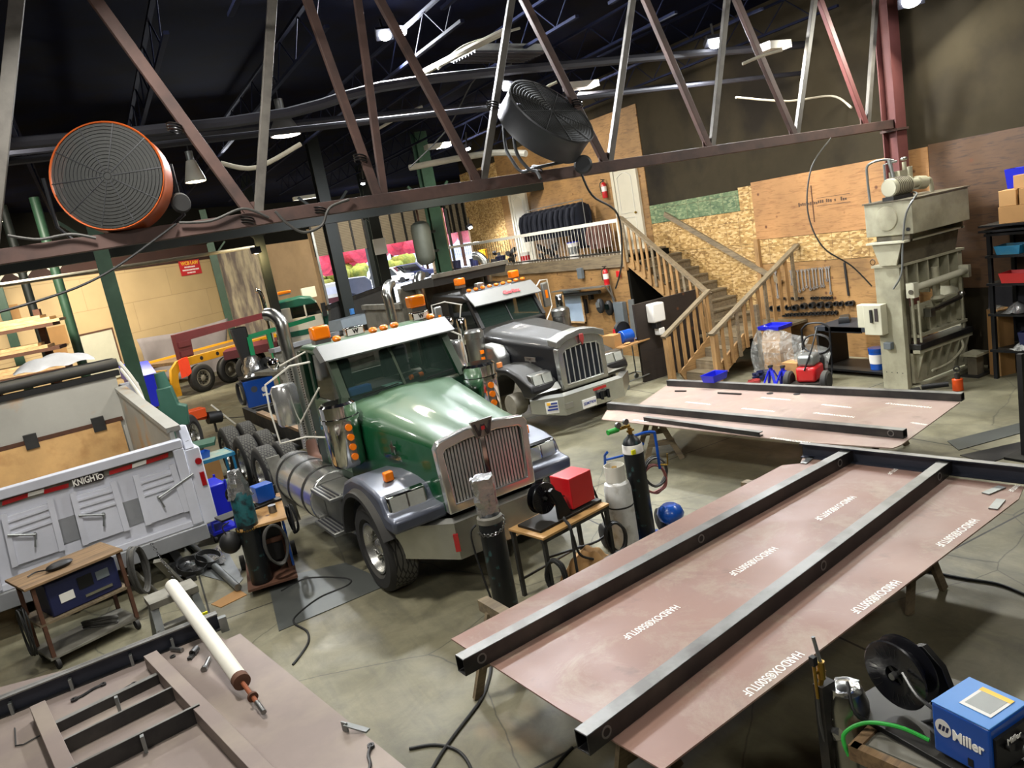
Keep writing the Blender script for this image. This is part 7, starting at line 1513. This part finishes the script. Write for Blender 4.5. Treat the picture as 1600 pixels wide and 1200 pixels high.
# floor clutter between the dump truck and the tall cart
solo(MB().cyl(at(285, 838, .05), at(372, 918, .05), .045), 'steel_pipe', 'galv', 'long grey steel pipe on the floor beside the dump truck', 'pipe')
solo(MB().bar(at(268, 860, .04), at(300, 905, .04), .12, .07), 'steel_section', 'steel_dk', 'dark steel section on the floor beside the long grey pipe', 'steel bar')
rn = random.Random(4); P = at(308, 888, 0)
solo(MB().grid(lambda u, v: (P.x+(u-.5)*.75, P.y+(v-.5)*.7+.1*u, .02+.05*abs(sin(7*u+4*v))+rn.uniform(0,.03)), 12, 12), 'foil_sheet', 'foil', 'crumpled shiny foil sheet on the floor behind the step ladder', 'foil sheet')
for i, (x, y, r) in enumerate(((300, 884, .2), (325, 872, .17))):
    P = at(x, y, .14); solo(MB().lathe([(r-.006, -.04), (r, -.04), (r, .04), (r-.006, .04)], P, (.2, -.3, 1), 30, ring=True), 'rubber_belt', 'black', ['left black rubber belt ring on the foil sheet', 'right black rubber belt ring on the foil sheet'][i], 'belt')
t = MB(); A_ = at(237, 850, .95); 
for k in range(16): t.lathe([(.014, -.005), (.02, 0), (.014, .005)], A_+V((.01*k, 0, -.038*k)), (1, 0, .6) if k % 2 else (.2, 1, .5), 8, ring=True)
solo(t, 'safety_chain', 'steel_dk', 'chain hanging below the rear sill of the dump truck', 'chain')
solo(MB().bar((.1, 10.6, .05), (-.1, 10.2, .62), .1, .05).bar((-.2, 10.5, .05), (-.4, 10.1, .6), .1, .05), 'steel_ramp_legs', 'dirty_grey', 'pair of grey bars leaning under the rear of the dump truck', 'bars')

# ---------------------------------------------------------------- middle left background
S_ = 1.0
vi = thing('drill_stand', 'grey-green cast machine head on a stand beside the green column', 'machine', (.78, 16.6, 0), R(-10))
MB().prism([(-.3, 1.2), (.3, 1.18), (.34, 1.55), (.2, 1.62), (.15, 2.0), (-.12, 2.0), (-.14, 1.66), (-.3, 1.5)], 'y', -.14, .14).build('casting', m['teal_green'], vi, bev=.02); MB().cyl((.02, 0, 1.95), (0, 0, 2.3), .13, .1, 18).build('motor_cover', m['teal_green'], vi)
MB().box(-.34, -.24, -.1, .1, 1.35, 1.65).build('side_bracket', m['rust_dk'], vi); MB().cyl((-.75, -.1, 1.55), (-.2, -.1, 1.6), .05).build('feed_arm', m['steel_dk'], vi); MB().cyl((0,0,.05), (0,0,1.2), .11).build('pedestal', m['teal_green'], vi); MB().box(-.3, .3, -.25, .25, 0, .05).build('base', m['steel_dk'], vi)
MB().p8([(-.1, -.5, .72), (.7, -.5, .72), (.7, .1, .72), (-.1, .1, .72), (-.1, -.5, .78), (.7, -.5, .78), (.7, .1, .78), (-.1, .1, .78)]).build('work_table', m['teal_green'], vi)
mq = MB(rotm((1.35, 17.6, .55)))
wh = thing('spare_wheel', 'truck wheel leaning behind the grey-green machine', 'wheel', (1.13, 18.7, .52), R(-25)); wheel(wh, (0, 0, 0), 1, .52, .3, tread='rubber', name='tyre')
om = thing('orange_implement', 'orange and white broken machine part behind the leaning wheel', 'machine', (1.5, 21.3, 0), R(15))
q_ = MB(); q_.box(-.5, .3, -.2, .2, .5, .75); q_.bar((-.4, 0, .6), (.6, 0, .45), .2, .15); q_.bar((-.2, -.2, .7), (-.3, -.2, .98), .12); q_.build('body', m['orange_b'] if 'orange_b' in m else m['orange_jack'], om, bev=.02)
MB().bar((.5, -.1, .75), (.95, -.2, .1), .12, .04).build('white_blade', m['white_paint'], om); MB().bar((-.38, 0, .7), (-.36, 0, 1.05), .1).build('white_handle', m['white_paint'], om); MB().cyl((.3, -.15, .45), (.65, -.15, .4), .16).build('dark_motor', m['black'], om)
for x in (-.4, .5): MB().bar((x, 0, 0), (x, 0, .5), .05).build('leg', m['steel_dk'], om)
carton(1.12, 15.75, 0, .4, .35, .55, .3, 'plywood-coloured box on the floor below the grey-green machine', 'cardboard')
bb_ = thing('recycling_bin', 'bright blue bin behind the green column', 'bin', tuple(at(232, 640, 0)), R(10)); MB().loft([[(-.45*k, -.35*k, z), (.45*k, -.35*k, z), (.45*k, .35*k, z), (-.45*k, .35*k, z)] for k, z in ((.8, .05), (1, 1.2))]).build('bin_body', m['blue_deep'], bb_, bev=.03); MB().p8([(-.48,-.38,1.2),(.48,-.38,1.2),(.48,.38,1.2),(-.48,.38,1.2),(-.48,-.3,1.3),(.48,-.3,1.25),(.48,.38,1.62),(-.48,.38,1.7)]).build('bin_lid', m['blue_deep'], bb_)
# yellow lowboy trailer
lb = thing('lowboy_trailer', 'yellow low-bed trailer with round holes in its side beam, in front of the beige wall', 'trailer', tuple(at(322, 612, 0)+V((0, .15, 0))), R(33))
MB().box(-.6, 4.5, .0, .12, 1.08, 1.38).build('side_beam', m['yellow'], lb, bev=.01); MB().box(-.6, 4.5, .12, 2.4, 1.18, 1.3).build('deck', m['shelf_wood'], lb); MB().box(-.6, 4.5, 2.3, 2.42, 1.08, 1.38).build('side_beam', m['yellow'], lb)
hl = MB()
for i in range(5): hl.cyl((.2+.75*i, -.005, 1.23), (.2+.75*i, .0, 1.23), .075, n=16)
hl.build('beam_hole', m['black'], lb)
for y in (.0, 2.25):
    g_ = MB(); P_ = [(-.55, 1.24), (-.8, 1.2), (-1.05, 1.0), (-1.15, .6), (-1.15, .12)]
    secs = []
    for (x, z), (dx, dz) in zip(P_, ((0, .15), (.06, .14), (.12, .1), (.15, 0), (.15, 0))): secs.append([(x-dx, y, z+dz), (x+dx, y, z-dz), (x+dx, y+.13, z-dz), (x-dx, y+.13, z+dz)])
    g_.loft(secs); g_.build('gooseneck_arm', m['yellow'] if y == 0 else m['yellow_pale'], lb)
rp = MB(); 
for i in range(6): rp.bar((-1.2-.1*i, .25, 1.1-.15*i), (-1.2-.1*i, 2.2, 1.1-.15*i), .08, .06)
rp.build('ramp_bars', m['yellow_pale'], lb)
for x in (0, 1.32, 2.64): wheel(lb, (x, .02, .52), -1, .52, .28, rim='rim_dirty', tread='rubber', nuts=(x < 1)); 
for w__ in [o for o in lb.children if o.name.startswith('wheel')]: w__.rotation_euler = (0, 0, R(90))
vst = at(283, 578, 1.1); solo(MB(rotm(tuple(lb.matrix_basis @ V((-.62, -.03, .72))), R(33))).p8([(-.25,-.02,0),(-.03,-.02,.02),(-.03,.0,.02),(-.25,0,0),(-.22,-.03,.65),(.05,-.03,.7),(.05,0,.7),(-.22,0,.65)]).p8([(.0,-.02,0),(.22,-.02,.1),(.22,.0,.1),(0,0,0),(-.05,-.03,.7),(.2,-.03,.7),(.2,0,.7),(-.05,0,.7)]), 'safety_vest', 'orange_bright', 'fluorescent orange vest hung on the yellow trailer', 'vest')
solo(MB(lb.matrix_basis).prism([(-.3, 1.32), (.3, 1.32), (.35, 1.95), (3.9, 2.05), (6.5, 2.1), (6.5, 2.3), (-.3, 2.25)], 'y', .5, .72).box(-.25, .25, .46, .5, 1.4, 1.6).box(-.25, .25, .46, .5, 1.75, 1.95), 'steel_beam', 'maroon', 'long maroon beam standing on the yellow trailer deck', 'beam')
tp_ = MB()
T0 = dep(213, 530, 30.5); T1 = dep(353, 497, 35); T2 = dep(215, 560, 30.5); T3 = dep(356, 560, 35)
tp_.grid(lambda u, v: (T0.lerp(T1, u)).lerp(T2.lerp(T3, u), v)+V((.15*sin(9*u+3*v), .15*sin(11*u), -.12*sin(pi*u)*(1-v)-v*.9)), 24, 8)
solo(tp_, 'tarpaulin', 'tarp', 'grey tarpaulin draped behind the yellow trailer', 'tarpaulin', thick=.01)
# sign on the beige wall
uw = (BR-BL).normalized(); wall_pt = dep(297, 418, 35.3); nW = V((uw.y, -uw.x)); P0 = V((BL.x, BL.y))
# put the sign flush on the wall face
o_ = V((0, 0, CH)); r_ = ray(297, 418); tt = (P0.dot(nW)+.13)/(r_.x*nW.x+r_.y*nW.y); SP = o_+r_*tt
sg = thing('notice_sign', 'red notice sign with yellow heading high on the beige wall', 'sign', SP, math.atan2(uw.y, uw.x)); MB().box(-.72, .72, -.03, 0, -.33, .33).build('sign_board', m['sign_red'], sg)
text('WCB LAW', m['yellow_letter'], sg, frame((0, -.033, .2), (1,0,0), (0,0,1)), .22, wide=1.25, bold=.01)
for i, w_ in enumerate((.85, 1.2, .62)): 
    for k in range(int(w_/.085)): MB().box(-w_/2+.085*k, -w_/2+.085*k+.06, -.034, -.03, .03-.13*i-.03, .03-.13*i+.035).build('sign_lettering', m['white_letter'], sg)
# blue welder in the middle distance
bw = thing('welding_machine', 'bright blue box welder on casters with round white logos, behind the tandem wheels', 'welding machine', (3.5, 22.9, 0), R(-3))
MB().box(-.42, .42, -.4, .4, .2, 1.0).build('case', m['blue'], bw, bev=.03); MB().box(-.44, .44, -.42, .42, 1.0, 1.06).build('top_frame', m['black_metal'], bw); MB().cyl((-.15, -.405, .72), (-.15, -.4, .72), .09, n=20).build('round_sticker', m['slate'], bw); MB().cyl((.12, -.405, .66), (.12, -.4, .66), .08, n=20).build('logo_disc', m['white_plastic'], bw); text('Miller', m['white_letter'], bw, frame((.14, -.41, .5), (1,0,0), (0,0,1)), .1, wide=.22, bold=.004)
for sx in (-1, 1): MB().cyl((sx*.34-.03, -.3, .1), (sx*.34+.03, -.3, .1), .1).build('caster', m['rubber'], bw)
loops((3.0, 22.65, .7), .14, 4, 'cable_grey', 'brown-grey cable coil on the left side of the bright blue box welder', (-.9, -.4, 0), .03, seed=31, sc=2.2)
mf = thing('wire_feeder', 'foil-wrapped bundle and black spool on top of the bright blue box welder', 'wire feeder', (3.5, 22.9, 1.062)); foilwrap(mf, 0, .55, .3, .16, seed=14); MB().lathe([(.05, -.08), (.22, -.08), (.22, -.05), (.15, 0), (.22, .05), (.22, .08), (.05, .08)], (.38, -.1, .22), (1,.6,0), 26, ring=True).build('wire_spool', m['black'], mf)
solo(MB().p8([(3.75, 25.2, .03), (4.05, 25.2, .03), (4.05, 25.5, .03), (3.75, 25.5, .03), (3.45, 25.2, 2.35), (3.95, 25.2, 2.35), (3.95, 25.5, 2.35), (3.45, 25.5, 2.35)]), 'equipment_case', 'black', 'tall black case leaning behind the bright blue box welder', 'case', bev=.05)
tri = thing('steel_stand', 'bright green steel lifting stand behind the foil-topped welder', 'stand', (4.25, 25.2, 0), R(5))
g_ = MB(); g_.bar((-.35, 0, 0), (-.3, 0, 2.0), .12); g_.bar((.35, 0, 0), (.3, 0, 2.0), .12); g_.bar((-.3, 0, 2.0), (1.9, 0, 2.15), .13); g_.bar((-.35, 0, 1.1), (.35, 0, 1.1), .1); g_.bar((-.3, 0, 1.1), (0, 0, .9), .09); g_.build('stand_frame', m['bright_green'], tri)
for i, (x, y, z, w_) in enumerate(((5.4, 24.6, 1.2, .7), (5.1, 24.2, .5, .5))):
    rn = random.Random(40+i); t = MB()
    for k in range(9): t.bar(V((x+rn.uniform(-.4,.4), y+rn.uniform(-.3,.3), z*k/9+.08)), V((x+rn.uniform(-.4,.4), y+rn.uniform(-.3,.3), z*k/9+.3)), .25)
    solo(t, 'engine_block', 'black', ['black engine standing behind the chrome mirror', 'smaller black engine part beside the bright blue welder'][i], 'engine')
# timber rack at far left
tk = thing('timber_rack', 'timber rack at the far left against the beige wall', 'rack', tuple(V((*dep(36, 540, 22.6)[:2], 0))), R(-12))
for x in (-1.2, .45):
    MB().box(x-.09, x+.09, .5, .7, 0, 4.0).build('upright', m['wood_dk'] if 'wood_dk' in m else m['rust_dk'], tk)
for z in (3.55, 2.85, 2.2, 1.4): MB().box(-1.7, 1.0, -.3, .5, z-.1, z).build('rack_arm', m['rust_dk'], tk)
for i, (z, y, n_) in enumerate(((3.552, 0, 3), (2.852, 0, 2), (2.202, -.1, 3), (1.402, 0, 3))):
    for k in range(n_):
        o = MB(tk.matrix_basis).box(-2.4+.2*k, (1.2, .7, 1.0, 1.0)[i]-.25*k, -.3+.05*k, .45, z+.09*k, z+.085+.09*k).build('timber_plank', m['pale_wood']); tag(o, ['pale timber board on the top level of the rack', 'pale timber board on the second level of the rack', 'pale timber board on the third level of the rack', 'pale timber board on the lowest level of the rack'][i]+', '+['bottom of its pile', 'second in its pile', 'top of its pile'][k], 'plank')
for i, (px_, py_, w_, h_) in enumerate(((85, 526, 1.1, .7), (92, 551, .7, .5), (20, 490, .5, .6))):
    r_ = ray(px_, py_); tt = (P0.dot(nW)+.13)/(r_.x*nW.x+r_.y*nW.y); Q = o_+r_*tt
    t = MB(rotm(Q, math.atan2(uw.y, uw.x))).box(-w_/2, w_/2, -.04, 0, -h_/2, h_/2); solo(t, 'board_patch', 'cardboard', ['upper brown board fixed on the beige wall behind the round column', 'lower brown board on the beige wall behind the round column', 'small brown board at the far left of the beige wall'][i], 'board')
r_ = ray(155, 552); tt = (P0.dot(nW)+.13)/(r_.x*nW.x+r_.y*nW.y); Q = o_+r_*tt
dd_ = thing('wall_hatch', 'pale hatch door in the beige wall between the two columns', 'hatch', Q, math.atan2(uw.y, uw.x)); MB().box(-.9, .9, -.04, 0, -1.1, .8).build('hatch_leaf', m['plank_pale'] if 'plank_pale' in m else m['cream_lt'], dd_); MB().box(.9, .96, -.06, 0, -1.1, .86).build('hatch_frame', m['rust_dk'], dd_); MB().box(-.95, .96, -.06, 0, .8, .86).build('hatch_frame', m['rust_dk'], dd_)
# green and white truck at the back
FT = thing('dump_truck', 'small-looking green and white truck cab far back in front of the outside doorway', 'truck', tuple(V((*dep(480, 500, 30)[:2], 0))), R(-14))
defm('teal_cab', '#0f5a48', .35, 0, .15, 3)
MB().box(-1.2, .6, -1.1, 1.1, .9, 2.02).build('cab_lower', m['white_paint'], FT, bev=.04); MB().box(-1.2, -.5, -1.12, 1.1, 1.9, 2.45).build('rear_cab_panel', m['white_paint'], FT, bev=.03)
MB().prism([(-1.25, 2.4), (.5, 2.42), (.3, 2.66), (-.1, 2.75), (-1.1, 2.7)], 'y', -1.08, 1.08).build('cab_roof', m['teal_cab'], FT, bev=.05); MB().prism([(-.5, 2.0), (.6, 2.0), (.5, 2.45), (-.5, 2.45)], 'y', -1.06, 1.06).build('side_window', m['dark_glass'], FT)
MB().box(.0, .06, -1.12, -1.05, 2.0, 2.45).build('window_bar', m['white_paint'], FT); MB().prism([(.6, 1.1), (2.4, 1.1), (2.4, 1.7), (.6, 1.98)], 'y', -.9, .9).build('hood', m['teal_cab'], FT, bev=.08); MB().box(-3.2, -1.25, -1.1, 1.1, 1.0, 1.3).build('body_frame', m['maroon'], FT); MB().box(-1.2, .6, -1.13, -1.1, 1.35, 1.55).build('door_stripe', m['teal_cab'], FT)
MB().tube([(-1.4, -.9, 1.2), (-1.4, -.9, 3.0), (-1.55, -.9, 3.3)], .09, 10).build('exhaust_pipe', m['chrome'], FT); beacon(FT, (-.6, -.2, 2.9), w=.5, h=.12)
MB().box(.62, .8, -1.35, -1.15, 1.9, 2.4).build('mirror', m['black'], FT)
for x in (2.2, -2.4): wheel(FT, (x, -1.0, .52), -1, .52, .3, tread='rubber', nuts=False).rotation_euler = (0, 0, R(90))
# grey dump box behind the tractor
e0 = at(432, 562, 1.75); e1 = at(622, 508, 1.75); gd = thing('dump_truck', 'dusty grey dump box with ribbed side behind the green truck', 'truck', (e0.x, e0.y, 0), math.atan2(e1.y-e0.y, e1.x-e0.x)); Lg = (e1-e0).length+.4
MB().box(.0, Lg, 0, .08, .75, 1.95).build('ribbed_side', m['dirty_grey'], gd)
for z in (.9, 1.15, 1.4, 1.65): MB().box(.0, Lg, -.05, .0, z, z+.1).build('side_rib', m['dirty_grey'], gd)
MB().box(-.05, Lg+.1, -.08, .16, 1.93, 2.03).build('top_rail', m['dump_grey'], gd); MB().box(1.2, Lg, 1.5, 1.58, .75, 1.85).build('far_side', m['dump_dark'], gd); MB().box(.25, Lg, .08, 1.5, 1.3, 1.4).build('sloping_load_floor', m['shelf_dirt'] if 'shelf_dirt' in m else m['dirty_grey'], gd)
MB().box(1.0, 1.5, -.1, -.02, 1.08, 1.2).build('reflective_strip', m['red_lens'], gd)
MB().p8([(2.0, -.25, 2.04), (3.2, -.25, 2.04), (3.2, .4, 2.04), (2.0, .4, 2.04), (2.1, -.1, 2.3), (3.1, -.1, 2.3), (3.1, .4, 2.3), (2.1, .4, 2.3)]).build('hopper_box', m['grey_paint'], gd)
fr_ = MB(); fr_.bar((3.3, .1, 2.18), (5.6, .4, 2.35), .12, .14); fr_.bar((3.3, .1, 1.86), (5.6, .4, 1.95), .12, .14)
for x in (3.35, 4.0, 4.65, 5.3): fr_.bar((x, .12, 1.88), (x+.1, .2, 2.25), .22, .06, up=(0,1,0))
fr_.build('lattice_frame', m['dump_grey'], gd)
MB().prism([(3.0, 1.8), (5.4, 1.8), (5.4, 2.75), (3.2, 2.55)], 'y', 1.6, 1.7).build('raised_headboard', m['dump_dark'], gd); MB().bar((3.1, 1.65, 2.58), (5.5, 1.65, 2.8), .12).build('headboard_rim', m['frame_black'], gd)
MB().bar((5.0, 0, 1.9), (5.1, 0, 2.9), .06).build('stake', m['galv'], gd)
for x in (.8, 2.1): wheel(gd, (x, .25, .5), -1, .5, .3, rim='rim_dirty', tread='rubber', nuts=False).rotation_euler = (0, 0, R(90))
MB().box(.4, Lg, .4, 1.3, .45, .75).build('sub_frame', m['frame_black'], gd)
P = dep(551, 491, 19.5); solo(MB().cyl(P, P+V((0,0,.14)), .06), 'plastic_cup', 'blue_light', 'light blue cup on the rim of the grey dump box', 'cup')
P = dep(482, 457, 33); solo(MB().cb(P, (.6, .2, .45)), 'wall_box', 'cream_lt', 'pale electrical box on the wall left of the outside doorway', 'wall box')
P = dep(594, 385, 29.5); solo(MB().cb(P, (.5, .05, .6)), 'paper_notice', 'paper', 'small white notice on the dark column between the doorways', 'notice')

# ================================================================ OUTSIDE
def car(px, py, rz, col, label, kind='suv', s=1):
    P = at(px, py, 0); t = thing('parked_car', label, 'car', P, rz); L, W, H = 4.6*s, 1.8*s, 1.65*s
    MB().loft([[(-L/2, y, .35), (L/2, y, .35), (L/2, y, .85), (L*.27, y, 1.0), (L*.12, y*.9, H), (-L*.36, y*.9, H), (-L*.48, y, 1.0), (-L/2, y, .8)] for y in (-W/2, W/2)]).build('body', m[col] if col in m else col, t, bev=.08)
    MB().prism([(L*.22, 1.02), (L*.1, H-.1), (-L*.33, H-.1), (-L*.42, 1.02)], 'y', -W/2-.01, W/2+.01).build('side_glass', m['dark_glass'], t); MB().p8([(L*.26, -W*.4, 1.02), (L*.26, W*.4, 1.02), (L*.25, W*.4, 1.02), (L*.25, -W*.4, 1.02), (L*.14, -W*.38, H-.05), (L*.14, W*.38, H-.05), (L*.12, W*.38, H-.05), (L*.12, -W*.38, H-.05)]).build('windscreen', m['dark_glass'], t)
    for x in (-L*.3, L*.31):
        for y in (-1, 1): MB().cyl((x, y*(W/2-.2), .34), (x, y*(W/2+.02), .34), .34, n=18).build('wheel', m['rubber'], t)
    MB().box(L/2-.02, L/2+.02, -W*.4, W*.4, .6, .75).build('headlamps', m['lens'], t); return t
car(612, 444, R(-35), 'white_paint', 'white car parked outside, nearest the middle doorway', s=1.2); car(648, 436, R(-30), 'blue_navy', 'dark blue car parked outside behind the white one', s=1.2); car(640, 424, R(-30), 'slate', 'grey car in the row further outside', s=1.2); car(540, 447, R(-20), 'blue_light', 'pale blue car seen outside through the left doorway', s=1.2)
car(604, 420, R(-30), 'black', 'dark car far outside by the hedge', s=1.2)
pk_ = thing('pickup_truck', 'white flat-sided truck outside the left doorway', 'truck', at(515, 482, 0), R(-8)); MB().box(-3, 2.2, -1.2, 1.2, .9, 2.1).build('body', m['white_paint'], pk_, bev=.05); MB().box(-3, 3, -1.1, 1.1, .45, .9).build('chassis', m['maroon'], pk_); MB().box(-2.6, 1.9, -1.22, -1.2, 1.2, 1.8).build('side_panel', m['dump_white'], pk_)
for x in (-2, -.9, 2): MB().cyl((x, -1.2, .48), (x, -.8, .48), .48, n=18).build('wheel', m['rubber'], pk_)
dk = thing('dump_truck', 'dark grey truck body outside between the two left columns', 'truck', at(560, 474, 0), R(-10)); MB().prism([(-.9, .6), (1.3, .6), (1.3, 1.7), (.9, 2.2), (-1.0, 2.3)], 'y', -1.2, 1.2).build('body', m['slate'], dk, bev=.08)
for x in (-.5, .8): MB().cyl((x, -1.2, .5), (x, -.8, .5), .5, n=18).build('wheel', m['rubber'], dk)
fol = {}
for nm_, a, b in (('red', '#e0485c', '#a83a4a'), ('red2', '#dd7a80', '#b9757a'), ('olive', '#5f6f2c', '#93963e')):
    q = N('foliage_'+nm_); q.set(Base_Color=q.ramp(q.noise(.9, None, 6), [(.35, b), (.65, a)]), Roughness=.9); q.bump(q.noise(3), .8, .2); fol[nm_] = q.m
def tree(px, py, d, r, h, kind, label, catg='tree', nm='tree'):
    P = dep(px, py, d); P.z = 0; t = thing(nm, label, catg, P); rn = random.Random(px); b = MB()
    for k in range(14): b.sph((rn.uniform(-r, r)*.6, rn.uniform(-r, r)*.6, h*.66+rn.uniform(-.3, .3)*h), r*rn.uniform(.22, .4), (1, 1, .85), 12)
    b.build('crown', fol[kind], t); MB().cyl((0,0,0), (0,0,h*.5), .25).build('trunk', m['rust_dk'], t)
for px_, py_, d, r, h, kd, lb_ in ((528, 400, 95, 5.0, 9.5, 'red', 'crimson tree outside the left doorway'), (562, 398, 110, 6, 11, 'red', 'crimson tree further right outside, between the columns'), (612, 395, 120, 6, 10, 'red2', 'rosy red tree outside the middle doorway'), (652, 385, 100, 4.5, 10, 'red', 'bright red tree beside the hanging tank outside'), (722, 385, 110, 5, 11, 'red2', 'red tree outside the far right doorway'), (512, 408, 120, 4.5, 9, 'red2', 'pale red tree at the left edge of the left doorway')): tree(px_, py_, d, r, h, kd, lb_)
for px_, py_, d, r, h, lb_ in ((518, 434, 100, 2.2, 2.6, 'round olive bush outside the left doorway'), (548, 428, 105, 3, 2.8, 'olive hedge outside behind the dark truck'), (615, 421, 115, 4, 2.6, 'olive hedge outside the middle doorway')): tree(px_, py_, d, r, h, 'olive', lb_, 'bush', 'bush')
bl = thing('building', 'pale blue-grey building far outside the doorways', 'building', tuple(V((*dep(545, 400, 170)[:2], 0))), R(-20)); MB().box(-40, 60, 0, 12, 0, 9).build('wall', mat('far_wall', '#aab4cc', .8), bl); MB().box(-40, 60, -.2, 0, 4, 6).build('window', mat('far_win', '#5f73a5', .5), bl); MB().box(-40.5, 60.5, -.5, 12.5, 11, 11.8).build('roof', m['white_paint'], bl)
sn = bpy.data.lights.new('daylight', 'AREA'); sn.shape = 'RECTANGLE'; sn.size = 120; sn.size_y = 120; sn.energy = 600000; sn.color = (.92, .95, 1); so = bpy.data.objects.new('daylight', sn); COL.objects.link(so); so.location = (40, 110, 60)
